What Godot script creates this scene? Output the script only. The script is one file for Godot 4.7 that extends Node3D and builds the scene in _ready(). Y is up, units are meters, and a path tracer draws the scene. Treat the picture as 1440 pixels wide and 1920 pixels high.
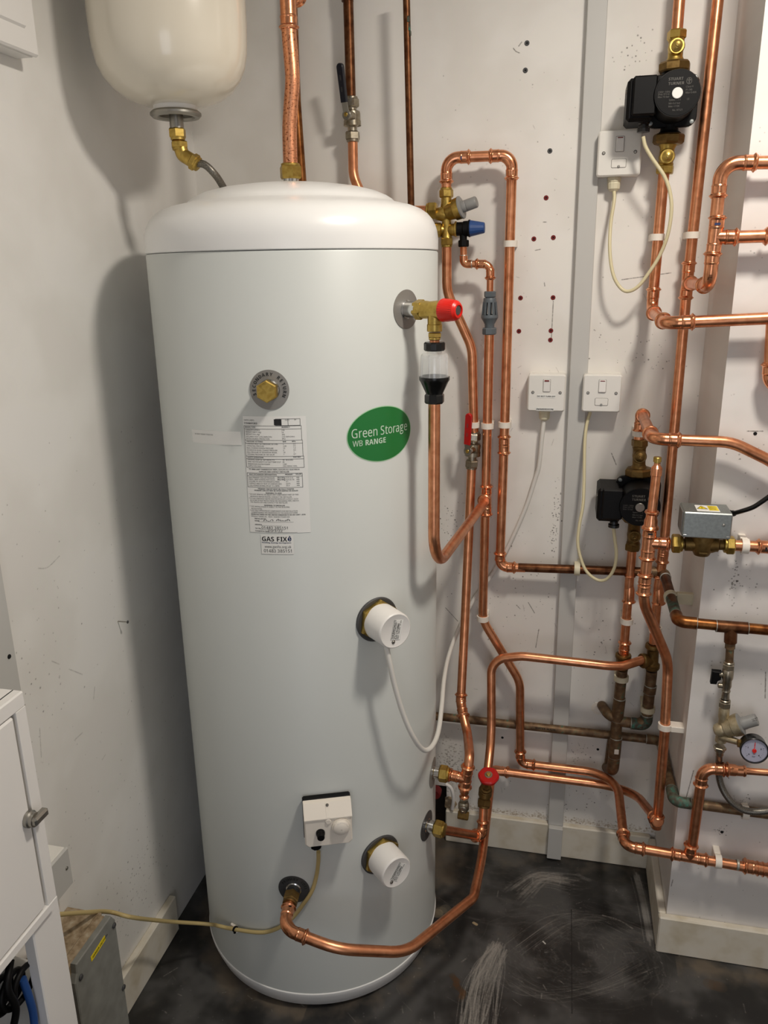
extends Node3D

# A plumbing cupboard: hot water cylinder, expansion vessel and copper pipework. Units are metres, y is up,
# the back wall is the plane z = 0, the left wall is x = -0.9 and the floor is y = 0.

const CX := -0.54      # axis of the hot water cylinder
const CZ := 0.348
const CR := 0.284
const R22 := 0.011
const R15 := 0.0075
const UP := Vector3.UP
const RIGHT := Vector3.RIGHT
const OUT := Vector3(0, 0, 1)

var M := {}
var fonts := {}
var used := {}


class Geo:
	var v := PackedVector3Array()
	var n := PackedVector3Array()
	var u := PackedVector2Array()
	var ix := PackedInt32Array()

	func vert(p: Vector3, nn: Vector3, uv := Vector2.ZERO) -> int:
		v.append(p)
		n.append(nn)
		u.append(uv)
		return v.size() - 1

	func tri(a: int, b: int, c: int) -> void:
		var g := (v[c] - v[a]).cross(v[b] - v[a])
		if g.length_squared() < 1e-20:
			return
		if g.dot(n[a] + n[b] + n[c]) < 0.0:
			ix.append_array(PackedInt32Array([a, c, b]))
		else:
			ix.append_array(PackedInt32Array([a, b, c]))

	func quad(a: int, b: int, c: int, d: int) -> void:
		tri(a, b, c)
		tri(a, c, d)

	func face(pts: Array, nn: Vector3) -> void:
		var first := v.size()
		for p in pts:
			vert(p, nn)
		for i in range(1, pts.size() - 1):
			tri(first, first + i, first + i + 1)

	func mesh() -> ArrayMesh:
		var a := []
		a.resize(Mesh.ARRAY_MAX)
		a[Mesh.ARRAY_VERTEX] = v
		a[Mesh.ARRAY_NORMAL] = n
		a[Mesh.ARRAY_TEX_UV] = u
		a[Mesh.ARRAY_INDEX] = ix
		var m := ArrayMesh.new()
		m.add_surface_from_arrays(Mesh.PRIMITIVE_TRIANGLES, a)
		return m


# ---------------------------------------------------------------- objects

func numbered(called: String) -> String:
	if not used.has(called):
		used[called] = 0
		return called
	used[called] += 1
	return "%s_%03d" % [called, used[called]]


func thing(called: String, label: String, category: String, at: Vector3, group := "") -> Node3D:
	var o := Node3D.new()
	o.name = numbered(called)
	o.position = at
	o.set_meta("label", label)
	o.set_meta("category", category)
	if group != "":
		o.set_meta("group", group)
	add_child(o, true)
	return o


func origin_of(o: Node) -> Vector3:
	var p := Vector3.ZERO
	while o is Node3D and o != self:
		p += o.position
		o = o.get_parent()
	return p


# a part: the shape comes in room coordinates and is re-based onto its parent
func part(par: Node3D, called: String, g: Geo, mat: Material, label := "") -> MeshInstance3D:
	var o := MeshInstance3D.new()
	o.name = called
	o.mesh = g.mesh()
	o.material_override = mat
	if label != "":
		o.set_meta("label", label)
	par.add_child(o, true)
	o.position = -origin_of(par)
	return o


func single(called: String, label: String, category: String, g: Geo, mat: Material, group := "") -> MeshInstance3D:
	var o := part(self, "fresh", g, mat)
	o.name = numbered(called)
	o.set_meta("label", label)
	o.set_meta("category", category)
	if group != "":
		o.set_meta("group", group)
	return o


func structure(called: String, label: String, g: Geo, mat: Material) -> MeshInstance3D:
	var o := part(self, called, g, mat)
	o.set_meta("kind", "structure")
	o.set_meta("label", label)
	return o


# ---------------------------------------------------------------- shapes

func frame(axis: Vector3) -> Array:
	var w := axis.normalized()
	var a := UP if absf(w.y) < 0.9 else OUT
	var x := a.cross(w).normalized()
	return [x, w.cross(x)]


func tube(g: Geo, pts, r, sides := 20, caps := true) -> void:
	var k: int = pts.size()
	var radii := PackedFloat32Array()
	for i in k:
		radii.append(r[i] if r is PackedFloat32Array else r)
	var t := []
	for i in k:
		var d: Vector3 = pts[mini(i + 1, k - 1)] - pts[maxi(i - 1, 0)]
		t.append(d.normalized())
	var f := frame(t[0])
	var x: Vector3 = f[0]
	var first := g.v.size()
	var run := 0.0
	for i in k:
		var w: Vector3 = t[i]
		x = (x - w * x.dot(w)).normalized()
		var y := w.cross(x)
		if i > 0:
			run += pts[i].distance_to(pts[i - 1])
		var slope := 0.0
		if k > 1:
			var ds: float = pts[mini(i + 1, k - 1)].distance_to(pts[maxi(i - 1, 0)])
			slope = (radii[mini(i + 1, k - 1)] - radii[maxi(i - 1, 0)]) / maxf(ds, 1e-6)
		for j in sides + 1:
			var a := TAU * j / sides
			var d2 := x * cos(a) + y * sin(a)
			g.vert(pts[i] + d2 * radii[i], (d2 - w * slope).normalized(), Vector2(float(j) / sides, run))
	for i in k - 1:
		for j in sides:
			var a0 := first + i * (sides + 1) + j
			var b0 := a0 + sides + 1
			g.quad(a0, a0 + 1, b0 + 1, b0)
	if caps:
		for e in [0, k - 1]:
			var w2: Vector3 = t[e] * (-1.0 if e == 0 else 1.0)
			var c := g.vert(pts[e], w2)
			var ring := []
			for j in sides:
				ring.append(g.vert(g.v[first + e * (sides + 1) + j], w2))
			for j in sides:
				g.tri(c, ring[j], ring[(j + 1) % sides])


# polyline with rounded corners
func fil(pts: Array, rad) -> PackedVector3Array:
	var o := PackedVector3Array()
	o.append(pts[0])
	for i in range(1, pts.size() - 1):
		var p: Vector3 = pts[i]
		var a: Vector3 = (pts[i - 1] - p)
		var b: Vector3 = (pts[i + 1] - p)
		var la := a.length()
		var lb := b.length()
		a /= la
		b /= lb
		var ang := a.angle_to(b)
		var r: float = rad[i - 1] if rad is Array else rad
		if ang > PI - 0.02 or r <= 0.0:
			o.append(p)
			continue
		var d := minf(r / tan(ang / 2.0), minf(la, lb) * 0.499)
		r = d * tan(ang / 2.0)
		var c := p + (a + b).normalized() * (r / sin(ang / 2.0))
		var va := p + a * d - c
		var vb := p + b * d - c
		var sweep := va.angle_to(vb)
		var steps := maxi(2, int(ceil(sweep / 0.13)))
		var ax := va.cross(vb).normalized()
		for s in steps + 1:
			o.append(c + va.rotated(ax, sweep * s / steps))
	o.append(pts[pts.size() - 1])
	return o


# smooth curve through the points
func curve(pts: Array, step := 0.008) -> PackedVector3Array:
	var c := Curve3D.new()
	c.bake_interval = step
	for i in pts.size():
		var t: Vector3 = (pts[mini(i + 1, pts.size() - 1)] - pts[maxi(i - 1, 0)]) / 6.0
		var l0: float = pts[i].distance_to(pts[maxi(i - 1, 0)])
		var l1: float = pts[i].distance_to(pts[mini(i + 1, pts.size() - 1)])
		c.add_point(pts[i], -t.normalized() * l0 / 3.0, t.normalized() * l1 / 3.0)
	return c.get_baked_points()


# outline of (radius, height) turned about an axis; corners sharper than 35 degrees stay crisp
func lathe(g: Geo, o: Vector3, axis: Vector3, prof: Array, seg := 32, facets := false, turn := 0.0) -> void:
	var w := axis.normalized()
	var f := frame(w)
	var x: Vector3 = f[0]
	var y: Vector3 = f[1]
	var nn := []
	for i in prof.size() - 1:
		var d: Vector2 = (prof[i + 1] - prof[i])
		nn.append(Vector2(d.y, -d.x).normalized())
	for i in prof.size() - 1:
		if prof[i].distance_to(prof[i + 1]) < 1e-7:
			continue
		var n0: Vector2 = nn[i]
		var n1: Vector2 = nn[i]
		if i > 0 and absf(n0.angle_to(nn[i - 1])) < 0.62:
			n0 = (n0 + nn[i - 1]).normalized()
		if i < nn.size() - 1 and absf(n1.angle_to(nn[i + 1])) < 0.62:
			n1 = (n1 + nn[i + 1]).normalized()
		var first := g.v.size()
		if facets:
			for j in seg:
				var a0 := TAU * j / seg + turn
				var a1 := TAU * (j + 1) / seg + turn
				var am := (a0 + a1) / 2.0
				var dm := x * cos(am) + y * sin(am)
				var fn: Vector3 = (dm * nn[i].x + w * nn[i].y).normalized()
				var q := []
				for e in [[0, a0], [0, a1], [1, a1], [1, a0]]:
					var pr: Vector2 = prof[i + e[0]]
					q.append(g.vert(o + (x * cos(e[1]) + y * sin(e[1])) * pr.x + w * pr.y, fn))
				g.quad(q[0], q[1], q[2], q[3])
			continue
		for j in seg + 1:
			var a := TAU * j / seg + turn
			var d := x * cos(a) + y * sin(a)
			g.vert(o + d * prof[i].x + w * prof[i].y, (d * n0.x + w * n0.y).normalized(), Vector2(float(j) / seg, prof[i].y))
			g.vert(o + d * prof[i + 1].x + w * prof[i + 1].y, (d * n1.x + w * n1.y).normalized(), Vector2(float(j) / seg, prof[i + 1].y))
		for j in seg:
			var k := first + j * 2
			g.quad(k, k + 1, k + 3, k + 2)


func disc(g: Geo, o: Vector3, axis: Vector3, r: float, h: float, seg := 32, ch := 0.001) -> void:
	lathe(g, o, axis, [Vector2(0, 0), Vector2(r, 0), Vector2(r, h - ch), Vector2(r - ch, h), Vector2(0, h)], seg)


func nut(g: Geo, o: Vector3, axis: Vector3, r: float, h: float, turn := 0.3, sides := 6) -> void:
	lathe(g, o - axis.normalized() * h / 2.0, axis, [Vector2(0, 0), Vector2(r * 0.9, 0), Vector2(r, h * 0.14), Vector2(r, h * 0.86), Vector2(r * 0.9, h), Vector2(0, h)], sides, true, turn)


func rbox(g: Geo, c: Vector3, x: Vector3, y: Vector3, z: Vector3, size: Vector3, bev := 0.002) -> void:
	var h := size / 2.0
	var ax := [x.normalized(), y.normalized(), z.normalized()]
	var hh := [h.x, h.y, h.z]
	var at := func(s: Array, face: int) -> Vector3:
		var p := c
		for k in 3:
			p += ax[k] * s[k] * (hh[k] - (0.0 if k == face else bev))
		return p
	for k in 3:
		var a := (k + 1) % 3
		var b := (k + 2) % 3
		for s in [-1.0, 1.0]:
			var q := []
			for e in [[-1.0, -1.0], [1.0, -1.0], [1.0, 1.0], [-1.0, 1.0]]:
				var sg := [0.0, 0.0, 0.0]
				sg[k] = s
				sg[a] = e[0]
				sg[b] = e[1]
				q.append(at.call(sg, k))
			g.face(q, ax[k] * s)
	if bev <= 0.0:
		return
	for k in 3:
		var a := (k + 1) % 3
		var b := (k + 2) % 3
		for sa in [-1.0, 1.0]:
			for sb in [-1.0, 1.0]:
				var lo := [0.0, 0.0, 0.0]
				lo[a] = sa
				lo[b] = sb
				var hi := lo.duplicate()
				lo[k] = -1.0
				hi[k] = 1.0
				g.face([at.call(lo, a), at.call(hi, a), at.call(hi, b), at.call(lo, b)], (ax[a] * sa + ax[b] * sb).normalized())
	for sx in [-1.0, 1.0]:
		for sy in [-1.0, 1.0]:
			for sz in [-1.0, 1.0]:
				var s := [sx, sy, sz]
				g.face([at.call(s, 0), at.call(s, 1), at.call(s, 2)], (ax[0] * sx + ax[1] * sy + ax[2] * sz).normalized())


func bar(g: Geo, a: Vector3, b: Vector3, side: Vector3, w: float, t: float, bev := 0.001) -> void:
	var y := (b - a).normalized()
	var x := (side - y * side.dot(y)).normalized()
	rbox(g, (a + b) / 2.0, x, y, x.cross(y), Vector3(w, a.distance_to(b), t), bev)


# flat outline (x, y) given depth along x cross y, front edge chamfered
func prism(g: Geo, poly: PackedVector2Array, o: Vector3, x: Vector3, y: Vector3, depth: float, bev := 0.0) -> void:
	if Geometry2D.is_polygon_clockwise(poly):
		poly.reverse()
	var w := x.cross(y).normalized()
	var k := poly.size()
	var inner := PackedVector2Array()
	for i in k:
		var d0 := (poly[i] - poly[(i + k - 1) % k]).normalized()
		var d1 := (poly[(i + 1) % k] - poly[i]).normalized()
		var m := (Vector2(-d0.y, d0.x) + Vector2(-d1.y, d1.x)).normalized()
		inner.append(poly[i] + m * bev / maxf(0.4, m.dot(Vector2(-d0.y, d0.x))))
	var idx := Geometry2D.triangulate_polygon(poly)
	for side in 2:
		var ring: PackedVector2Array = inner if side == 1 else poly
		var first := g.v.size()
		for p in ring:
			g.vert(o + x * p.x + y * p.y + w * (depth if side == 1 else 0.0), w * (1.0 if side == 1 else -1.0), p)
		for t in range(0, idx.size(), 3):
			g.tri(first + idx[t], first + idx[t + 1], first + idx[t + 2])
	for i in k:
		var p0 := poly[i]
		var p1 := poly[(i + 1) % k]
		var q0 := inner[i]
		var q1 := inner[(i + 1) % k]
		var d := (p1 - p0).normalized()
		var nn := x * d.y - y * d.x
		var lo0 := o + x * p0.x + y * p0.y
		var lo1 := o + x * p1.x + y * p1.y
		var up := w * (depth - bev)
		g.face([lo0, lo1, lo1 + up, lo0 + up], nn)
		if bev > 0.0:
			g.face([lo0 + up, lo1 + up, o + x * q1.x + y * q1.y + w * depth, o + x * q0.x + y * q0.y + w * depth], (nn + w).normalized())


func rounded(w: float, h: float, r: float, steps := 5) -> PackedVector2Array:
	var o := PackedVector2Array()
	for c in [[1, 1, 0], [-1, 1, 1], [-1, -1, 2], [1, -1, 3]]:
		for s in steps + 1:
			var a: float = (c[2] + float(s) / steps) * PI / 2.0
			o.append(Vector2(c[0] * (w / 2.0 - r), c[1] * (h / 2.0 - r)) + Vector2(cos(a), sin(a)) * r)
	return o


# ---------------------------------------------------------------- lettering

func font(bold: bool) -> Font:
	if not fonts.has(bold):
		var f := SystemFont.new()
		f.font_names = PackedStringArray(["Droid Sans"])
		f.font_weight = 700 if bold else 400
		fonts[bold] = f
	return fonts[bold]


# cap height h; place(x, y) gives [point, normal]; align 0 left, 1 centre
func letters(g: Geo, s: String, h: float, bold: bool, x: float, y: float, place: Callable, align := 0, squeeze := 1.0) -> void:
	var t := TextMesh.new()
	t.font = font(bold)
	t.font_size = 32
	t.pixel_size = h / (32.0 * 0.714)
	t.depth = 0.0
	t.curve_step = 4.0 if h < 0.004 else 1.0
	t.text = s
	t.horizontal_alignment = HORIZONTAL_ALIGNMENT_LEFT if align == 0 else HORIZONTAL_ALIGNMENT_CENTER
	t.vertical_alignment = VERTICAL_ALIGNMENT_BOTTOM
	if t.get_surface_count() == 0:
		return
	var a := t.surface_get_arrays(0)
	var vs: PackedVector3Array = a[Mesh.ARRAY_VERTEX]
	var ids: PackedInt32Array = a[Mesh.ARRAY_INDEX]
	var low := 1e9
	for p in vs:
		low = minf(low, p.y)
	var drop := 0.0
	for ch in "gjpqy,()":
		if s.contains(ch):
			drop = h * 0.3
	var first := g.v.size()
	for p in vs:
		var q: Array = place.call(x + p.x * squeeze, y + p.y - low - drop)
		g.vert(q[0], q[1])
	for i in range(0, ids.size(), 3):
		g.tri(first + ids[i], first + ids[i + 1], first + ids[i + 2])


func plane(o: Vector3, x: Vector3, y: Vector3, lift := 0.0003) -> Callable:
	var w := x.cross(y).normalized()
	return func(a: float, b: float) -> Array: return [o + x * a + y * b + w * lift, w]


func around(deg: float) -> Vector3:
	return Vector3(cos(deg_to_rad(deg)), 0, sin(deg_to_rad(deg)))


func on_cyl(deg: float, y: float, off := 0.0) -> Vector3:
	return Vector3(CX, y, CZ) + around(deg) * (CR + off)


# paper on the cylinder: x runs to the right seen from outside
func bent(deg: float, y0: float, lift: float, tilt := 0.0) -> Callable:
	return func(a: float, b: float) -> Array:
		var a2 := a * cos(tilt) - b * sin(tilt)
		var b2 := a * sin(tilt) + b * cos(tilt)
		var d := deg - rad_to_deg(a2 / CR)
		return [on_cyl(d, y0 + b2, lift), around(d)]


func sheet(g: Geo, x0: float, y0: float, w: float, h: float, place: Callable, cols := 12, rows := 1) -> void:
	var first := g.v.size()
	for j in rows + 1:
		for i in cols + 1:
			var q: Array = place.call(x0 + w * i / cols, y0 + h * j / rows)
			g.vert(q[0], q[1], Vector2(float(i) / cols, 1.0 - float(j) / rows))
	for j in rows:
		for i in cols:
			var a := first + j * (cols + 1) + i
			g.quad(a, a + 1, a + cols + 2, a + cols + 1)


func stroke_line(g: Geo, pts: Array, w: float, place: Callable) -> void:
	for i in pts.size() - 1:
		var d: Vector2 = (pts[i + 1] - pts[i]).normalized()
		var s := Vector2(-d.y, d.x) * w / 2.0
		var first := g.v.size()
		for p in [pts[i] - s - d * w * 0.3, pts[i + 1] - s + d * w * 0.3, pts[i + 1] + s + d * w * 0.3, pts[i] + s - d * w * 0.3]:
			var q: Array = place.call(p.x, p.y)
			g.vert(q[0], q[1])
		g.quad(first, first + 1, first + 2, first + 3)


# ---------------------------------------------------------------- materials

func noise(freq: float, seed_value: int, kind := FastNoiseLite.TYPE_SIMPLEX_SMOOTH, octaves := 4) -> FastNoiseLite:
	var f := FastNoiseLite.new()
	f.noise_type = kind
	f.frequency = freq
	f.seed = seed_value
	f.fractal_octaves = octaves
	return f


func noise_tex(freq: float, seed_value: int, stops: Array, size := 256, octaves := 4) -> NoiseTexture2D:
	var t := NoiseTexture2D.new()
	t.width = size
	t.height = size
	t.seamless = true
	t.noise = noise(freq, seed_value, FastNoiseLite.TYPE_SIMPLEX_SMOOTH, octaves)
	var r := Gradient.new()
	var offs := PackedFloat32Array()
	var cols := PackedColorArray()
	for s in stops:
		offs.append(s[0])
		cols.append(s[1])
	r.offsets = offs
	r.colors = cols
	t.color_ramp = r
	return t


func grey(v: float) -> Color:
	return Color(v, v, v)


func mat(c: Color, rough := 0.5, metal := 0.0, tex: Texture2D = null, scale := 8.0, rough_tex: Texture2D = null) -> StandardMaterial3D:
	var m := StandardMaterial3D.new()
	m.albedo_color = c
	m.roughness = rough
	m.metallic = metal
	if tex:
		m.albedo_texture = tex
	if rough_tex:
		m.roughness_texture = rough_tex
		m.roughness_texture_channel = BaseMaterial3D.TEXTURE_CHANNEL_RED
	if tex or rough_tex:
		m.uv1_triplanar = true
		m.uv1_scale = Vector3.ONE * scale
	return m


func make_materials() -> void:
	var smudge := noise_tex(0.018, 3, [[0.0, Color(0.8, 0.72, 0.67)], [0.35, Color(0.94, 0.9, 0.88)], [0.62, Color(1, 1, 1)], [1.0, Color(0.88, 0.8, 0.74)]])
	var polish := noise_tex(0.03, 9, [[0.0, grey(0.62)], [0.5, grey(0.85)], [1.0, grey(1.0)]])
	M.copper = mat(Color(0.92, 0.65, 0.485), 0.4, 1.0, smudge, 5.0, polish)
	var spots := noise_tex(0.07, 77, [[0.0, Color(0.3, 0.17, 0.1)], [0.2, Color(0.4, 0.24, 0.16)], [0.26, Color(0.95, 0.9, 0.88)], [1.0, Color(1, 1, 1)]], 256, 2)
	M.speckled = mat(Color(0.95, 0.69, 0.53), 0.36, 1.0, spots, 9.0)
	M.fitting = mat(Color(0.93, 0.655, 0.49), 0.29, 1.0, smudge, 9.0, polish)
	var brownish := noise_tex(0.02, 5, [[0.0, Color(0.5, 0.4, 0.36)], [0.45, Color(0.85, 0.78, 0.72)], [0.75, Color(1, 1, 1)], [1.0, Color(0.75, 0.7, 0.66)]])
	M.brown = mat(Color(0.47, 0.32, 0.21), 0.42, 0.85, brownish, 6.0)
	M.gold = mat(Color(0.62, 0.42, 0.24), 0.36, 0.9, brownish, 6.0)
	var patina := noise_tex(0.024, 12, [[0.0, Color(0.32, 0.25, 0.18)], [0.5, Color(0.46, 0.36, 0.26)], [0.7, Color(0.53, 0.43, 0.31)], [0.84, Color(0.44, 0.43, 0.34)], [0.95, Color(0.27, 0.52, 0.43)], [1.0, Color(0.4, 0.62, 0.54)]])
	M.dark = mat(Color(1, 1, 1), 0.52, 0.55, patina, 7.0)
	var verdi := noise_tex(0.03, 21, [[0.0, Color(0.24, 0.2, 0.16)], [0.4, Color(0.33, 0.31, 0.26)], [0.6, Color(0.36, 0.4, 0.35)], [0.8, Color(0.22, 0.47, 0.4)], [1.0, Color(0.5, 0.62, 0.56)]])
	M.green = mat(Color(1, 1, 1), 0.62, 0.3, verdi, 9.0)
	M.solder = mat(Color(0.72, 0.72, 0.68), 0.45, 0.8)
	var brassy := noise_tex(0.02, 8, [[0.0, Color(0.75, 0.72, 0.66)], [0.5, Color(1, 1, 1)], [1.0, Color(0.86, 0.82, 0.74)]])
	M.brass = mat(Color(0.77, 0.66, 0.36), 0.38, 1.0, brassy, 9.0)
	M.brass_bright = mat(Color(0.82, 0.71, 0.4), 0.36, 1.0, brassy, 9.0)
	M.brass_dull = mat(Color(0.52, 0.42, 0.25), 0.48, 0.9, brassy, 9.0)
	M.nickel = mat(Color(0.68, 0.65, 0.59), 0.34, 1.0, brassy, 9.0)
	M.nickel_matt = mat(Color(0.74, 0.69, 0.58), 0.5, 0.8, brassy, 9.0)
	M.chrome = mat(Color(0.82, 0.82, 0.81), 0.16, 1.0)
	M.steel = mat(Color(0.62, 0.61, 0.58), 0.36, 1.0)
	M.plate = mat(Color(0.56, 0.55, 0.53), 0.5, 0.4)
	M.plate_dark = mat(Color(0.3, 0.3, 0.3), 0.5, 0.3)
	M.zinc = mat(Color(0.6, 0.62, 0.61), 0.4, 0.75, noise_tex(0.05, 31, [[0.0, grey(0.88)], [1.0, grey(1.0)]]), 9.0)
	M.cream_steel = mat(Color(0.9, 0.87, 0.8), 0.22)
	M.cream_steel.clearcoat_enabled = true
	M.cream_steel.clearcoat = 0.5
	M.cream_steel.clearcoat_roughness = 0.06
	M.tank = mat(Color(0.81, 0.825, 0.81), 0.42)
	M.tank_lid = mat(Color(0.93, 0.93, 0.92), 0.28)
	M.white = mat(Color(0.92, 0.91, 0.89), 0.38)
	M.socket = mat(Color(0.9, 0.89, 0.86), 0.3)
	M.clip = mat(Color(0.93, 0.9, 0.85), 0.45)
	M.clip_old = mat(Color(0.86, 0.83, 0.72), 0.5)
	M.trunk = mat(Color(0.77, 0.765, 0.745), 0.42)
	M.paper = mat(Color(0.93, 0.93, 0.91), 0.38)
	M.black = mat(Color(0.032, 0.03, 0.031), 0.5)
	M.black.metallic_specular = 0.3
	M.black_gloss = mat(Color(0.03, 0.03, 0.032), 0.25)
	M.void = mat(Color(0.03, 0.028, 0.025), 0.9)  # near-black, for the shade under the cabinet and inside holes
	M.ink = mat(Color(0.08, 0.08, 0.08), 0.6)
	M.ink_blue = mat(Color(0.08, 0.16, 0.34), 0.6)
	M.ink_grey = mat(Color(0.36, 0.35, 0.33), 0.6)
	M.ink_white = mat(Color(0.8, 0.88, 0.8), 0.5)
	M.badge = mat(Color(0.13, 0.47, 0.22), 0.35)
	M.badge_rim = mat(Color(0.66, 0.84, 0.67), 0.4)
	M.red = mat(Color(0.86, 0.12, 0.07), 0.36)
	M.red_paint = mat(Color(0.72, 0.05, 0.05), 0.3)
	M.red_plug = mat(Color(0.45, 0.07, 0.07), 0.7)
	M.dial = mat(Color(0.68, 0.68, 0.75), 0.4)
	M.blue = mat(Color(0.12, 0.27, 0.5), 0.45)
	M.navy = mat(Color(0.035, 0.04, 0.1), 0.32)
	M.grey_plastic = mat(Color(0.53, 0.53, 0.52), 0.5)
	M.grey_tundish = mat(Color(0.36, 0.39, 0.41), 0.42)
	M.cable_cream = mat(Color(0.85, 0.81, 0.66), 0.42)
	M.cable_yellow = mat(Color(0.74, 0.66, 0.45), 0.5)
	M.cable_white = mat(Color(0.88, 0.87, 0.84), 0.4)
	M.yellow = mat(Color(0.93, 0.83, 0.08), 0.45)
	M.box_grey = mat(Color(0.55, 0.55, 0.52), 0.5, 0.0, noise_tex(0.02, 41, [[0.0, grey(0.86)], [1.0, grey(1.0)]]), 4.0)
	M.dusty = mat(Color(0.72, 0.67, 0.58), 0.85, 0.0, noise_tex(0.03, 44, [[0.0, Color(0.62, 0.56, 0.48)], [0.5, Color(0.85, 0.8, 0.74)], [1.0, Color(1, 1, 1)]]), 6.0)
	M.clear = mat(Color(0.95, 0.96, 0.96, 0.16), 0.05)
	M.clear.transparency = BaseMaterial3D.TRANSPARENCY_ALPHA
	var braid := noise_tex(0.12, 51, [[0.0, grey(0.35)], [0.5, grey(0.8)], [1.0, grey(1.0)]], 256, 2)
	M.braid = mat(Color(0.62, 0.6, 0.56), 0.42, 0.9, braid, 14.0)
	M.skirting = mat(Color(0.88, 0.86, 0.81), 0.5, 0.0, noise_tex(0.012, 61, [[0.0, Color(0.9, 0.87, 0.81)], [0.5, Color(0.98, 0.97, 0.95)], [1.0, Color(1, 1, 1)]]), 3.0)
	M.ceiling = mat(Color(0.9, 0.9, 0.89), 0.8)
	M.plaster = mat(Color(0.82, 0.81, 0.8), 0.9)


# ---------------------------------------------------------------- painted surfaces

func blot(im: Image, x: float, y: float, r: float, c: Color, a: float) -> void:
	var s := im.get_size()
	for j in range(maxi(0, int(y - r)), mini(s.y, int(y + r) + 2)):
		for i in range(maxi(0, int(x - r)), mini(s.x, int(x + r) + 2)):
			var d := Vector2(i - x, j - y).length()
			var k := clampf(r - d + 0.5, 0.0, 1.0) * a
			if k > 0.0:
				im.set_pixel(i, j, im.get_pixel(i, j).lerp(c, k))


# pts in surface metres, box is the surface rectangle that the image covers
func scratch(im: Image, box: Rect2, pts: Array, w: float, c: Color, a: float, rng: RandomNumberGenerator = null) -> void:
	var s := Vector2(im.get_size())
	var ppm := s.x / box.size.x
	var c3 := Curve2D.new()
	var px := []
	for p in pts:
		px.append(Vector2((p.x - box.position.x) / box.size.x * s.x, (p.y - box.position.y) / box.size.y * s.y))
	for i in px.size():
		var t: Vector2 = (px[mini(i + 1, px.size() - 1)] - px[maxi(i - 1, 0)]) / 6.0
		c3.add_point(px[i], -t, t)
	c3.bake_interval = maxf(1.0, w * ppm * 0.6)
	for p in c3.get_baked_points():
		var k := a
		if rng:
			k *= rng.randf_range(0.25, 1.0)
		blot(im, p.x, p.y, maxf(0.5, w * ppm / 2.0), c, k)


func surface_image(w: int, h: int, freq: float, seed_value: int, lo: Color, hi: Color) -> Image:
	var src := noise(freq, seed_value).get_image(w, h)
	src.convert(Image.FORMAT_RGB8)
	var bytes := src.get_data()
	var table := []
	for i in 256:
		var c := lo.lerp(hi, smoothstep(0.25, 0.75, i / 255.0))
		table.append(Vector3i(int(c.r * 255), int(c.g * 255), int(c.b * 255)))
	for i in range(0, bytes.size(), 3):
		var t: Vector3i = table[bytes[i]]
		bytes[i] = t.x
		bytes[i + 1] = t.y
		bytes[i + 2] = t.z
	return Image.create_from_data(w, h, false, Image.FORMAT_RGB8, bytes)


func painted(im: Image, rough: float, bump_freq := 0.0) -> StandardMaterial3D:
	var m := StandardMaterial3D.new()
	m.albedo_texture = ImageTexture.create_from_image(im)
	m.roughness = rough
	m.texture_repeat = false
	return m


func slab(g: Geo, q: Array, nn: Vector3, thick: float) -> void:
	# q: [point, uv] corners of the painted face; the slab goes back from it
	var first := g.v.size()
	for e in q:
		g.vert(e[0], nn, e[1])
	g.quad(first, first + 1, first + 2, first + 3)
	var b := []
	for e in q:
		b.append(e[0] - nn * thick)
	g.face(b, -nn)
	var mid: Vector3 = (q[0][0] + q[2][0]) / 2.0
	for i in 4:
		var a0: Vector3 = q[i][0]
		var a1: Vector3 = q[(i + 1) % 4][0]
		var s := ((a0 + a1) / 2.0 - mid).normalized()
		var first2 := g.v.size()
		g.vert(a0, s, q[i][1])
		g.vert(a1, s, q[(i + 1) % 4][1])
		g.vert(a1 - nn * thick, s, q[(i + 1) % 4][1])
		g.vert(a0 - nn * thick, s, q[i][1])
		g.quad(first2, first2 + 1, first2 + 2, first2 + 3)


# a slab standing in the plane z with uv taken from the picture rectangle box (x, y)
func wall_z(g: Geo, x0: float, x1: float, y0: float, y1: float, z: float, thick: float, box: Rect2) -> void:
	var q := []
	for c in [Vector2(x0, y0), Vector2(x1, y0), Vector2(x1, y1), Vector2(x0, y1)]:
		q.append([Vector3(c.x, c.y, z), (c - box.position) / box.size])
	slab(g, q, OUT, thick)


# ---------------------------------------------------------------- plumbing pieces

func pipe(o: Node3D, pts: Array, r: float, bend, m: Material, called := "pipe") -> MeshInstance3D:
	var g := Geo.new()
	tube(g, fil(pts, bend), r, 24)
	return part(o, called, g, m)


# a press fitting along a path: sockets with a rolled bead at each open end
func press(g: Geo, path: PackedVector3Array, r: float, bead0 := true, bead1 := true, sock := 0.021) -> void:
	var c := Curve3D.new()
	c.bake_interval = 0.0011
	for p in path:
		c.add_point(p)
	var pts := c.get_baked_points()
	var total := 0.0
	var run := PackedFloat32Array([0.0])
	for i in range(1, pts.size()):
		total += pts[i].distance_to(pts[i - 1])
		run.append(total)
	var rad := PackedFloat32Array()
	for i in pts.size():
		var rr := r + 0.0012
		for e in 2:
			var s := run[i] if e == 0 else total - run[i]
			if (bead0 if e == 0 else bead1):
				if s < sock:
					rr = maxf(rr, r + 0.0019)
				rr += 0.0034 * exp(-pow((s - 0.0042) / 0.0022, 2.0))
				rr += 0.0008 * exp(-pow((s - sock) / 0.0014, 2.0))
		rad.append(rr)
	tube(g, pts, rad, 24)


# carries a run on to the right-hand wall, out of the picture
func onward(a: Vector3, b: Vector3) -> Vector3:
	var d := (b - a).normalized()
	return a + d * ((1.299 - a.x) / d.x)


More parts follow.
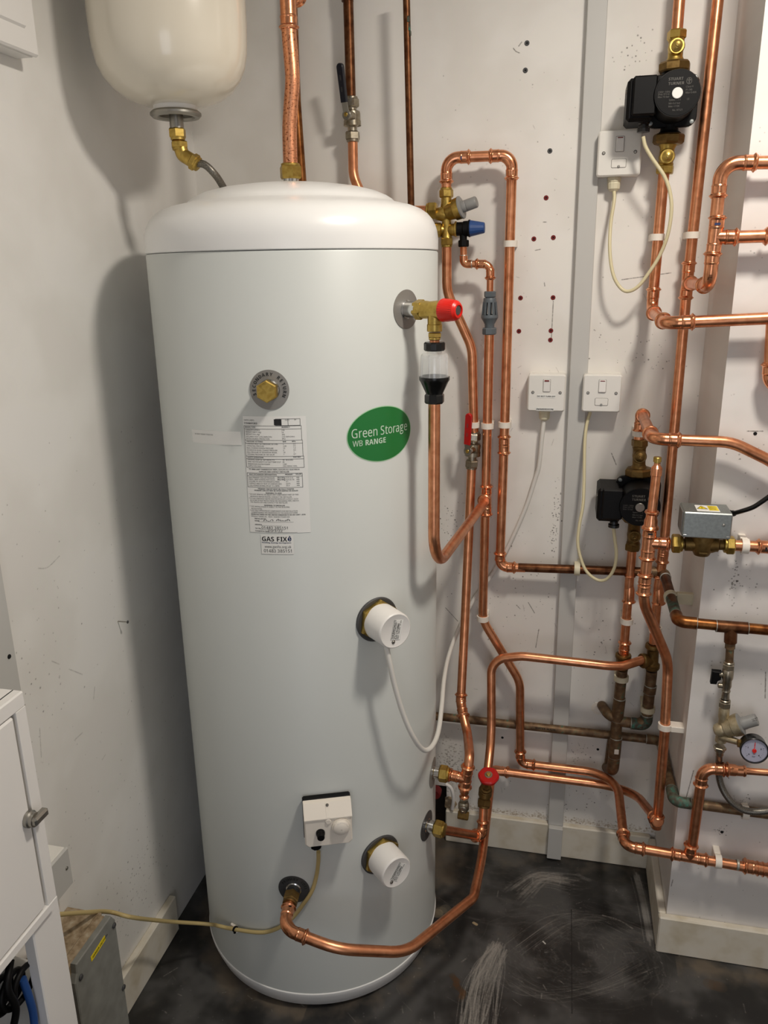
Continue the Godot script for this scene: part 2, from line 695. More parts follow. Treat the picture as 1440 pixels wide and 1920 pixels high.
func elbow(o: Node3D, a: Vector3, c: Vector3, b: Vector3, r: float, leg := 0.042, bend := 0.026, m: Material = null) -> void:
	var g := Geo.new()
	var la := minf(leg, c.distance_to(a))
	var lb := minf(leg, c.distance_to(b))
	press(g, fil([c + (a - c).normalized() * la, c, c + (b - c).normalized() * lb], bend), r)
	part(o, "elbow_fitting", g, m if m else M.fitting)


# plain soldered elbow or tee limb: a slightly thicker tube with a line of solder at each end
func soldered(o: Node3D, pts: Array, r: float, bend: float, m: Material, called := "soldered_elbow") -> void:
	var g := Geo.new()
	var path := fil(pts, bend)
	tube(g, path, r + 0.0016, 24)
	var e := part(o, called, g, m)
	var s := Geo.new()
	var k := path.size()
	for q in [[path[0], path[1]], [path[k - 1], path[k - 2]]]:
		var d: Vector3 = (q[0] - q[1]).normalized()
		s = Geo.new()
		lathe(s, q[0] - d * 0.0004, d, [Vector2(r, 0), Vector2(r + 0.0021, 0), Vector2(r + 0.0018, 0.0012), Vector2(r, 0.0018)], 24)
		part(e, "solder_ring", s, M.solder)


func sleeve(o: Node3D, a: Vector3, b: Vector3, r: float, called := "coupling", m: Material = null) -> void:
	var g := Geo.new()
	press(g, PackedVector3Array([a, b]), r)
	part(o, called, g, m if m else M.fitting)


func tee(o: Node3D, a: Vector3, b: Vector3, c: Vector3, r: float, rb := 0.0, m: Material = null) -> void:
	var g := Geo.new()
	press(g, PackedVector3Array([a, b]), r)
	var d := (b - a).normalized()
	var foot := a + d * (c - a).dot(d)
	press(g, PackedVector3Array([foot, c]), rb if rb > 0.0 else r, false, true)
	part(o, "tee_fitting", g, m if m else M.fitting)


func reducer(o: Node3D, a: Vector3, b: Vector3, ra: float, rb: float, m: Material = null) -> void:
	var g := Geo.new()
	var d := (b - a).normalized()
	var l := a.distance_to(b)
	lathe(g, a, d, [Vector2(0, 0), Vector2(ra + 0.004, 0.0), Vector2(ra + 0.0055, 0.002), Vector2(ra + 0.004, 0.004), Vector2(ra + 0.0018, 0.006), Vector2(ra + 0.0018, l * 0.45), Vector2(rb + 0.0018, l * 0.62), Vector2(rb + 0.0018, l - 0.007), Vector2(rb + 0.004, l - 0.005), Vector2(rb + 0.0052, l - 0.003), Vector2(rb + 0.004, l), Vector2(0, l)], 28)
	part(o, "reducer", g, m if m else M.fitting)


# dash of ink on a fitting, facing the room
func dash(o: Node3D, at: Vector3, right: Vector3, w: float, h: float, m: Material) -> void:
	var g := Geo.new()
	var x := right.normalized()
	rbox(g, at, x, OUT.cross(x), OUT, Vector3(w, h, 0.0006), 0.0)
	part(o, "ink_mark", g, m)


func compression(o: Node3D, at: Vector3, axis: Vector3, r: float, h: float, m: Material, called := "compression_nut", turn := 0.3) -> void:
	var g := Geo.new()
	var w := axis.normalized()
	nut(g, at, w, r, h, turn)
	lathe(g, at + w * h * 0.5, w, [Vector2(r * 0.84, -0.001), Vector2(r * 0.84, 0.003), Vector2(r * 0.7, 0.0045), Vector2(0, 0.0045)], 24)
	part(o, called, g, m)


# snap-on plastic pipe clip; wall is the direction from the pipe to the surface that carries it
func clip(at: Vector3, axis: Vector3, wall: Vector3, r: float, dist: float, label: String, old := false, group := "white pipe clips") -> void:
	var w := axis.normalized()
	var n := -wall.normalized()
	n = (n - w * n.dot(w)).normalized()
	var s := w.cross(n)
	var width := 0.0135
	var ro := r + 0.0042
	var ri := r + 0.0004
	var o := thing("pipe_clip", label, "pipe clip", at - n * dist, group)
	var g := Geo.new()
	var steps := 26
	var span := PI * 1.86
	var first := g.v.size()
	var rings := []
	for i in steps + 1:
		var a := -span / 2.0 + span * i / steps
		var d := n * cos(a + 0.35) + s * sin(a + 0.35)
		rings.append(d)
	for i in steps:
		var d0: Vector3 = rings[i]
		var d1: Vector3 = rings[i + 1]
		var h := w * width / 2.0
		for k in [[ro, 1.0], [ri, -1.0]]:
			var q := [g.vert(at + d0 * k[0] - h, d0 * k[1]), g.vert(at + d1 * k[0] - h, d1 * k[1]), g.vert(at + d1 * k[0] + h, d1 * k[1]), g.vert(at + d0 * k[0] + h, d0 * k[1])]
			g.quad(q[0], q[1], q[2], q[3])
		for e in [-1.0, 1.0]:
			g.face([at + d0 * ri + h * e, at + d1 * ri + h * e, at + d1 * ro + h * e, at + d0 * ro + h * e], w * e)
	part(o, "ring", g, M.clip_old if old else M.clip)
	var b := Geo.new()
	var l := maxf(0.003, dist - r)
	rbox(b, at - n * (r + 0.001 + l / 2.0), s, w, n, Vector3(ro * 1.7, width * 1.05, l + 0.001), 0.0012)
	part(o, "base", b, M.clip_old if old else M.clip)


func screw_head(o: Node3D, at: Vector3, n: Vector3, r: float, m: Material, called := "screw") -> void:
	var g := Geo.new()
	lathe(g, at, n, [Vector2(r, 0), Vector2(r, r * 0.25), Vector2(r * 0.75, r * 0.5), Vector2(0, r * 0.55)], 16)
	part(o, called, g, m)


# quarter-turn valve between two pipes: nuts, body, stem and lever on the side facing the room
func lever_valve(o: Node3D, top: Vector3, bottom: Vector3, side: Vector3, lever: Array, lever_mat: Material) -> void:
	var d := (bottom - top).normalized()
	var l := top.distance_to(bottom)
	compression(o, top + d * 0.009, -d, 0.0165, 0.018, M.nickel, "compression_nut", 0.1)
	compression(o, bottom - d * 0.009, d, 0.0165, 0.018, M.nickel, "compression_nut", 0.5)
	var g := Geo.new()
	lathe(g, top + d * 0.017, d, [Vector2(0.0105, 0), Vector2(0.0105, 0.006), Vector2(0.0175, 0.009), Vector2(0.0185, 0.013), Vector2(0.0185, l * 0.5 - 0.012), Vector2(0.0165, l * 0.5 - 0.008), Vector2(0.0195, l * 0.5 - 0.004), Vector2(0.0195, l - 0.056), Vector2(0.0135, l - 0.047), Vector2(0.0105, l - 0.044), Vector2(0.0105, l - 0.034)], 28)
	part(o, "body", g, M.nickel)
	var st := Geo.new()
	var s := side.normalized()
	var c := lever[0] as Vector3
	lathe(st, c - s * 0.022, s, [Vector2(0.009, 0), Vector2(0.009, 0.016), Vector2(0.0055, 0.018), Vector2(0.0055, 0.026), Vector2(0, 0.026)], 20)
	part(o, "stem", st, M.nickel)
	var lv := Geo.new()
	var x := d.cross(s).normalized()
	# steel plate from the stem to the sleeve
	var e: Vector3 = lever[1]
	var f: Vector3 = lever[2]
	disc(lv, c, s, 0.0105, 0.0022, 24, 0.0004)
	bar(lv, c + s * 0.001, e, x, 0.0145, 0.0022, 0.0004)
	part(o, "lever_plate", lv, M.steel)
	screw_head(o, c + s * 0.002, s, 0.0052, M.brass, "nut")
	# plastic grip: flat paddle with a rounded end
	var gp := Geo.new()
	var y := (f - e).normalized()
	var xx := (x - y * x.dot(y)).normalized()
	var z := xx.cross(y)
	if z.dot(s) < 0.0:
		xx = -xx
		z = -z
	var len := e.distance_to(f)
	var poly := PackedVector2Array([Vector2(-0.0075, -0.002), Vector2(0.0075, -0.002)])
	for i in 11:
		var a := PI * i / 10.0
		poly.append(Vector2(cos(a) * 0.0082, len - 0.008 + sin(a) * 0.008))
	prism(gp, poly, e - z * 0.003, xx, y, 0.0072, 0.0014)
	var grip := part(o, "lever_grip", gp, lever_mat)
	var tx := Geo.new()
	var pl := plane(e + z * 0.0045, y, -xx, 0.0002)
	letters(tx, "PN25", 0.0028, true, len * 0.25, -0.0015, pl, 0)
	letters(tx, "DN20", 0.0028, true, len * 0.55, -0.0015, pl, 0)
	part(grip, "lettering", tx, M.ink_grey)


# wall switch: surface box, moulded plate, rocker, screws, optional fuse carrier
func spur(called: String, label: String, c: Vector3, w: float, deep: float, fused: bool, neon: bool) -> Node3D:
	var o := thing(called, label, "switch", Vector3(c.x, c.y - w / 2.0, 0.0), "white electrical switch plates")
	var g := Geo.new()
	prism(g, rounded(w * 0.985, w * 0.985, 0.004), Vector3(c.x, c.y, 0.0), RIGHT, UP, deep, 0.0)
	part(o, "back_box", g, M.socket)
	var p := Geo.new()
	prism(p, rounded(w, w, 0.006), Vector3(c.x, c.y, deep + 0.0006), RIGHT, UP, 0.009, 0.003)
	part(o, "plate", p, M.socket)
	var f := deep + 0.0097
	var gap := Geo.new()
	prism(gap, rounded(w * 0.2, w * 0.345, 0.002), Vector3(c.x, c.y + w * 0.2, f - 0.0008), RIGHT, UP, 0.001, 0.0)
	part(o, "rocker_gap", gap, M.ink_grey)
	var rk := Geo.new()
	var tilt := Vector3(0, 1, 0.06 if neon else -0.06).normalized()
	rbox(rk, Vector3(c.x, c.y + w * 0.2, f + 0.0005), RIGHT, tilt, RIGHT.cross(tilt), Vector3(w * 0.185, w * 0.33, 0.005), 0.0012)
	var rocker := part(o, "rocker", rk, M.white)
	var nl := Geo.new()
	rbox(nl, Vector3(c.x, c.y + w * 0.335, f + 0.0032 + (0.001 if neon else -0.0008)), RIGHT, UP, OUT, Vector3(w * 0.12, w * (0.036 if neon else 0.02), 0.001), 0.0)
	part(rocker, "neon", nl, M.red_plug)
	for s in [-1.0, 1.0]:
		var at := Vector3(c.x + s * w * 0.36, c.y + w * 0.015, f)
		var ring := Geo.new()
		disc(ring, at, OUT, w * 0.04, 0.0007, 20, 0.0)
		part(o, "screw_recess", ring, M.ink_grey)
		screw_head(o, at + OUT * 0.0002, OUT, w * 0.032, M.steel)
	if fused:
		var fg := Geo.new()
		prism(fg, rounded(w * 0.345, w * 0.2, 0.003), Vector3(c.x, c.y - w * 0.22, f - 0.0008), RIGHT, UP, 0.0011, 0.0)
		part(o, "fuse_gap", fg, M.ink_grey)
		var fc := Geo.new()
		prism(fc, rounded(w * 0.33, w * 0.185, 0.0025), Vector3(c.x, c.y - w * 0.22, f - 0.0006), RIGHT, UP, 0.0016, 0.0005)
		part(o, "fuse_carrier", fc, M.socket)
		screw_head(o, Vector3(c.x, c.y - w * 0.29, f + 0.001), OUT, w * 0.03, M.steel, "fuse_screw")
	return o


func gland(o: Node3D, at: Vector3, r: float, m: Material) -> void:
	var g := Geo.new()
	lathe(g, at, -UP, [Vector2(0, 0), Vector2(r * 1.05, 0), Vector2(r * 1.05, r * 0.6), Vector2(r * 0.95, r * 0.7), Vector2(r, r * 0.9), Vector2(r * 0.95, r * 1.7), Vector2(r * 0.6, r * 2.05), Vector2(0, r * 2.05)], 12, true)
	part(o, "cable_gland", g, m)


func cable(called: String, label: String, pts: Array, r: float, m: Material) -> MeshInstance3D:
	var g := Geo.new()
	tube(g, curve(pts), r, 14)
	return single(called, label, "cable", g, m)


# domestic circulator: housing with flanged ports on the pipe, motor can towards the room, terminal box on the left
func pump(called: String, label: String, top: Vector3, bottom: Vector3, c: Vector3, fr: float, front: float, white_plug: bool, gland_at: Vector3) -> Node3D:
	var o := thing(called, label, "pump", Vector3(c.x, bottom.y, c.z))
	var d := (top - bottom).normalized()
	var g := Geo.new()
	# waisted housing between the unions
	for e in [[top, -d], [bottom, d]]:
		var l: float = (e[0] as Vector3).distance_to(c)
		lathe(g, e[0], e[1], [Vector2(0, 0), Vector2(0.024, 0), Vector2(0.024, 0.004), Vector2(0.018, 0.009), Vector2(0.0165, l * 0.36), Vector2(0.021, l * 0.56), Vector2(0.034, l * 0.82), Vector2(0.036, l)], 28)
	# volute and square bolting flange
	lathe(g, c - OUT * 0.03, OUT, [Vector2(0, 0), Vector2(fr * 0.7, 0.002), Vector2(fr * 0.98, 0.012), Vector2(fr * 1.0, 0.034), Vector2(0, 0.034)], 36)
	var body := part(o, "housing", g, M.black)
	var fl := Geo.new()
	prism(fl, rounded(fr * 2.25, fr * 2.25, fr * 0.42), c + OUT * 0.004, RIGHT, UP, 0.011, 0.0015)
	part(o, "flange", fl, M.black)
	for sx in [-1.0, 1.0]:
		for sy in [-1.0, 1.0]:
			screw_head(o, c + Vector3(sx * fr * 0.92, sy * fr * 0.92, 0.015), OUT, 0.0048, M.zinc, "bolt")
	# motor can and name plate
	var mc := Geo.new()
	var len := front - c.z - 0.014
	lathe(mc, c + OUT * 0.014, OUT, [Vector2(0, 0), Vector2(fr * 0.99, 0), Vector2(fr * 0.95, len - 0.012), Vector2(fr * 0.99, len - 0.01), Vector2(fr * 1.0, len - 0.004), Vector2(fr * 0.97, len), Vector2(0, len)], 48)
	part(o, "motor_can", mc, M.black)
	var np := Geo.new()
	lathe(np, Vector3(c.x, c.y, front - 0.0005), OUT, [Vector2(0, 0), Vector2(fr * 0.93, 0), Vector2(fr * 0.92, 0.0012), Vector2(0, 0.0012)], 48)
	var plate := part(o, "name_plate", np, M.black, "black round face with faint grey lettering")
	var tx := Geo.new()
	var pl := plane(Vector3(c.x, c.y, front + 0.0008), RIGHT, UP)
	letters(tx, "STUART", fr * 0.115, true, -fr * 0.42, fr * 0.52, pl, 0, 1.08)
	letters(tx, "TURNER", fr * 0.115, true, -fr * 0.42, fr * 0.34, pl, 0, 1.08)
	var crest := []
	for i in 17:
		var a := TAU * i / 16.0
		crest.append(Vector2(fr * 0.46 + cos(a) * fr * 0.11, fr * 0.48 + sin(a) * fr * (0.14 if sin(a) < 0 else 0.11)))
	stroke_line(tx, crest, fr * 0.035, pl)
	stroke_line(tx, [Vector2(fr * 0.46, fr * 0.57), Vector2(fr * 0.46, fr * 0.36)], fr * 0.035, pl)
	stroke_line(tx, [Vector2(fr * 0.36, fr * 0.5), Vector2(fr * 0.56, fr * 0.5)], fr * 0.035, pl)
	for row in [["230V~ 50Hz", -0.82, 0.04], ["IP44 TF110", -0.82, -0.06], ["Max 10 bar", -0.82, -0.16], ["Class H", 0.34, 0.2], ["P1 (W)", 0.34, 0.08], ["Max 0.40A", 0.34, -0.04], ["CE", 0.42, -0.3], ["Speed 1 2 3", -0.34, -0.3], ["Min 0.2 bar", -0.34, -0.44], ["Max +110C", -0.34, -0.56], ["No. 47121", -0.16, -0.72]]:
		letters(tx, row[0], fr * 0.07, false, fr * row[1], fr * row[2], pl, 0)
	part(plate, "lettering", tx, M.ink_grey)
	var pg := Geo.new()
	disc(pg, Vector3(c.x, c.y, front + 0.0006), OUT, fr * 0.23, 0.003, 28, 0.0008)
	part(o, "vent_plug", pg, M.paper if white_plug else M.steel)
	# terminal box
	var bx := c.x - 0.062
	var bw := 0.045
	var bh := 0.07
	var tb := Geo.new()
	var dep := front - 0.012 - (c.z - 0.022)
	rbox(tb, Vector3(bx - 0.004, c.y - 0.004, c.z - 0.022 + dep / 2.0), RIGHT, UP, OUT, Vector3(bw + 0.006, bh + 0.008, dep - 0.01), 0.006)
	rbox(tb, Vector3(bx + bw * 0.5, c.y, c.z + 0.02), RIGHT, UP, OUT, Vector3(0.03, bh * 0.75, 0.055), 0.004)
	part(o, "terminal_box", tb, M.black)
	var lidg := Geo.new()
	rbox(lidg, Vector3(bx + 0.003, c.y + 0.001, front - 0.016), RIGHT, UP, OUT, Vector3(bw, bh, 0.022), 0.003)
	part(o, "terminal_cover", lidg, M.black)
	screw_head(o, Vector3(bx - bw / 2.0 - 0.007, c.y + 0.014, front - 0.035), -RIGHT, 0.0045, M.steel)
	var gl := Geo.new()
	lathe(gl, gland_at + UP * 0.028, -UP, [Vector2(0, 0), Vector2(0.0115, 0), Vector2(0.0115, 0.012), Vector2(0.0095, 0.014), Vector2(0.0095, 0.02), Vector2(0.0125, 0.021), Vector2(0.0125, 0.028), Vector2(0, 0.028)], 14, true)
	part(o, "cable_gland", gl, M.black_gloss)
	return o


# gate valve on a pump union: ring nut, body with a screwed spindle boss in front, compression nut
func pump_valve(called: String, label: String, pump_end: Vector3, pipe_end: Vector3, m: Material) -> void:
	var d := (pipe_end - pump_end).normalized()
	var l := pump_end.distance_to(pipe_end)
	var o := thing(called, label, "valve", Vector3(pump_end.x, minf(pump_end.y, pipe_end.y), pump_end.z), "brass pump isolating valves")
	var g := Geo.new()
	lathe(g, pump_end, d, [Vector2(0, 0), Vector2(0.029, 0), Vector2(0.031, 0.003), Vector2(0.031, 0.015), Vector2(0.027, 0.019), Vector2(0.018, 0.02), Vector2(0, 0.02)], 8, true, 0.2)
	part(o, "union_nut", g, M.brass_dull)
	var b := Geo.new()
	lathe(b, pump_end + d * 0.018, d, [Vector2(0, 0), Vector2(0.019, 0), Vector2(0.0145, 0.009), Vector2(0.0145, l - 0.036), Vector2(0, l - 0.036)], 28)
	var mid := pump_end + d * (l * 0.5 + 0.006)
	lathe(b, mid, OUT, [Vector2(0.0155, 0), Vector2(0.0155, 0.017), Vector2(0.0135, 0.021), Vector2(0, 0.021)], 28)
	var body := part(o, "body", b, m)
	var s := Geo.new()
	lathe(s, mid + OUT * 0.021, OUT, [Vector2(0.0105, 0), Vector2(0.0105, 0.003), Vector2(0.0085, 0.004), Vector2(0.0085, 0.006), Vector2(0.0065, 0.007), Vector2(0.0065, 0.009), Vector2(0.004, 0.01), Vector2(0.004, 0.015), Vector2(0, 0.016)], 20)
	part(o, "spindle", s, M.brass_bright if m == M.brass else m)
	compression(o, pipe_end - d * 0.008, -d, 0.0185, 0.017, m)


# tundish: top nut, windowed cone, collar, cup, lower nut
func tundish(called: String, label: String, top: Vector3, bottom: Vector3, r: float, m: Material, see_through: bool) -> void:
	var d := (bottom - top).normalized()
	var l := top.distance_to(bottom)
	var o := thing(called, label, "tundish", bottom)
	var a := Geo.new()
	nut(a, top + d * l * 0.07, d, r * 0.7, l * 0.14, 0.2, 12 if see_through else 6)
	part(o, "top_nut", a, m)
	var n := Geo.new()
	lathe(n, top + d * l * 0.13, d, [Vector2(0, 0), Vector2(r * 0.5, 0), Vector2(r * 0.5, l * 0.05), Vector2(0, l * 0.05)], 24)
	part(o, "neck", n, M.clear if see_through else m)
	var y0 := l * (0.19 if see_through else 0.15)
	var y1 := l * (0.56 if see_through else 0.54)
	var fr := frame(d)
	if see_through:
		var w := Geo.new()
		lathe(w, top + d * y0, d, [Vector2(r * 0.5, 0), Vector2(r * 0.83, 0), Vector2(r * 0.9, 0.004), Vector2(r * 0.93, y1 - y0), Vector2(r * 0.86, y1 - y0), Vector2(r * 0.83, 0.006), Vector2(r * 0.5, 0.003)], 40)
		part(o, "clear_cup", w, M.clear)
		for i in 8:
			var ang := TAU * i / 8.0 + 0.2
			var dir: Vector3 = fr[0] * cos(ang) + fr[1] * sin(ang)
			var rb := Geo.new()
			bar(rb, top + d * (y0 + 0.003) + dir * r * 0.84, top + d * y1 + dir * r * 0.9, dir, 0.003, 0.0016, 0.0003)
			part(o, "rib", rb, M.clear)
	else:
		var cap := Geo.new()
		lathe(cap, top + d * y0, d, [Vector2(0, 0), Vector2(r * 0.68, 0), Vector2(r * 0.74, l * 0.02), Vector2(r * 0.77, l * 0.1), Vector2(r * 0.6, l * 0.11), Vector2(0, l * 0.11)], 32)
		part(o, "cone_top", cap, m)
		for i in 10:
			var ang := TAU * (i + 0.5) / 10.0
			var dir: Vector3 = fr[0] * cos(ang) + fr[1] * sin(ang)
			var rb := Geo.new()
			bar(rb, top + d * (y0 + l * 0.09) + dir * r * 0.73, top + d * y1 + dir * r * 0.87, dir.cross(d), r * 0.3, 0.003, 0.0004)
			part(o, "rib", rb, m)
	var c := Geo.new()
	if see_through:
		lathe(c, top + d * y1, d, [Vector2(r * 0.8, 0), Vector2(r, 0), Vector2(r, l * 0.05), Vector2(r * 0.9, l * 0.09), Vector2(r * 0.52, l * 0.3), Vector2(r * 0.5, l * 0.4), Vector2(0, l * 0.4)], 40)
		lathe(c, top + d * (y1 - 0.002), d, [Vector2(r * 0.84, 0), Vector2(r * 0.84, 0.004), Vector2(0, 0.02)], 32)
	else:
		lathe(c, top + d * y1, d, [Vector2(r * 0.8, 0), Vector2(r * 0.96, 0), Vector2(r, l * 0.02), Vector2(r, l * 0.07), Vector2(r * 0.93, l * 0.09), Vector2(r * 0.58, l * 0.22), Vector2(r * 0.56, l * 0.32), Vector2(0, l * 0.32)], 32)
	part(o, "cup", c, M.black_gloss if see_through else m)
	var e := Geo.new()
	nut(e, bottom - d * l * 0.08, d, r * 0.66 if see_through else r * 0.86, l * 0.16, 0.4, 8)
	part(o, "bottom_nut", e, m)


# ---------------------------------------------------------------- the scene

func _ready() -> void:
	var cam := Camera3D.new()
	cam.name = "camera"
	cam.position = Vector3(0, 1.58, 1.93)
	cam.rotation = Vector3(-0.29506, 0.22725, -0.01563)
	cam.fov = 65.389
	cam.near = 0.02
	add_child(cam)
	cam.make_current()
	var we := WorldEnvironment.new()
	we.name = "world_environment"
	var env := Environment.new()
	env.background_mode = Environment.BG_COLOR
	env.background_color = Color(0.02, 0.02, 0.02)
	env.tonemap_mode = Environment.TONE_MAPPER_LINEAR
	env.tonemap_exposure = 1.0
	env.sdfgi_enabled = true
	env.ssao_enabled = true
	env.ssil_enabled = true
	we.environment = env
	add_child(we)
	make_materials()
	build_lamp(Vector3(0.34, 2.45, 0.98))
	build_unseen_door(Vector3(0.15, 0.0, 2.9))
	build_room()
	build_cylinder()
	build_expansion_vessel()
	build_left_wall_things()
	build_switches()
	build_cold_feed()
	build_discharge()
	build_primaries()
	build_right_pipes()
	build_drain_group()
	build_pumps()
	build_small_things()


func build_lamp(p: Vector3) -> void:  # lamp out of view, placed to light the walls and cylinder
	var o := thing("unseen_ceiling_lamp", "unseen round flat lamp panel on the ceiling, placed to light the walls and cylinder", "lamp", p)
	var g := Geo.new()
	lathe(g, p, -UP, [Vector2(0, 0), Vector2(0.125, 0), Vector2(0.125, 0.012), Vector2(0.118, 0.016), Vector2(0.105, 0.016), Vector2(0.105, 0.008)], 40)
	part(o, "base", g, M.white)
	var d := Geo.new()
	lathe(d, p, -UP, [Vector2(0.105, 0.008), Vector2(0.105, 0.013), Vector2(0, 0.014)], 40)
	var glow := mat(Color(1, 1, 1), 0.4)
	glow.emission_enabled = true
	glow.emission = Color(1.0, 0.97, 0.93)
	glow.emission_energy_multiplier = 1.5
	part(o, "diffuser", d, glow)
	var l := AreaLight3D.new()
	l.name = "lamp_light"
	l.light_color = Color(1.0, 0.965, 0.92)
	l.light_energy = 1.85
	l.area_size = Vector2(0.17, 0.17)
	l.area_range = 8.0
	l.area_attenuation = 2.0
	l.shadow_enabled = true
	o.add_child(l)
	l.position = Vector3(0, -0.022, 0)
	l.rotation = Vector3(-PI / 2, 0, 0)


# unseen door behind the camera; its glowing pane lights the lower walls
func build_unseen_door(p: Vector3) -> void:
	var g := Geo.new()
	for e in [[-0.4, 1.0, 0.1, 2.0], [0.4, 1.0, 0.1, 2.0], [0.0, 1.95, 0.7, 0.1], [0.0, 0.1, 0.7, 0.2]]:
		rbox(g, p + Vector3(e[0], e[1], -0.025), RIGHT, UP, OUT, Vector3(e[2], e[3], 0.05), 0.003)
	var door := structure("door_1", "unseen white glazed door behind the camera, placed to light the lower walls", g, M.white)
	var d := Geo.new()
	rbox(d, p + Vector3(0, 1.05, -0.02), RIGHT, UP, OUT, Vector3(0.7, 1.7, 0.008), 0.0)
	var glow := mat(Color(0.9, 0.92, 0.95), 0.4)
	glow.emission_enabled = true
	glow.emission = Color(0.93, 0.95, 1.0)
	glow.emission_energy_multiplier = 0.35
	part(door, "unseen_pane", d, glow)
	var l := AreaLight3D.new()
	l.name = "unseen_door_light"  # area light of the unseen door, out of view behind the camera
	l.light_color = Color(0.93, 0.95, 1.0)
	l.light_energy = 0.5
	l.area_size = Vector2(0.68, 1.66)
	l.area_range = 8.0
	l.area_attenuation = 2.0
	l.shadow_enabled = true
	door.add_child(l)
	l.position = p + Vector3(0, 1.05, -0.03) - origin_of(door)


func speckle(im: Image, box: Rect2, rng: RandomNumberGenerator, c: Vector2, spread: Vector2, count: int, r: float, col: Color, a: float) -> void:
	var ppm := im.get_width() / box.size.x
	for i in count:
		var p := c + Vector2(rng.randfn() * spread.x, rng.randfn() * spread.y)
		var q := (p - box.position) * ppm
		blot(im, q.x, (p.y - box.position.y) / box.size.y * im.get_height(), maxf(0.6, r * ppm * rng.randf_range(0.4, 1.3)), col, a * rng.randf_range(0.3, 1.0))


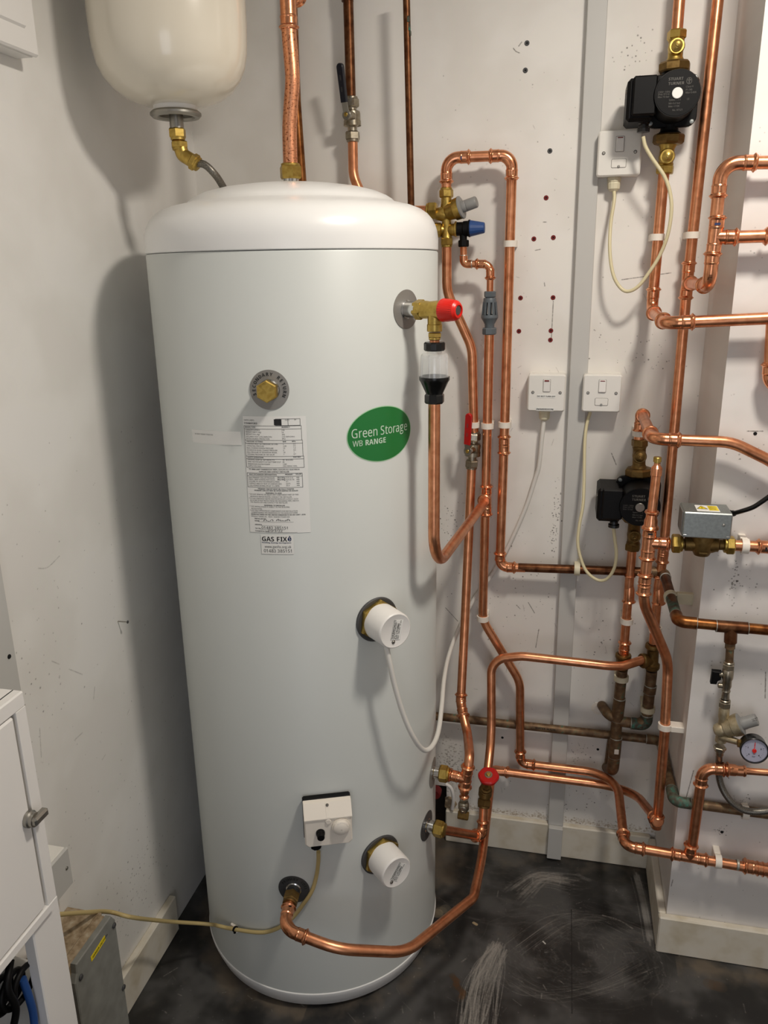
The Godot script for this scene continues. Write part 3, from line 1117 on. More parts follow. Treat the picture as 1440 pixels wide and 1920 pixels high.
func build_room() -> void:
	var rng := RandomNumberGenerator.new()
	rng.seed = 7
	var dirt := Color(0.16, 0.14, 0.12)
	# back wall: painted board with scuffs round the pipes
	var box := Rect2(-0.95, -0.05, 1.35, 2.2)
	var im := surface_image(1254, 2044, 0.004, 4, Color(0.9, 0.885, 0.855), Color(0.93, 0.918, 0.893))
	for s in [[Vector2(-0.0085,1.0009), 0.006, 0.035, 45], [Vector2(-0.0156,0.931), 0.006, 0.03, 26], [Vector2(-0.2653,0.9804), 0.02, 0.03, 26], [Vector2(-0.2925,0.9503), 0.012, 0.02, 14], [Vector2(0.1073,2.0088), 0.02, 0.03, 14], [Vector2(0.1033,1.9913), 0.015, 0.02, 10], [Vector2(0.1812,1.4034), 0.02, 0.05, 22], [Vector2(0.0799,1.4328), 0.02, 0.02, 10], [Vector2(0.1098,0.1839), 0.08, 0.05, 60], [Vector2(-0.0705,0.7832), 0.06, 0.08, 40], [Vector2(0.122,0.6659), 0.05, 0.05, 30], [Vector2(0.0745,0.3137), 0.03, 0.03, 40], [Vector2(-0.2573,0.217), 0.03, 0.04, 60], [Vector2(-0.2252,0.0797), 0.03, 0.02, 30], [Vector2(0.0388,0.3255), 0.01, 0.03, 25]]:
		speckle(im, box, rng, s[0], Vector2(s[1], s[2]), s[3], 0.0012, dirt, 0.75)
	for i in 420:
		speckle(im, box, rng, Vector2(rng.randf_range(-0.3, 0.3), rng.randf_range(0.1, 2.0)), Vector2.ZERO, 1, 0.0009, dirt, 0.4)
	for l in [[Vector2(-0.148,2.0267), Vector2(-0.1421,2.0203), Vector2(-0.1341,2.0167)], [Vector2(-0.1304,2.0376), Vector2(-0.1368,2.03)], [Vector2(-0.0405,1.5044), Vector2(-0.0413,1.4143)], [Vector2(-0.0694,0.7537), Vector2(-0.0521,0.7253)], [Vector2(0.1111,1.1532), Vector2(0.124,1.125)], [Vector2(-0.2839,0.721), Vector2(-0.2508,0.6854)], [Vector2(-0.1562,0.6707), Vector2(-0.1695,0.6387)], [Vector2(-0.0859,1.6158), Vector2(-0.0741,1.6178)], [Vector2(0.107,1.5496), Vector2(0.2113,1.5631)], [Vector2(-0.0706,1.6757), Vector2(-0.0636,1.6755)], [Vector2(-0.0627,1.5458), Vector2(-0.0612,1.5376)], [Vector2(-0.099,0.7438), Vector2(-0.0891,0.7341)], [Vector2(-0.0395,0.6812), Vector2(-0.0455,0.6272)]]:
		scratch(im, box, l, 0.0014, dirt, 0.6, rng)
	for i in 60:
		var p := Vector2(rng.randf_range(-0.25, 0.28), rng.randf_range(0.15, 1.9))
		scratch(im, box, [p, p + Vector2(rng.randf_range(-0.012, 0.012), rng.randf_range(-0.02, 0.02))], 0.001, dirt, 0.22, rng)
	# brown specks where the skirting meets the wall, and grime by the old hole behind the cylinder
	for i in 900:
		speckle(im, box, rng, Vector2(rng.randf_range(-0.24, 0.3), 0.105 + absf(rng.randfn()) * 0.008), Vector2.ZERO, 1, 0.002, Color(0.45, 0.36, 0.25), 0.25)
	for i in 260:
		speckle(im, box, rng, Vector2(-0.27, 0.24), Vector2(0.02, 0.05), 1, 0.002, Color(0.25, 0.2, 0.15), 0.3)
	var wall_mat := painted(im, 0.62)
	var g := Geo.new()
	wall_z(g, -0.9, -0.4, 0.0, 2.45, 0.0, 0.1, box)
	wall_z(g, -0.4, -0.276, 0.172, 2.45, 0.0, 0.1, box)
	wall_z(g, -0.276, 1.3, 0.0, 2.45, 0.0, 0.1, box)
	structure("wall_back", "off-white painted back wall carrying the copper pipes", g, wall_mat)
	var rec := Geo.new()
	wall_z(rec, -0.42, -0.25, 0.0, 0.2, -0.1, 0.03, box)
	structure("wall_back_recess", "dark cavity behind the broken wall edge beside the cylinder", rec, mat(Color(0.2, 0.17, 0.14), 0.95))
	# left wall, image across (z, y)
	var lbox := Rect2(0.0, -0.05, 1.6, 2.2)
	var li := surface_image(1200, 1650, 0.004, 14, Color(0.895, 0.885, 0.86), Color(0.925, 0.917, 0.895))
	for i in 260:
		speckle(li, lbox, rng, Vector2(rng.randf_range(0.3, 1.0), rng.randf_range(0.1, 1.3)), Vector2.ZERO, 1, 0.001, dirt, 0.4)
	for s in [[Vector2(0.5686,0.2447), 0.06, 0.06, 70], [Vector2(0.6445,0.2231), 0.05, 0.05, 50], [Vector2(0.8384,0.8684), 0.05, 0.1, 20], [Vector2(0.7719,0.8865), 0.06, 0.04, 16]]:
		speckle(li, lbox, rng, s[0], Vector2(s[1], s[2]), s[3], 0.0014, dirt, 0.5)
	for l in [[Vector2(0.7726,0.8978), Vector2(0.7533,0.8813)], [Vector2(0.7424,0.712), Vector2(0.7153,0.7117)], [Vector2(0.6647,0.6159), Vector2(0.6517,0.6201)], [Vector2(0.8325,0.7934), Vector2(0.8402,0.7383)], [Vector2(0.7723,1.0805), Vector2(0.7462,1.0728), Vector2(0.709,1.0809)], [Vector2(0.7279,0.858), Vector2(0.6902,0.8266)], [Vector2(0.6568,0.7812), Vector2(0.6659,0.7572)], [Vector2(0.5562,0.658), Vector2(0.5457,0.665)]]:
		scratch(li, lbox, l, 0.0014, dirt, 0.24, rng)
	var lg := Geo.new()
	var q := []
	for c in [Vector2(2.9, 0), Vector2(0, 0), Vector2(0, 2.45), Vector2(2.9, 2.45)]:
		q.append([Vector3(-0.9, c.y, c.x), (c - lbox.position) / lbox.size])
	slab(lg, q, RIGHT, 0.1)
	structure("wall_left", "off-white painted left wall with small scuffs", lg, painted(li, 0.6))
	# boxed-in duct at the right: its front carries the right-hand pipes
	var bbox := Rect2(0.295, -0.05, 0.6, 2.2)
	var bi := surface_image(560, 2040, 0.005, 24, Color(0.88, 0.864, 0.846), Color(0.91, 0.896, 0.88))
	for s in [[Vector2(0.356,0.9677), 0.004, 0.04, 26], [Vector2(0.3521,0.9462), 0.006, 0.02, 12], [Vector2(0.3642,0.9091), 0.03, 0.03, 14], [Vector2(0.3481,0.7603), 0.03, 0.03, 14], [Vector2(0.3425,1.2245), 0.02, 0.01, 12], [Vector2(0.3927,0.3527), 0.01, 0.01, 20], [Vector2(0.4295,0.4391), 0.012, 0.008, 22], [Vector2(0.4073,0.9363), 0.02, 0.03, 14]]:
		speckle(bi, bbox, rng, s[0], Vector2(s[1], s[2]), s[3], 0.0012, dirt, 0.7)
	for i in 150:
		speckle(bi, bbox, rng, Vector2(rng.randf_range(0.3, 0.55), rng.randf_range(0.1, 1.9)), Vector2.ZERO, 1, 0.001, dirt, 0.4)
	for l in [[Vector2(0.3456,1.2681), Vector2(0.3744,1.269)], [Vector2(0.3002,0.1992), Vector2(0.2983,0.1805)], [Vector2(0.3186,0.4993), Vector2(0.3088,0.421)], [Vector2(0.4381,0.757), Vector2(0.4442,0.6945)], [Vector2(0.3824,0.5082), Vector2(0.3932,0.4892)]]:
		scratch(bi, bbox, l, 0.0016, dirt, 0.5, rng)
	var bg := Geo.new()
	wall_z(bg, 0.295, 1.3, 0.0, 2.45, 0.283, 0.283, bbox)
	structure("wall_right_boxing", "white boxed-in duct projecting at the right of the back wall", bg, painted(bi, 0.6))
	# floor: black paint worn through in sweeping arcs
	var fbox := Rect2(-0.95, -0.05, 1.7, 1.0)
	var fi := surface_image(1836, 1080, 0.0045, 34, Color(0.13, 0.127, 0.122), Color(0.3, 0.295, 0.29))
	var chalk := Color(0.62, 0.6, 0.57)
	for i in 2600:
		var p := Vector2(rng.randf_range(-0.9, 0.7), rng.randf_range(0.0, 0.95))
		speckle(fi, fbox, rng, p, Vector2.ZERO, 1, 0.0016, chalk if rng.randf() < 0.6 else Color(0.08, 0.08, 0.08), 0.3)
	# brown dusty ground showing round the cylinder and by the back wall
	var fn := noise(0.012, 77)
	for j in range(0, 1080, 2):
		for i in range(0, 1836, 2):
			var p := Vector2(-0.95 + 1.7 * i / 1836.0, -0.05 + j / 1080.0)
			var near := clampf(1.0 - absf(p.distance_to(Vector2(CX, CZ)) - CR) / 0.06, 0.0, 1.0) * (0.5 if p.x > -0.5 else 1.0)
			near = maxf(near, clampf(1.0 - (p.x + 0.28) / 0.16, 0.0, 1.0) * clampf(1.0 - (p.y - 0.16) / 0.16, 0.0, 1.0))
			near = maxf(near, clampf(1.0 - absf(p.y - 0.325) / 0.05, 0.0, 1.0) * (0.95 if p.x > 0.32 else 0.0))
			near = maxf(near, 0.55 * clampf(1.0 - absf(p.y - 0.03) / 0.09, 0.0, 1.0))
			var k := clampf(near * 1.3 + fn.get_noise_2d(i, j) * 0.9 - 0.35, 0.0, 1.0) * 0.75
			if k > 0.02:
				for a in 2:
					for b in 2:
						fi.set_pixel(i + a, j + b, fi.get_pixel(i + a, j + b).lerp(Color(0.42, 0.37, 0.31), k))
	var arcs := [[Vector2(-0.1106,0.355), Vector2(-0.1394,0.4126), Vector2(-0.1587,0.4923), Vector2(-0.161,0.6029)], [Vector2(-0.0897,0.3572), Vector2(-0.1093,0.4218), Vector2(-0.1236,0.4994), Vector2(-0.1234,0.6077)], [Vector2(-0.0729,0.3747), Vector2(-0.0822,0.4466), Vector2(-0.0796,0.5855)]]
	for k in 90:
		var t := rng.randf() * 1.999
		var i0 := int(t)
		var pts := []
		for m in 4:
			var a0: Vector2 = arcs[i0][mini(m, arcs[i0].size() - 1)]
			var a1: Vector2 = arcs[i0 + 1][mini(m, arcs[i0 + 1].size() - 1)]
			pts.append(a0.lerp(a1, t - i0) + Vector2(rng.randfn(), rng.randfn()) * 0.006)
		scratch(fi, fbox, pts, rng.randf_range(0.0012, 0.005), chalk, rng.randf_range(0.06, 0.36), rng)
	for k in 60:
		var off := Vector2(rng.randfn() * 0.02, rng.randfn() * 0.02)
		scratch(fi, fbox, [Vector2(-0.0535,0.1716) + off, Vector2(-0.0046,0.108) + off * 0.8, Vector2(0.0658,0.1034) + off], rng.randf_range(0.002, 0.007), chalk, rng.randf_range(0.05, 0.2), rng)
	for k in 26:
		var off := Vector2(rng.randfn() * 0.02, rng.randfn() * 0.012)
		scratch(fi, fbox, [Vector2(-0.0294,0.3575) + off, Vector2(0.0643,0.2536) + off, Vector2(0.1563,0.2201) + off * 0.8, Vector2(0.2388,0.2428) + off], rng.randf_range(0.001, 0.003), chalk, rng.randf_range(0.05, 0.2), rng)
	for k in 22:
		var off := Vector2(rng.randfn() * 0.02, rng.randfn() * 0.015)
		scratch(fi, fbox, [Vector2(-0.055,0.4483) + off, Vector2(0.0189,0.4762) + off, Vector2(0.1374,0.4295) + off * 0.7, Vector2(0.2494,0.3459) + off], rng.randf_range(0.001, 0.003), chalk, rng.randf_range(0.05, 0.18), rng)
	for k in 26:
		var off := Vector2(rng.randfn() * 0.006, rng.randfn() * 0.01)
		scratch(fi, fbox, [Vector2(0.2489,0.045) + off, Vector2(0.2594,0.1402) + off, Vector2(0.2662,0.2623) + off], rng.randf_range(0.003, 0.006), Color(0.55, 0.54, 0.52), rng.randf_range(0.12, 0.4), rng)
	for k in 260:
		var c0: Vector2 = Vector2(0.0839,0.3496)
		var r := rng.randf_range(0.03, 0.19)
		var a0 := rng.randf_range(0.0, TAU)
		var pts := []
		for m in 5:
			var an := a0 + m * rng.randf_range(0.12, 0.22)
			pts.append(c0 + Vector2(cos(an) * r * 1.25, sin(an) * r * 0.8) + Vector2(rng.randfn(), rng.randfn()) * 0.006)
		scratch(fi, fbox, pts, rng.randf_range(0.0015, 0.006), Color(0.5, 0.49, 0.47), rng.randf_range(0.03, 0.11), rng)
	for k in 200:
		var p := Vector2(rng.randf_range(-0.25, 0.28), rng.randf_range(0.06, 0.3))
		var dv := Vector2(rng.randf_range(0.03, 0.09), rng.randf_range(-0.02, 0.02))
		scratch(fi, fbox, [p, p + dv * 0.5 + Vector2(0, 0.003), p + dv], rng.randf_range(0.002, 0.008), Color(0.42, 0.4, 0.38), rng.randf_range(0.04, 0.14), rng)
	for k in 320:
		var p := Vector2(rng.randf_range(-0.9, 0.7), rng.randf_range(0.1, 0.95))
		scratch(fi, fbox, [p, p + Vector2(rng.randfn(), rng.randfn()) * 0.012], rng.randf_range(0.001, 0.004), chalk, rng.randf_range(0.08, 0.35), rng)
	scratch(fi, fbox, [Vector2(0.1566,0.2093), Vector2(0.1954,0.2172), Vector2(0.2264,0.2368)], 0.005, chalk, 0.7, rng)
	scratch(fi, fbox, [Vector2(0.0786,0.2059), Vector2(0.0804,0.5117)], 0.002, Color(0.07, 0.07, 0.07), 0.8, rng)
	scratch(fi, fbox, [Vector2(0.0967,0.0767), Vector2(0.1079,0.0845), Vector2(0.1259,0.0908)], 0.014, Color(0.4, 0.39, 0.38), 0.4, rng)
	for s in [[Vector2(-0.1774,0.4816), Vector2(-0.1826,0.4974)], [Vector2(-0.1666,0.5256), Vector2(-0.1613,0.5102), Vector2(-0.1755,0.4959)], [Vector2(-0.1915,0.4697), Vector2(-0.1814,0.4795)]]:
		scratch(fi, fbox, s, 0.016, Color(0.34, 0.2, 0.08), 0.5, rng)
	scratch(fi, fbox, [Vector2(-0.1613,0.301), Vector2(-0.1541,0.3047)], 0.008, Color(0.66, 0.58, 0.45), 0.9)
	scratch(fi, fbox, [Vector2(0.0113,0.3243), Vector2(0.0166,0.3298)], 0.004, Color(0.8, 0.79, 0.76), 0.9)
	scratch(fi, fbox, [Vector2(-0.2557,0.2888), Vector2(-0.2378,0.2704)], 0.03, Color(0.6, 0.54, 0.43), 0.6, rng)
	scratch(fi, fbox, [Vector2(0.388,0.3691), Vector2(0.4106,0.3716)], 0.03, Color(0.33, 0.22, 0.12), 0.35, rng)
	var fg := Geo.new()
	var fq := []
	for c in [Vector2(-1.0, -0.1), Vector2(1.3, -0.1), Vector2(1.3, 2.9), Vector2(-1.0, 2.9)]:
		fq.append([Vector3(c.x, 0, c.y), (c - fbox.position) / fbox.size])
	slab(fg, fq, UP, 0.1)
	structure("floor", "black painted floor with chalky sweeping scuffs and worn brown patches", fg, painted(fi, 0.42))
	# rest of the room, out of the picture
	var cg := Geo.new()
	rbox(cg, Vector3(0.2, 2.5, 1.4), RIGHT, UP, OUT, Vector3(2.4, 0.1, 3.2), 0.0)
	structure("ceiling", "plain white ceiling over the room", cg, M.ceiling)
	var rg := Geo.new()
	rbox(rg, Vector3(1.35, 1.225, 1.4), RIGHT, UP, OUT, Vector3(0.1, 2.45, 3.2), 0.0)
	structure("wall_right", "plain off-white wall on the right", rg, M.plaster)
	var wg := Geo.new()
	rbox(wg, Vector3(0.2, 1.225, 2.95), RIGHT, UP, OUT, Vector3(2.4, 2.45, 0.1), 0.0)
	structure("wall_front", "plain off-white wall behind the camera", wg, M.plaster)
	# skirting boards
	var sk := Geo.new()
	rbox(sk, Vector3(0.003, 0.0515, 0.009), RIGHT, UP, OUT, Vector3(0.558, 0.103, 0.018), 0.003)
	structure("baseboard_back", "cream skirting board along the back wall", sk, M.skirting)
	var sl := Geo.new()
	rbox(sl, Vector3(-0.891, 0.0515, 1.45), RIGHT, UP, OUT, Vector3(0.018, 0.103, 1.955), 0.003)
	structure("baseboard_left", "grimy cream skirting board on the left wall", sl, M.skirting)
	var sr := Geo.new()
	rbox(sr, Vector3(0.788, 0.0515, 0.292), RIGHT, UP, OUT, Vector3(1.022, 0.103, 0.018), 0.003)
	structure("baseboard_right", "cream skirting board across the front of the boxed duct", sr, M.skirting)
	var ss := Geo.new()
	rbox(ss, Vector3(0.286, 0.0515, 0.1505), RIGHT, UP, OUT, Vector3(0.018, 0.103, 0.265), 0.003)
	structure("baseboard_boxing", "cream skirting board along the side of the boxed duct", ss, M.skirting)
	# plastic trunking down the back wall
	var t0 := Vector3(0.0219,2.1585,0.009)
	var t1 := Vector3(0.0305,0.0097,0.02)
	var o := thing("cable_trunking", "pale grey plastic cable trunking running down the back wall between the switches", "trunking", Vector3(t1.x, 0, 0))
	var tg := Geo.new()
	bar(tg, Vector3(t0.x, t0.y, 0.008), Vector3(t1.x, 0.104, 0.008), RIGHT, 0.038, 0.016, 0.001)
	bar(tg, Vector3(t1.x + 0.001, 0.104, 0.0265), Vector3(t1.x, 0.004, 0.0265), RIGHT, 0.038, 0.017, 0.001)
	part(o, "base", tg, M.trunk)
	var tl := Geo.new()
	bar(tl, Vector3(t0.x, t0.y, 0.018), Vector3(t1.x, 0.104, 0.018), RIGHT, 0.0405, 0.005, 0.0015)
	part(o, "cover", tl, M.trunk)


func build_cylinder() -> void:
	var o := thing("hot_water_cylinder", "tall white floor-standing hot water cylinder with domed lid and green oval badge", "water cylinder", Vector3(CX, 0, CZ))
	var c := Vector3(CX, 0, CZ)
	var seam := 1.614
	var b := Geo.new()
	lathe(b, c, UP, [Vector2(0, 0.046), Vector2(CR - 0.003, 0.046), Vector2(CR, 0.05), Vector2(CR, seam - 0.004), Vector2(CR - 0.002, seam - 0.001), Vector2(0, seam - 0.001)], 120)
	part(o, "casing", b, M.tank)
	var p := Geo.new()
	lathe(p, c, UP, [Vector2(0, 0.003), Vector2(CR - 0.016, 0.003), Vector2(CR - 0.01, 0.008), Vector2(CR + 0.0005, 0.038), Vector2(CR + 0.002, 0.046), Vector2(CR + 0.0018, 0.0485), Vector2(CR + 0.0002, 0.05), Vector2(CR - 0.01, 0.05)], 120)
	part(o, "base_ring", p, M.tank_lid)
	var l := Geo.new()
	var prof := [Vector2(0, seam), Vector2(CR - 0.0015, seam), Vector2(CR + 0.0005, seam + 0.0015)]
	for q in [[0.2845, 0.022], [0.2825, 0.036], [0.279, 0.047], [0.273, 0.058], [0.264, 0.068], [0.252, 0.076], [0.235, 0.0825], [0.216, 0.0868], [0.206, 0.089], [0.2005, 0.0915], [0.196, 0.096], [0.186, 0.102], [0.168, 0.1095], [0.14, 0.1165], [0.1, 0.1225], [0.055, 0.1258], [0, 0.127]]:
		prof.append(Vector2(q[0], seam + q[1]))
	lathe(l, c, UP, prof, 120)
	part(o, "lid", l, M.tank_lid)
	# fixings on the lid edge
	# --- bosses and plates
	for s in [["secondary", 82.0268, Vector3(-0.5034,1.3842,0.6296).y, 0.0345, M.plate], ["primary", 83.6619, Vector3(-0.5086,0.3314,0.6303).y, 0.0335, M.plate_dark], ["relief", 27.5698, Vector3(-0.2882,1.5109,0.4794).y, 0.0345, M.plate], ["flow", 2.5, 0.468, 0.0345, M.plate], ["return", 12.0, 0.357, 0.0345, M.plate_dark]]:
		var deg: float = s[1]
		var y: float = s[2]
		var n := around(deg)
		var rt := Vector3(n.z, 0, -n.x)
		var at := on_cyl(deg, y)
		var g := Geo.new()
		# thin plate bent to the casing
		var place := func(u: float, v: float) -> Array:
			var d2 := deg - rad_to_deg(u / CR)
			return [on_cyl(d2, y + v, 0.0012), around(d2)]
		var centre := g.vert(on_cyl(deg, y, 0.0012), n)
		var ring := []
		for i in 49:
			var a := TAU * i / 48.0
			var q: Array = place.call(cos(a) * s[3], sin(a) * s[3])
			ring.append(g.vert(q[0], q[1]))
		for i in 48:
			g.tri(centre, ring[i], ring[i + 1])
		var rim := []
		for i in 49:
			var a := TAU * i / 48.0
			var rd := rt * cos(a) + UP * sin(a)
			rim.append([g.vert(g.v[ring[i]], rd), g.vert(g.v[ring[i]] - around(deg) * 0.002, rd)])
		for i in 48:
			g.quad(rim[i][0], rim[i + 1][0], rim[i + 1][1], rim[i][1])
		var plate := part(o, "boss_plate", g, s[4], "round grey plate round a pipe boss")
		if s[0] in ["secondary", "primary"]:
			var tx := Geo.new()
			var word := "SECONDARY RETURN" if s[0] == "secondary" else "PRIMARY COIL"
			var from := 196.0 if s[0] == "secondary" else 148.0
			var to := -22.0 if s[0] == "secondary" else 8.0
			var rr: float = s[3] * 0.7
			for i in word.length():
				var ch := word[i]
				if ch == " ":
					continue
				var ang := deg_to_rad(lerpf(from, to, i / float(word.length() - 1)))
				var c2 := Vector2(cos(ang), sin(ang)) * rr
				var turned := func(u: float, v: float) -> Array:
					var w := Vector2(u, v).rotated(ang - PI / 2.0) + c2
					var d3 := deg - rad_to_deg(w.x / CR)
					return [on_cyl(d3, y + w.y, 0.0016), around(d3)]
				letters(tx, ch, 0.0058, true, 0.0, 0.0, turned, 1)
			part(plate, "lettering", tx, M.ink)
		var st := Geo.new()
		if s[0] == "secondary":
			lathe(st, at, n, [Vector2(0.019, 0), Vector2(0.0185, 0.004), Vector2(0.0165, 0.007), Vector2(0, 0.007)], 32)
			part(o, "boss", st, M.chrome)
			var hx := Geo.new()
			nut(hx, at + n * 0.0155, n, 0.0195, 0.019, 0.52)
			part(o, "blanking_cap", hx, M.brass, "brass hexagon blanking cap")
		else:
			lathe(st, at - n * 0.004, n, [Vector2(0.0165, 0), Vector2(0.0165, 0.006), Vector2(0.0145, 0.0075), Vector2(0.0145, 0.03), Vector2(0, 0.03)], 32)
			part(o, "boss", st, M.chrome)
	# --- top outlet boss
	var tb := Geo.new()
	lathe(tb, c + UP * (seam + 0.122), UP, [Vector2(0.0185, 0), Vector2(0.0175, 0.004), Vector2(0.015, 0.006), Vector2(0.015, 0.03), Vector2(0, 0.03)], 32)
	part(o, "boss", tb, M.chrome)
	# --- data label
	var dl := bent(92.4, 1.338, 0.0005)
	var pg := Geo.new()
	sheet(pg, 0.0, -0.214, 0.1125, 0.214, dl, 14, 1)
	var label := part(o, "data_label", pg, M.paper, "white data label with tables of small print")
	var ink := Geo.new()
	var il := bent(92.4, 1.338, 0.0007)
	var rows := [[2, 8.4, 2.6, "DATA LABEL", 0], [1.5, 14.3, 3.2, "7733601303", 1], [3, 20.6, 1.5, "MODEL TYPE", 1], [69, 20.4, 1.5, "INDIRECT", 1],
		[4, 25.8, 1.5, "CAPACITY (LITRES)", 0], [69, 25.6, 1.5, "250", 0], [4, 29.7, 1.5, "WEIGHT EMPTY (Kg)", 0], [69, 29.5, 1.5, "54", 0], [4, 33.6, 1.5, "WEIGHT FULL (Kg)", 0], [69, 33.3, 1.5, "304", 0],
		[4, 37.5, 1.5, "DECLARED HEAT LOSS (kWh/24h)", 0], [69, 37.2, 1.5, "2.02 kWh/24hrs", 0], [4, 41.2, 1.5, "WATER INGRESS PROTECTION", 0], [69, 41, 1.5, "IPX2", 0],
		[4, 46.2, 1.7, "PRESSURE SETTINGS", 1], [70, 46, 1.6, "BAR", 1], [86, 45.8, 1.6, "MPa", 1],
		[4, 50.6, 1.5, "CONTROL INLET SET PRESSURE SETTING", 0], [70, 50.4, 1.5, "3", 0], [88, 50.2, 1.5, "0.3", 0], [4, 54.3, 1.5, "OPERATING PRESSURE", 0], [70, 54, 1.5, "3.00", 0], [88, 53.7, 1.5, "0.3", 0],
		[4, 58, 1.5, "MAX CYLINDER DESIGN PRESSURE", 0], [70, 57.8, 1.5, "10", 0], [88, 57.5, 1.5, "1.0", 0], [4, 61.8, 1.5, "EXPANSION VESSEL CHARGE PRESSURE", 0], [70, 61.5, 1.5, "3", 0], [88, 61.2, 1.5, "0.3", 0],
		[4, 65.6, 1.5, "MAX PRESSURE OF EXPANSION VESSEL", 0], [70, 65.3, 1.5, "10", 0], [88, 65, 1.5, "1", 0], [4, 69.4, 1.5, "OPENING PRESSURE OF T&P VALVE", 0], [70, 69, 1.5, "7", 0], [88, 68.8, 1.5, "0.7", 0],
		[4, 74.8, 1.6, "SAFETY OPERATION", 1], [87, 74, 1.4, "Part Nos", 1], [4, 79.2, 1.5, "OPENING TEMP OF T&P VALVE (°C)", 0], [68, 79, 1.5, "90   BO25482", 0], [4, 83, 1.5, "IMM. HEATER SAFETY CUT OUT TEMP (°C)*", 0], [68, 82.8, 1.5, "85", 0],
		[4, 87, 1.5, "IMMERSION HEATER POWER", 0], [68, 86.6, 1.5, "3 kW", 0], [4, 90.6, 1.5, "SUPPLY VOLTAGE", 0], [68, 90.2, 1.5, "230-240VAC 50Hz", 0],
		[5, 96.4, 1.7, "*IF IMM LIMIT THERMOSTAT TRIPS, ISOLATE ALL ELECTRICAL", 1], [24, 100.6, 1.7, "SUPPLIES AND CONTACT INSTALLER", 1], [5, 106, 1.6, "HEAT EXCHANGER INFORMATION", 1], [71, 105.6, 1.5, "PRIMARY", 1], [90, 105.2, 1.5, "SOLAR", 1],
		[4, 111.8, 1.5, "MAX PRIMARY CIRCUIT PRESSURE", 0], [57, 111.6, 1.5, "Max Wkg", 1], [72, 111.4, 1.5, "0.35 (3.5)", 0], [91, 111, 1.5, "n/a", 1], [4, 115.4, 1.5, "PRESS. DROP ACROSS HEAT EXCH.", 0], [57, 115.2, 1.5, "Max Wkg", 1], [72, 115, 1.5, "0.01 (0.10)", 0], [91, 114.6, 1.5, "n/a", 1],
		[4, 119, 1.5, "VOLUME OF HEAT EXCHANGER (LITRES)", 0], [72, 118.6, 1.5, "4.7", 0], [91, 118.2, 1.5, "n/a", 1], [4, 122.8, 1.5, "SURFACE AREA OF HEAT EXCHANGER (M2)", 0], [72, 122.4, 1.5, "0.675", 0], [91, 122, 1.5, "n/a", 1], [4, 126.6, 1.5, "COIL POWER RATING kW (AT 15 L/MIN)", 0], [72, 126, 1.5, "20.4", 0], [91, 125.6, 1.5, "n/a", 1],
		[20, 132.4, 1.6, "PRIMARY CIRCUIT MUST BE FULLY PUMPED", 1], [13, 135.6, 1.6, "PRIMARY CIRCUIT MAY BE OPEN VENTED OR SEALED", 1], [34, 140, 1.6, "WARNING TO USER", 1], [2, 143.6, 1.6, "* DO NOT REMOVE OR ADJUST ANY COMPONENT PART OF THIS", 0], [4, 147.2, 1.6, "UNVENTED WATER HEATER. CONTACT THE INSTALLER.", 0],
		[2, 150.8, 1.6, "* IF THIS UNVENTED WATER HEATER DEVELOPS A FAULT, SUCH", 0], [4, 154.4, 1.6, "AS FLOW OF HOT WATER FROM THE DISCHARGE PIPE, SWITCH", 0], [4, 158, 1.6, "THE HEATER OFF AND CONTACT THE INSTALLER.", 0], [30, 163, 1.6, "WARNING TO INSTALLER", 1], [2, 166.6, 1.6, "* THIS INSTALLATION IS SUBJECT TO THE BUILDING", 0], [5, 170.2, 1.6, "REGULATIONS.", 0],
		[2, 173.6, 1.6, "* USE ONLY APPROPRIATE COMPONENTS FOR INSTALLATION", 0], [5, 177.2, 1.6, "& MAINTENANCE RECOMMENDED BY THE MANUFACTURER.", 0], [4, 180.8, 1.5, "MANUFACTURED IN THE UNITED KINGDOM TO BS EN 12897 : 2016", 1], [4, 184.6, 1.5, "PRODUCT SERIAL No   0034 7 850200 7733601303", 0],
		[10, 188.8, 1.6, "INSTALLED BY:", 1], [10, 193, 1.5, "NAME", 1], [10, 200.2, 1.5, "ADDRESS", 1], [10, 207.4, 1.5, "Tel. No.", 1], [10, 212.6, 1.5, "Completion Date", 1], [76, 7.8, 1.4, "DATE", 0], [92, 7.4, 1.4, "BY", 0]]
	for r in rows:
		letters(ink, r[3], r[2] / 1000.0, r[4] == 1, r[0] / 1000.0, -r[1] / 1000.0, il)
	for f in [[1.6, 17.0, 102, 5.6], [1.6, 22.6, 102, 20.0], [1.6, 42.6, 103, 5.6], [1.6, 48.2, 103, 23.4], [1.6, 71.6, 104, 5], [1.6, 76.6, 104, 15.6], [1.6, 102.4, 100, 5.4], [1.6, 107.8, 100, 20.6], [59, 4.6, 43, 11.6], [67, 4.6, 14, 11.6]]:
		var x0: float = f[0] / 1000.0
		var y0: float = -f[1] / 1000.0
		var x1: float = x0 + f[2] / 1000.0
		var y1: float = y0 - f[3] / 1000.0
		var pts := [Vector2(x0, y0), Vector2(x0, y1)]
		for i in range(1, 9):
			pts.append(Vector2(lerpf(x0, x1, i / 8.0), y1))
		pts.append(Vector2(x1, y0))
		for i in range(7, -1, -1):
			pts.append(Vector2(lerpf(x0, x1, i / 8.0), y0))
		stroke_line(ink, pts, 0.00065, il)
	stroke_line(ink, [Vector2(0.0595, -0.0104), Vector2(0.0665, -0.0104)], 0.0105, il)
	for ln in [[17, 82, 193.4], [22, 60, 200.6], [20, 66, 207.8], [30, 88, 213.0]]:
		var pts := []
		for i in 9:
			pts.append(Vector2(lerpf(ln[0], ln[1], i / 8.0), -ln[2]) / 1000.0)
		stroke_line(ink, pts, 0.00035, il)
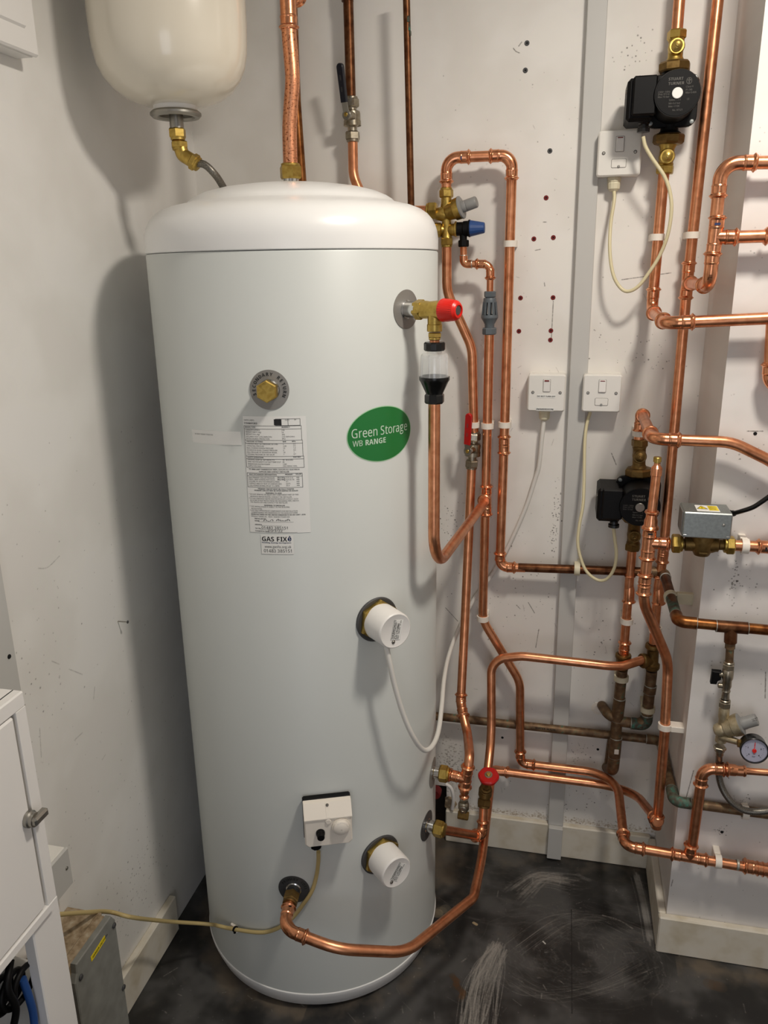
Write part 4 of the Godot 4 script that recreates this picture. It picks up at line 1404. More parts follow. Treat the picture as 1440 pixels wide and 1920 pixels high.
	# pen writing
	for w in [[26.0, 192.0, 20.0, 4.0, 5], [50.0, 191.5, 26.0, 4.5, 8]]:
		var pts := []
		for i in 40:
			var t := i / 39.0
			pts.append(Vector2(w[0] + w[2] * t + sin(t * w[4] * TAU) * 1.1, -w[1] + (0.5 - 0.5 * cos(t * w[4] * TAU * 1.37)) * w[3] * (0.6 + 0.4 * sin(t * 9.0))) / 1000.0)
		stroke_line(ink, pts, 0.00045, il)
	letters(ink, "01483 385151", 0.0046, false, 0.022, -0.2068, il, 0, 1.25)
	letters(ink, "10/3/22", 0.0042, false, 0.034, -0.2122, il, 0, 1.35)
	part(label, "lettering", ink, M.ink)
	# --- strip sticker at the left of the data label
	var sg := Geo.new()
	sheet(sg, 0.0, -0.0245, 0.112, 0.0245, bent(116.2, 1.3055, 0.0004, 0.04), 14, 1)
	var strip := part(o, "strip_sticker", sg, M.paper, "small white strip sticker with a line of print")
	var stx := Geo.new()
	letters(stx, "SN  0034 7 850200 7733601303", 0.0019, false, 0.008, -0.0085, bent(116.2, 1.3055, 0.0006, 0.04))
	part(strip, "lettering", stx, M.ink_grey)
	# --- installer's sticker
	var gf := bent(88.4, 1.1203, 0.0006)
	var gg := Geo.new()
	sheet(gg, 0.0, -0.0375, 0.0605, 0.0375, gf, 8, 1)
	var gs := part(o, "installer_sticker", gg, M.paper, "white sticker reading GAS FIX with a blue flame")
	var gi := Geo.new()
	var gl := bent(88.4, 1.1203, 0.0008)
	letters(gi, "GAS FIX", 0.0088, true, 0.0012, -0.0127, gl, 0, 1.04)
	letters(gi, "www.gasfix.org.uk", 0.0042, false, 0.031, -0.0255, gl, 1, 1.02)
	letters(gi, "01483 385151", 0.0058, false, 0.031, -0.0342, gl, 1, 1.06)
	part(gs, "lettering", gi, M.ink)
	var gb := Geo.new()
	letters(gb, "Plumbing, Heating, Gas Engineers", 0.0024, true, 0.0285, -0.0166, gl, 1, 1.0)
	var flame := [Vector2(53.2, -12.6), Vector2(50.6, -11.2), Vector2(49.6, -8.6), Vector2(50.6, -6.0), Vector2(52.6, -3.8), Vector2(53.2, -1.0), Vector2(55.2, -3.6), Vector2(56.6, -7.0), Vector2(56.4, -10.2), Vector2(54.8, -12.2)]
	var fp := PackedVector2Array()
	for p2 in flame:
		fp.append(p2 / 1000.0)
	var ids := Geometry2D.triangulate_polygon(fp)
	var first := gb.v.size()
	for p2 in fp:
		var q2: Array = gl.call(p2.x, p2.y)
		gb.vert(q2[0], q2[1])
	for i in range(0, ids.size(), 3):
		gb.tri(first + ids[i], first + ids[i + 1], first + ids[i + 2])
	part(gs, "flame_logo", gb, M.ink_blue)
	var fw := Geo.new()
	stroke_line(fw, [Vector2(0.0522, -0.0112), Vector2(0.0546, -0.0092), Vector2(0.0528, -0.0068), Vector2(0.0545, -0.0045)], 0.0007, bent(88.4, 1.1203, 0.001))
	part(gs, "flame_white_line", fw, M.paper)  # white line printed on the flame
	# --- green oval badge
	var bt := 0.0
	for e in [["badge_rim", 0.0738, 0.0512, 0.0004, M.badge_rim], ["green_badge", 0.0722, 0.0496, 0.0007, M.badge]]:
		var eg := Geo.new()
		var pl := bent(40.4, 1.293, e[3], bt)
		var q0: Array = pl.call(0.0, 0.0)
		var rings := []
		for k in range(1, 5):
			var rg := []
			for i in 73:
				var a := TAU * i / 72.0
				var qq: Array = pl.call(cos(a) * e[1] * k / 4.0, sin(a) * e[2] * k / 4.0)
				rg.append(eg.vert(qq[0], qq[1]))
			rings.append(rg)
		var mid := eg.vert(q0[0], q0[1])
		for i in 72:
			eg.tri(mid, rings[0][i], rings[0][i + 1])
			for k in 3:
				eg.quad(rings[k][i], rings[k][i + 1], rings[k + 1][i + 1], rings[k + 1][i])
		var bd := part(o, e[0], eg, e[4], "green oval badge lettered Green Storage" if e[0] == "green_badge" else "")
		if e[0] == "green_badge":
			var bl := Geo.new()
			var bp := bent(40.4, 1.293, 0.0009, bt)
			letters(bl, "Green Storage", 0.0158, false, -0.0655, -0.002, bp, 0, 0.9)
			letters(bl, "WB", 0.0098, false, -0.063, -0.0165, bp, 0, 1.0)
			letters(bl, "RANGE", 0.0098, true, -0.0385, -0.0165, bp, 0, 1.0)
			part(bd, "lettering", bl, M.ink_white)
	# --- stick-on cable tie mount
	var ct := Vector3(-0.664,0.1751,0.6035)
	var cd := 115.889
	var cn := around(cd)
	var mg := Geo.new()
	rbox(mg, ct + cn * 0.003, Vector3(cn.z, 0, -cn.x), UP, cn, Vector3(0.019, 0.019, 0.006), 0.002)
	part(o, "cable_tie_mount", mg, M.clip)

	immersion_heater("immersion_heater", "upper white round immersion heater cap on the cylinder, white flex hanging from it", 44.3934, Vector3(-0.3371,0.9296,0.5467).y, 0.0455, 1.35)
	immersion_heater("immersion_heater", "lower white round immersion heater cap near the foot of the cylinder", 45.0432, Vector3(-0.3393,0.3813,0.549).y, 0.0455, 0.95)
	build_thermostat()
	build_relief_valve()


func immersion_heater(called: String, label: String, deg: float, y: float, pr: float, text_turn: float) -> void:
	var n := around(deg)
	var at := on_cyl(deg, y)
	var rt := Vector3(n.z, 0, -n.x)
	var o := thing(called, label, "immersion heater", at, "immersion heaters on the cylinder")
	var g := Geo.new()
	lathe(g, at - n * 0.006, n, [Vector2(pr, 0), Vector2(pr, 0.0075), Vector2(pr - 0.002, 0.009), Vector2(0, 0.009)], 48)
	part(o, "flange", g, M.plate_dark)
	var h := Geo.new()
	nut(h, at + n * 0.0075, n, 0.0425, 0.011, 0.4)
	part(o, "hexagon_boss", h, M.brass)
	var c := Geo.new()
	lathe(c, at + n * 0.011, n, [Vector2(0, 0), Vector2(0.0365, 0), Vector2(0.036, 0.05), Vector2(0.035, 0.0525), Vector2(0.033, 0.054), Vector2(0.032, 0.0535), Vector2(0, 0.0535)], 64)
	var cap := part(o, "cap", c, M.white)
	var f := at + n * 0.0646
	var x := rt.rotated(n, text_turn)
	var yy := n.cross(x)
	var s := Geo.new()
	rbox(s, f + x * 0.002 - yy * 0.003, x, yy, n, Vector3(0.04, 0.022, 0.0004), 0.0)
	var st := part(cap, "sticker", s, M.paper)
	var t := Geo.new()
	var pl := plane(f + x * 0.002 - yy * 0.003, x, yy, 0.0004)
	letters(t, "THERMOWATT", 0.0042, true, -0.0185, 0.0055, pl, 0, 0.98)
	for r in [["Type RDT 3 kW 230V~", 0.0026], ["IP X4  L 280 mm", -0.0004], ["Made in Italy  CE", -0.0034], ["0423 - 3001472 - 27 3/4", -0.0066]]:
		letters(t, r[0], 0.0015, true, -0.0185, r[1], pl, 0, 1.1)
	for k in 9:
		stroke_line(t, [Vector2(0.004 + k * 0.0011, -0.0035), Vector2(0.004 + k * 0.0011, 0.001)], 0.0005, pl)
	stroke_line(t, [Vector2(-0.02, 0.0108), Vector2(0.02, 0.0108)], 0.0004, pl)
	stroke_line(t, [Vector2(-0.02, -0.0108), Vector2(-0.02, 0.0108)], 0.0004, pl)
	part(cap, "lettering", t, M.ink)
	var sp := f + x.rotated(n, PI) * 0.022 - yy * 0.0
	var sc := Geo.new()
	disc(sc, sp - n * 0.0015, n, 0.0042, 0.0016, 20, 0.0003)
	part(cap, "screw_recess", sc, M.ink_grey)
	screw_head(cap, sp, n, 0.0034, M.steel)


func build_thermostat() -> void:
	var deg := 68.3468
	var n := around(deg)
	var rt := Vector3(n.z, 0, -n.x)
	var c := on_cyl(deg, Vector3(-0.4258,0.5206,0.6405).y - 0.0005)
	var o := thing("cylinder_thermostat", "small white thermostat box with dial and black button low on the cylinder", "thermostat", c - UP * 0.045)
	var bp := Geo.new()
	rbox(bp, c + n * 0.008 + UP * 0.0, rt, UP, n, Vector3(0.097, 0.094, 0.016), 0.003)
	part(o, "back_plate", bp, M.black)
	var hw := 0.0475
	var hh := 0.0455
	var ch := 0.007
	var g := Geo.new()
	prism(g, PackedVector2Array([Vector2(-hw + ch, -hh), Vector2(hw - ch, -hh), Vector2(hw, -hh + ch), Vector2(hw, hh * 0.42), Vector2(-hw, hh * 0.42), Vector2(-hw, -hh + ch)]), c + n * 0.016, rt, UP, 0.028, 0.0025)
	part(o, "cover", g, M.clip)
	# sloping upper panel
	var u := Geo.new()
	prism(u, PackedVector2Array([Vector2(0.016, 0.0185), Vector2(0.0462, 0.0185), Vector2(0.0462, 0.0205), Vector2(0.0275, 0.0455), Vector2(0.016, 0.0455)]), c + rt * 0.048, n, UP, 0.096, 0.001)
	part(o, "upper_panel", u, M.clip)
	var gr := Geo.new()
	bar(gr, c + n * 0.0445 + UP * 0.02, c + n * 0.0275 + UP * 0.0435, rt, 0.009, 0.004, 0.001)
	disc(gr, c + n * 0.041 + UP * 0.0125, n, 0.0062, 0.006, 24, 0.0015)
	part(o, "screw_channel", gr, M.clip)
	screw_head(o, c + n * 0.0318 + UP * 0.0415, (n + UP).normalized(), 0.003, M.ink_grey)
	var d := Geo.new()
	var dc := c + n * 0.0442 + rt * 0.025 - UP * 0.0015
	lathe(d, dc, n, [Vector2(0, 0), Vector2(0.0182, 0), Vector2(0.0182, 0.004), Vector2(0.0174, 0.0045), Vector2(0.0165, 0.0042), Vector2(0.0155, 0.008), Vector2(0.012, 0.0105), Vector2(0.006, 0.0118), Vector2(0, 0.0122)], 40)
	for i in 40:
		var a := TAU * i / 40.0
		var dir := rt * cos(a) + UP * sin(a)
		bar(d, dc + dir * 0.0183, dc + dir * 0.0183 + n * 0.004, dir, 0.0008, 0.0012, 0.0)
	var dial := part(o, "dial", d, M.clip)
	var t := Geo.new()
	var pl := plane(dc + n * 0.0104, rt, UP, 0.0001)
	for k in [["60", 115.0], ["50", 68.0], ["40", 25.0]]:
		var a := deg_to_rad(k[1])
		letters(t, k[0], 0.0022, true, cos(a) * 0.0098, sin(a) * 0.0098 - 0.0012, pl, 1)
	letters(t, "°C", 0.0022, false, 0.0, -0.002, plane(dc + n * 0.0123, rt, UP, 0.0001), 1)
	for i in 9:
		var a := deg_to_rad(120.0 - i * 12.5)
		stroke_line(t, [Vector2(cos(a), sin(a)) * 0.0125, Vector2(cos(a), sin(a)) * 0.0141], 0.0004, plane(dc + n * 0.0096, rt, UP, 0.0004))
	part(dial, "lettering", t, M.ink)
	var b := Geo.new()
	var bc := c + n * 0.0435 - rt * 0.0165 - UP * 0.0125
	lathe(b, bc, n, [Vector2(0, 0), Vector2(0.0092, 0), Vector2(0.0086, 0.006), Vector2(0.0076, 0.007), Vector2(0.0074, 0.016), Vector2(0.0066, 0.0172), Vector2(0, 0.0172)], 28)
	part(o, "button", b, M.black)
	var gl := Geo.new()
	prism(gl, PackedVector2Array([Vector2(-0.011, 0.004), Vector2(0.011, 0.004), Vector2(0.009, -0.004), Vector2(0.003, -0.008), Vector2(-0.004, -0.008), Vector2(-0.0105, -0.003)]), c + n * 0.016 - rt * 0.0255 - UP * 0.0495, rt, UP, 0.024, 0.001)
	part(o, "cable_entry", gl, M.black)


func build_relief_valve() -> void:
	var deg := 27.26
	var y := Vector3(-0.2875,1.5109,0.4781).y
	var n := around(deg)
	var at := on_cyl(deg, y)
	var o := thing("relief_valve", "brass temperature relief valve with a red ribbed knob high on the cylinder", "valve", at)
	compression(o, at + n * 0.029, n, 0.018, 0.017, M.brass, "hexagon")
	var g := Geo.new()
	lathe(g, at + n * 0.036, n, [Vector2(0, 0), Vector2(0.0155, 0), Vector2(0.0155, 0.009), Vector2(0.0145, 0.014), Vector2(0.0165, 0.036), Vector2(0.0172, 0.043), Vector2(0, 0.043)], 32)
	var m := at + n * 0.062
	lathe(g, m, -UP, [Vector2(0, 0), Vector2(0.0125, 0.0), Vector2(0.0125, 0.024), Vector2(0.0135, 0.025), Vector2(0.0135, 0.036), Vector2(0.0125, 0.037), Vector2(0, 0.037)], 28)
	part(o, "body", g, M.brass)
	compression(o, m - UP * 0.043, -UP, 0.0125, 0.009, M.brass_bright)
	var k := Geo.new()
	lathe(k, at + n * 0.079, n, [Vector2(0, 0), Vector2(0.0192, 0), Vector2(0.0196, 0.002), Vector2(0.0194, 0.012), Vector2(0.0165, 0.03), Vector2(0.0125, 0.034), Vector2(0.0095, 0.0345), Vector2(0.009, 0.032), Vector2(0, 0.032)], 40)
	var kn := part(o, "knob", k, M.red)
	var rg := Geo.new()
	var f := frame(n)
	for i in 30:
		var a := TAU * i / 30.0
		var dir: Vector3 = f[0] * cos(a) + f[1] * sin(a)
		bar(rg, at + n * 0.081 + dir * 0.0195, at + n * 0.107 + dir * 0.0167, dir, 0.0012, 0.0016, 0.0003)
	part(kn, "ribs", rg, M.red)
	var cs := Geo.new()
	disc(cs, at + n * 0.111, n, 0.0078, 0.0012, 20, 0.0003)
	part(kn, "centre_cap", cs, M.plate_dark)
	# short tail into the tundish
	var foot := m - UP * 0.058
	pipe(o, [m - UP * 0.04, foot], R22 * 0.8, 0.0, M.copper, "outlet_pipe")
	relief_foot = foot
	var bottom := foot - UP * 0.106
	tundish("tundish", "clear and black plastic tundish under the red-knobbed relief valve", foot + UP * 0.003, bottom, 0.0275, M.black_gloss, true)
	# discharge pipe: down, under and back to the pipe on the wall
	var b: Vector3 = Vector3(-0.1786,1.0358,0.046)
	var low := Vector3(bottom.x, b.y - 0.012, bottom.z)
	var p := thing("discharge_pipe", "copper pipe dropping from the black tundish and bending back to the wall", "pipe", low)
	pipe(p, [bottom + UP * 0.012, low, b + (low - b).normalized() * 0.02], R22, 0.075, M.copper)


var relief_foot := Vector3.ZERO


func build_expansion_vessel() -> void:
	var c := Vector3(-0.722, 0, 0.446)
	var o := thing("expansion_vessel", "glossy cream expansion vessel hanging at the top left above the cylinder", "expansion vessel", c + UP * 1.86)
	var g := Geo.new()
	var prof := []
	for q in [[0, 0.003], [0.036, 0.0035], [0.06, 0.0075], [0.085, 0.0165], [0.105, 0.03], [0.12, 0.047], [0.1295, 0.067], [0.1345, 0.09], [0.1365, 0.115], [0.1375, 0.14], [0.1375, 0.3], [0.139, 0.305], [0.139, 0.315], [0.1375, 0.32], [0.1365, 0.4], [0.12, 0.45], [0.08, 0.48], [0, 0.49]]:
		prof.append(Vector2(q[0], 1.866 + q[1]))
	lathe(g, c, UP, prof, 96)
	part(o, "tank", g, M.cream_steel)
	var nk := Geo.new()
	lathe(nk, c, UP, [Vector2(0, 1.861), Vector2(0.039, 1.861), Vector2(0.039, 1.873), Vector2(0, 1.874)], 48)
	part(o, "neck", nk, M.white)
	var f := Geo.new()
	lathe(f, c, UP, [Vector2(0.031, 1.855), Vector2(0.034, 1.8515), Vector2(0.042, 1.851), Vector2(0.046, 1.855), Vector2(0.046, 1.8585), Vector2(0.042, 1.862), Vector2(0, 1.862)], 48)
	lathe(f, c, UP, [Vector2(0.031, 1.855), Vector2(0.031, 1.86), Vector2(0, 1.86)], 48)
	part(o, "flange", f, M.steel)
	var st := Geo.new()
	tube(st, [c + UP * 1.862, c + UP * 1.828], 0.0125, 24)
	part(o, "stub", st, M.steel)
	# brass fittings: straight coupler, bent connector, braided hose
	var b := thing("brass_elbow", "brass compression elbow under the expansion vessel", "pipe fitting", c + UP * 1.78)
	compression(b, c + UP * 1.8255, -UP, 0.0155, 0.017, M.brass)
	pipe(b, [c + UP * 1.818, c + UP * 1.806], R22 * 0.95, 0.0, M.copper, "pipe")
	compression(b, c + UP * 1.806 + RIGHT * 0.002, -UP, 0.0158, 0.012, M.brass, "compression_nut", 0.0)
	var e0 := c + UP * 1.803 + RIGHT * 0.003
	var e1 := c + UP * 1.7885 + RIGHT * 0.007
	var e2 := c + UP * 1.7775 + RIGHT * 0.0255
	var eg := Geo.new()
	tube(eg, fil([e0, e1, e2], 0.012), 0.0125, 24)
	part(b, "elbow_body", eg, M.brass)
	var out := (e2 - e1).normalized()
	compression(b, e2 + out * 0.004, out, 0.0155, 0.011, M.brass, "swivel_nut")
	var hg := Geo.new()
	tube(hg, curve([e2 + out * 0.008, Vector3(-0.6725,1.77,0.446), Vector3(-0.6574,1.7545,0.44), Vector3(-0.6546,1.7406,0.42), Vector3(-0.6581,1.7253,0.39), Vector3(-0.6913,1.7103,0.3), Vector3(-0.7528,1.683,0.15), Vector3(-0.7882,1.6162,0.06)]), 0.0068, 16)
	single("braided_hose", "thin steel braided hose running from the expansion vessel down behind the cylinder", "hose", hg, M.braid)


func build_left_wall_things() -> void:
	# casing corner, top left
	var t := thing("wall_casing", "corner of a white wall-hung casing at the top left", "casing", Vector3(-0.9, 1.916, 0.64))
	var g := Geo.new()
	rbox(g, Vector3(-0.884, 2.2, 1.14), RIGHT, UP, OUT, Vector3(0.032, 0.567, 1.0), 0.002)
	part(t, "back_section", g, M.white)
	var f := Geo.new()
	rbox(f, Vector3(-0.8635, 2.2, 1.14), RIGHT, UP, OUT, Vector3(0.009, 0.567, 1.004), 0.003)
	rbox(f, Vector3(-0.862, 2.24, 1.15), RIGHT, UP, OUT, Vector3(0.013, 0.58, 0.97), 0.004)
	part(t, "front_panel", f, M.white)
	# flat backing panel on the wall above the cabinet
	var v := Geo.new()
	rbox(v, Vector3(-0.8945, 1.2, 1.285), RIGHT, UP, OUT, Vector3(0.011, 0.75, 0.82), 0.002)
	var pan := thing("wall_panel", "flat white panel on the left wall above the small cabinet", "panel", Vector3(-0.9, 0.83, 1.285))
	part(pan, "board", v, M.trunk)
	screw_head(pan, Vector3(-0.889,0.9688,0.8918), RIGHT, 0.004, M.void, "screw")
	# white cabinet
	var xf := -0.72
	var zc := 1.073
	var o := thing("wall_cabinet", "white steel wall cabinet at the lower left with a small turn handle", "cabinet", Vector3(-0.81, 0.657, 1.4))
	var yt := 1.0245
	var yb := 0.6575
	var bd := Geo.new()
	rbox(bd, Vector3((xf - 0.9) / 2.0 - 0.006, (yt + yb) / 2.0, zc + 0.35), RIGHT, UP, OUT, Vector3(xf + 0.9 - 0.012, yt - yb, 0.7), 0.002)
	part(o, "body", bd, M.white)
	var fr := Geo.new()
	for e in [[yt - 0.012, zc + 0.35, 0.024, 0.7], [yb + 0.008, zc + 0.35, 0.016, 0.7]]:
		rbox(fr, Vector3(xf - 0.009, e[0], e[1]), RIGHT, UP, OUT, Vector3(0.018, e[2], e[3]), 0.002)
	for z in [zc + 0.0105, zc + 0.69]:
		rbox(fr, Vector3(xf - 0.0092, (yt + yb) / 2.0 - 0.004, z), RIGHT, UP, OUT, Vector3(0.0176, yt - yb - 0.0398, 0.0205), 0.0004)
	part(o, "frame", fr, M.white)
	var dr := Geo.new()
	rbox(dr, Vector3(xf - 0.007, (yt + yb) / 2.0 - 0.004, zc + 0.353), RIGHT, UP, OUT, Vector3(0.013, yt - yb - 0.045, 0.655), 0.003)
	var door := part(o, "door", dr, M.white)
	var hp := Vector3(-0.72,0.8363,1.1047)
	var hg := Geo.new()
	lathe(hg, hp, RIGHT, [Vector2(0.0125, 0), Vector2(0.0125, 0.005), Vector2(0.0105, 0.007), Vector2(0.0105, 0.012), Vector2(0, 0.012)], 28)
	rbox(hg, hp + RIGHT * 0.014 - OUT * 0.006 + UP * 0.001, RIGHT, UP, OUT, Vector3(0.012, 0.013, 0.03), 0.003)
	part(door, "handle", hg, M.steel, "brushed steel turn handle")
	# support post under the cabinet
	var z0 := Vector3(-0.732,0.6388,1.1193).z
	var z1 := Vector3(-0.732,0.6338,1.0555).z
	var pg := Geo.new()
	rbox(pg, Vector3(-0.743, 0.329, (z0 + z1) / 2.0), RIGHT, UP, OUT, Vector3(0.02, 0.655, absf(z0 - z1)), 0.002)
	single("support_post", "wide white post under the near end of the small cabinet", "post", pg, M.white)
	# the dark space under the cabinet: pipe bend, black flex coil, blue cable
	var dp := Geo.new()
	tube(dp, fil([Vector3(-0.83,0.325,1.0561), Vector3(-0.83,0.4281,1.0525), Vector3(-0.83,0.5413,1.1388)], 0.05), 0.05, 32)
	single("waste_pipe", "fat pale waste pipe bend under the cabinet", "pipe", dp, M.trunk)
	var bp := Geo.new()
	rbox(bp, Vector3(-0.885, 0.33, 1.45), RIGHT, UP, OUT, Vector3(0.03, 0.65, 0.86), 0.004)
	single("shade_board", "dark sheet painted for the shade in the gap under the cabinet", "board", bp, M.void)  # shade under the cabinet put into a near-black sheet
	var pts := []
	for i in 34:
		var a := TAU * i / 11.0
		pts.append(Vector3(-0.75,0.5563,1.1282) + Vector3(-0.002 * i * 0.5, sin(a) * 0.026, cos(a) * 0.03 + i * 0.0012))
	cable("black_flex", "tangled coil of black flex hanging under the cabinet", pts, 0.0045, M.black)
	cable("black_flex", "black flex trailing from the coil to the floor under the cabinet", [Vector3(-0.76,0.6106,1.1417), Vector3(-0.75,0.5896,1.1669), Vector3(-0.75,0.5408,1.159), Vector3(-0.76,0.4947,1.1659)], 0.0055, M.black)
	cable("blue_cable", "short length of blue cable under the cabinet", [Vector3(-0.755,0.566,1.1316), Vector3(-0.75,0.5281,1.1307), Vector3(-0.75,0.4912,1.1288), Vector3(-0.75,0.441,1.1362)], 0.006, M.blue)
	# small white box on the wall
	var sb := thing("outlet_box", "small white square outlet box on the left wall beside the cabinet", "outlet box", Vector3(-0.9, 0.488, 0.905))
	var sg := Geo.new()
	rbox(sg, Vector3(-0.882, 0.5265, 0.906), RIGHT, UP, OUT, Vector3(0.036, 0.08, 0.09), 0.002)
	part(sb, "box", sg, M.socket)
	var sp := Geo.new()
	rbox(sp, Vector3(-0.8605, 0.5265, 0.906), RIGHT, UP, OUT, Vector3(0.007, 0.082, 0.092), 0.0025)
	part(sb, "face_plate", sp, M.trunk)  # greyer than the box: shade on the front put into its colour
	screw_head(sb, Vector3(-0.857,0.5297,0.8736), RIGHT, 0.0035, M.steel)
	# grey junction box with a yellow strip label, on a dusty backing block
	var jb := thing("junction_box", "grey junction box with a yellow strip label low on the left wall", "junction box", Vector3(-0.9, 0.1, 0.89))
	var jy := 0.404
	var bk := Geo.new()
	rbox(bk, Vector3(-0.8625, 0.225, 0.91), RIGHT, UP, OUT, Vector3(0.075, 0.35, 0.15), 0.002)
	part(jb, "backing_block", bk, M.dusty)
	var jg := Geo.new()
	rbox(jg, Vector3(-0.822, 0.245, 0.912), RIGHT, UP, OUT, Vector3(0.02, jy - 0.088, 0.138), 0.003)
	part(jb, "box", jg, M.dusty)
	var lid := Geo.new()
	var zr := 0.832
	var zl := 0.968
	prism(lid, PackedVector2Array([Vector2(0, 0.1), Vector2(0, 0.37), Vector2(0.008, 0.385), Vector2(0.01, jy), Vector2(zl - zr - 0.012, jy), Vector2(zl - zr, 0.385), Vector2(zl - zr, 0.1)]), Vector3(-0.8115, 0.0, zl), -OUT, UP, 0.0115, 0.002)
	part(jb, "lid", lid, M.box_grey)
	for p in [Vector3(-0.8,0.378,0.8398), Vector3(-0.8,0.37,0.9524), Vector3(-0.8,0.2228,0.8371)]:
		screw_head(jb, p + Vector3(0.0005, 0, 0), RIGHT, 0.0055, M.plate_dark)
	var yl := Geo.new()
	var ya := Vector3(-0.7995,0.3787,0.8706)
	var yb2 := Vector3(-0.7995,0.3749,0.918)
	bar(yl, ya, yb2, UP, 0.011, 0.0006, 0.0)
	var strip := part(jb, "yellow_label", yl, M.yellow, "yellow warning strip label")
	var yt2 := Geo.new()
	var yd := (ya - yb2).normalized()
	letters(yt2, "DANGER 230 VOLTS", 0.004, true, 0.004, -0.002, plane(yb2, yd, RIGHT.cross(yd), 0.0006), 0, 1.0)
	part(strip, "lettering", yt2, M.ink)
	# nail
	var ng := thing("nail", "thin nail sticking out of the left wall in the cylinder's shadow", "nail", Vector3(-0.9,0.8773,0.5494))
	var n0 := Vector3(-0.9,0.8773,0.5494)
	var ngm := Geo.new()
	tube(ngm, [n0, n0 + Vector3(0.024, 0.001, 0.001)], 0.0013, 8)
	part(ng, "shank", ngm, M.steel)
	var nh := Geo.new()
	disc(nh, n0 + Vector3(0.023, 0.001, 0.001), RIGHT, 0.0034, 0.0014, 16, 0.0003)
	part(ng, "head", nh, M.plate_dark)


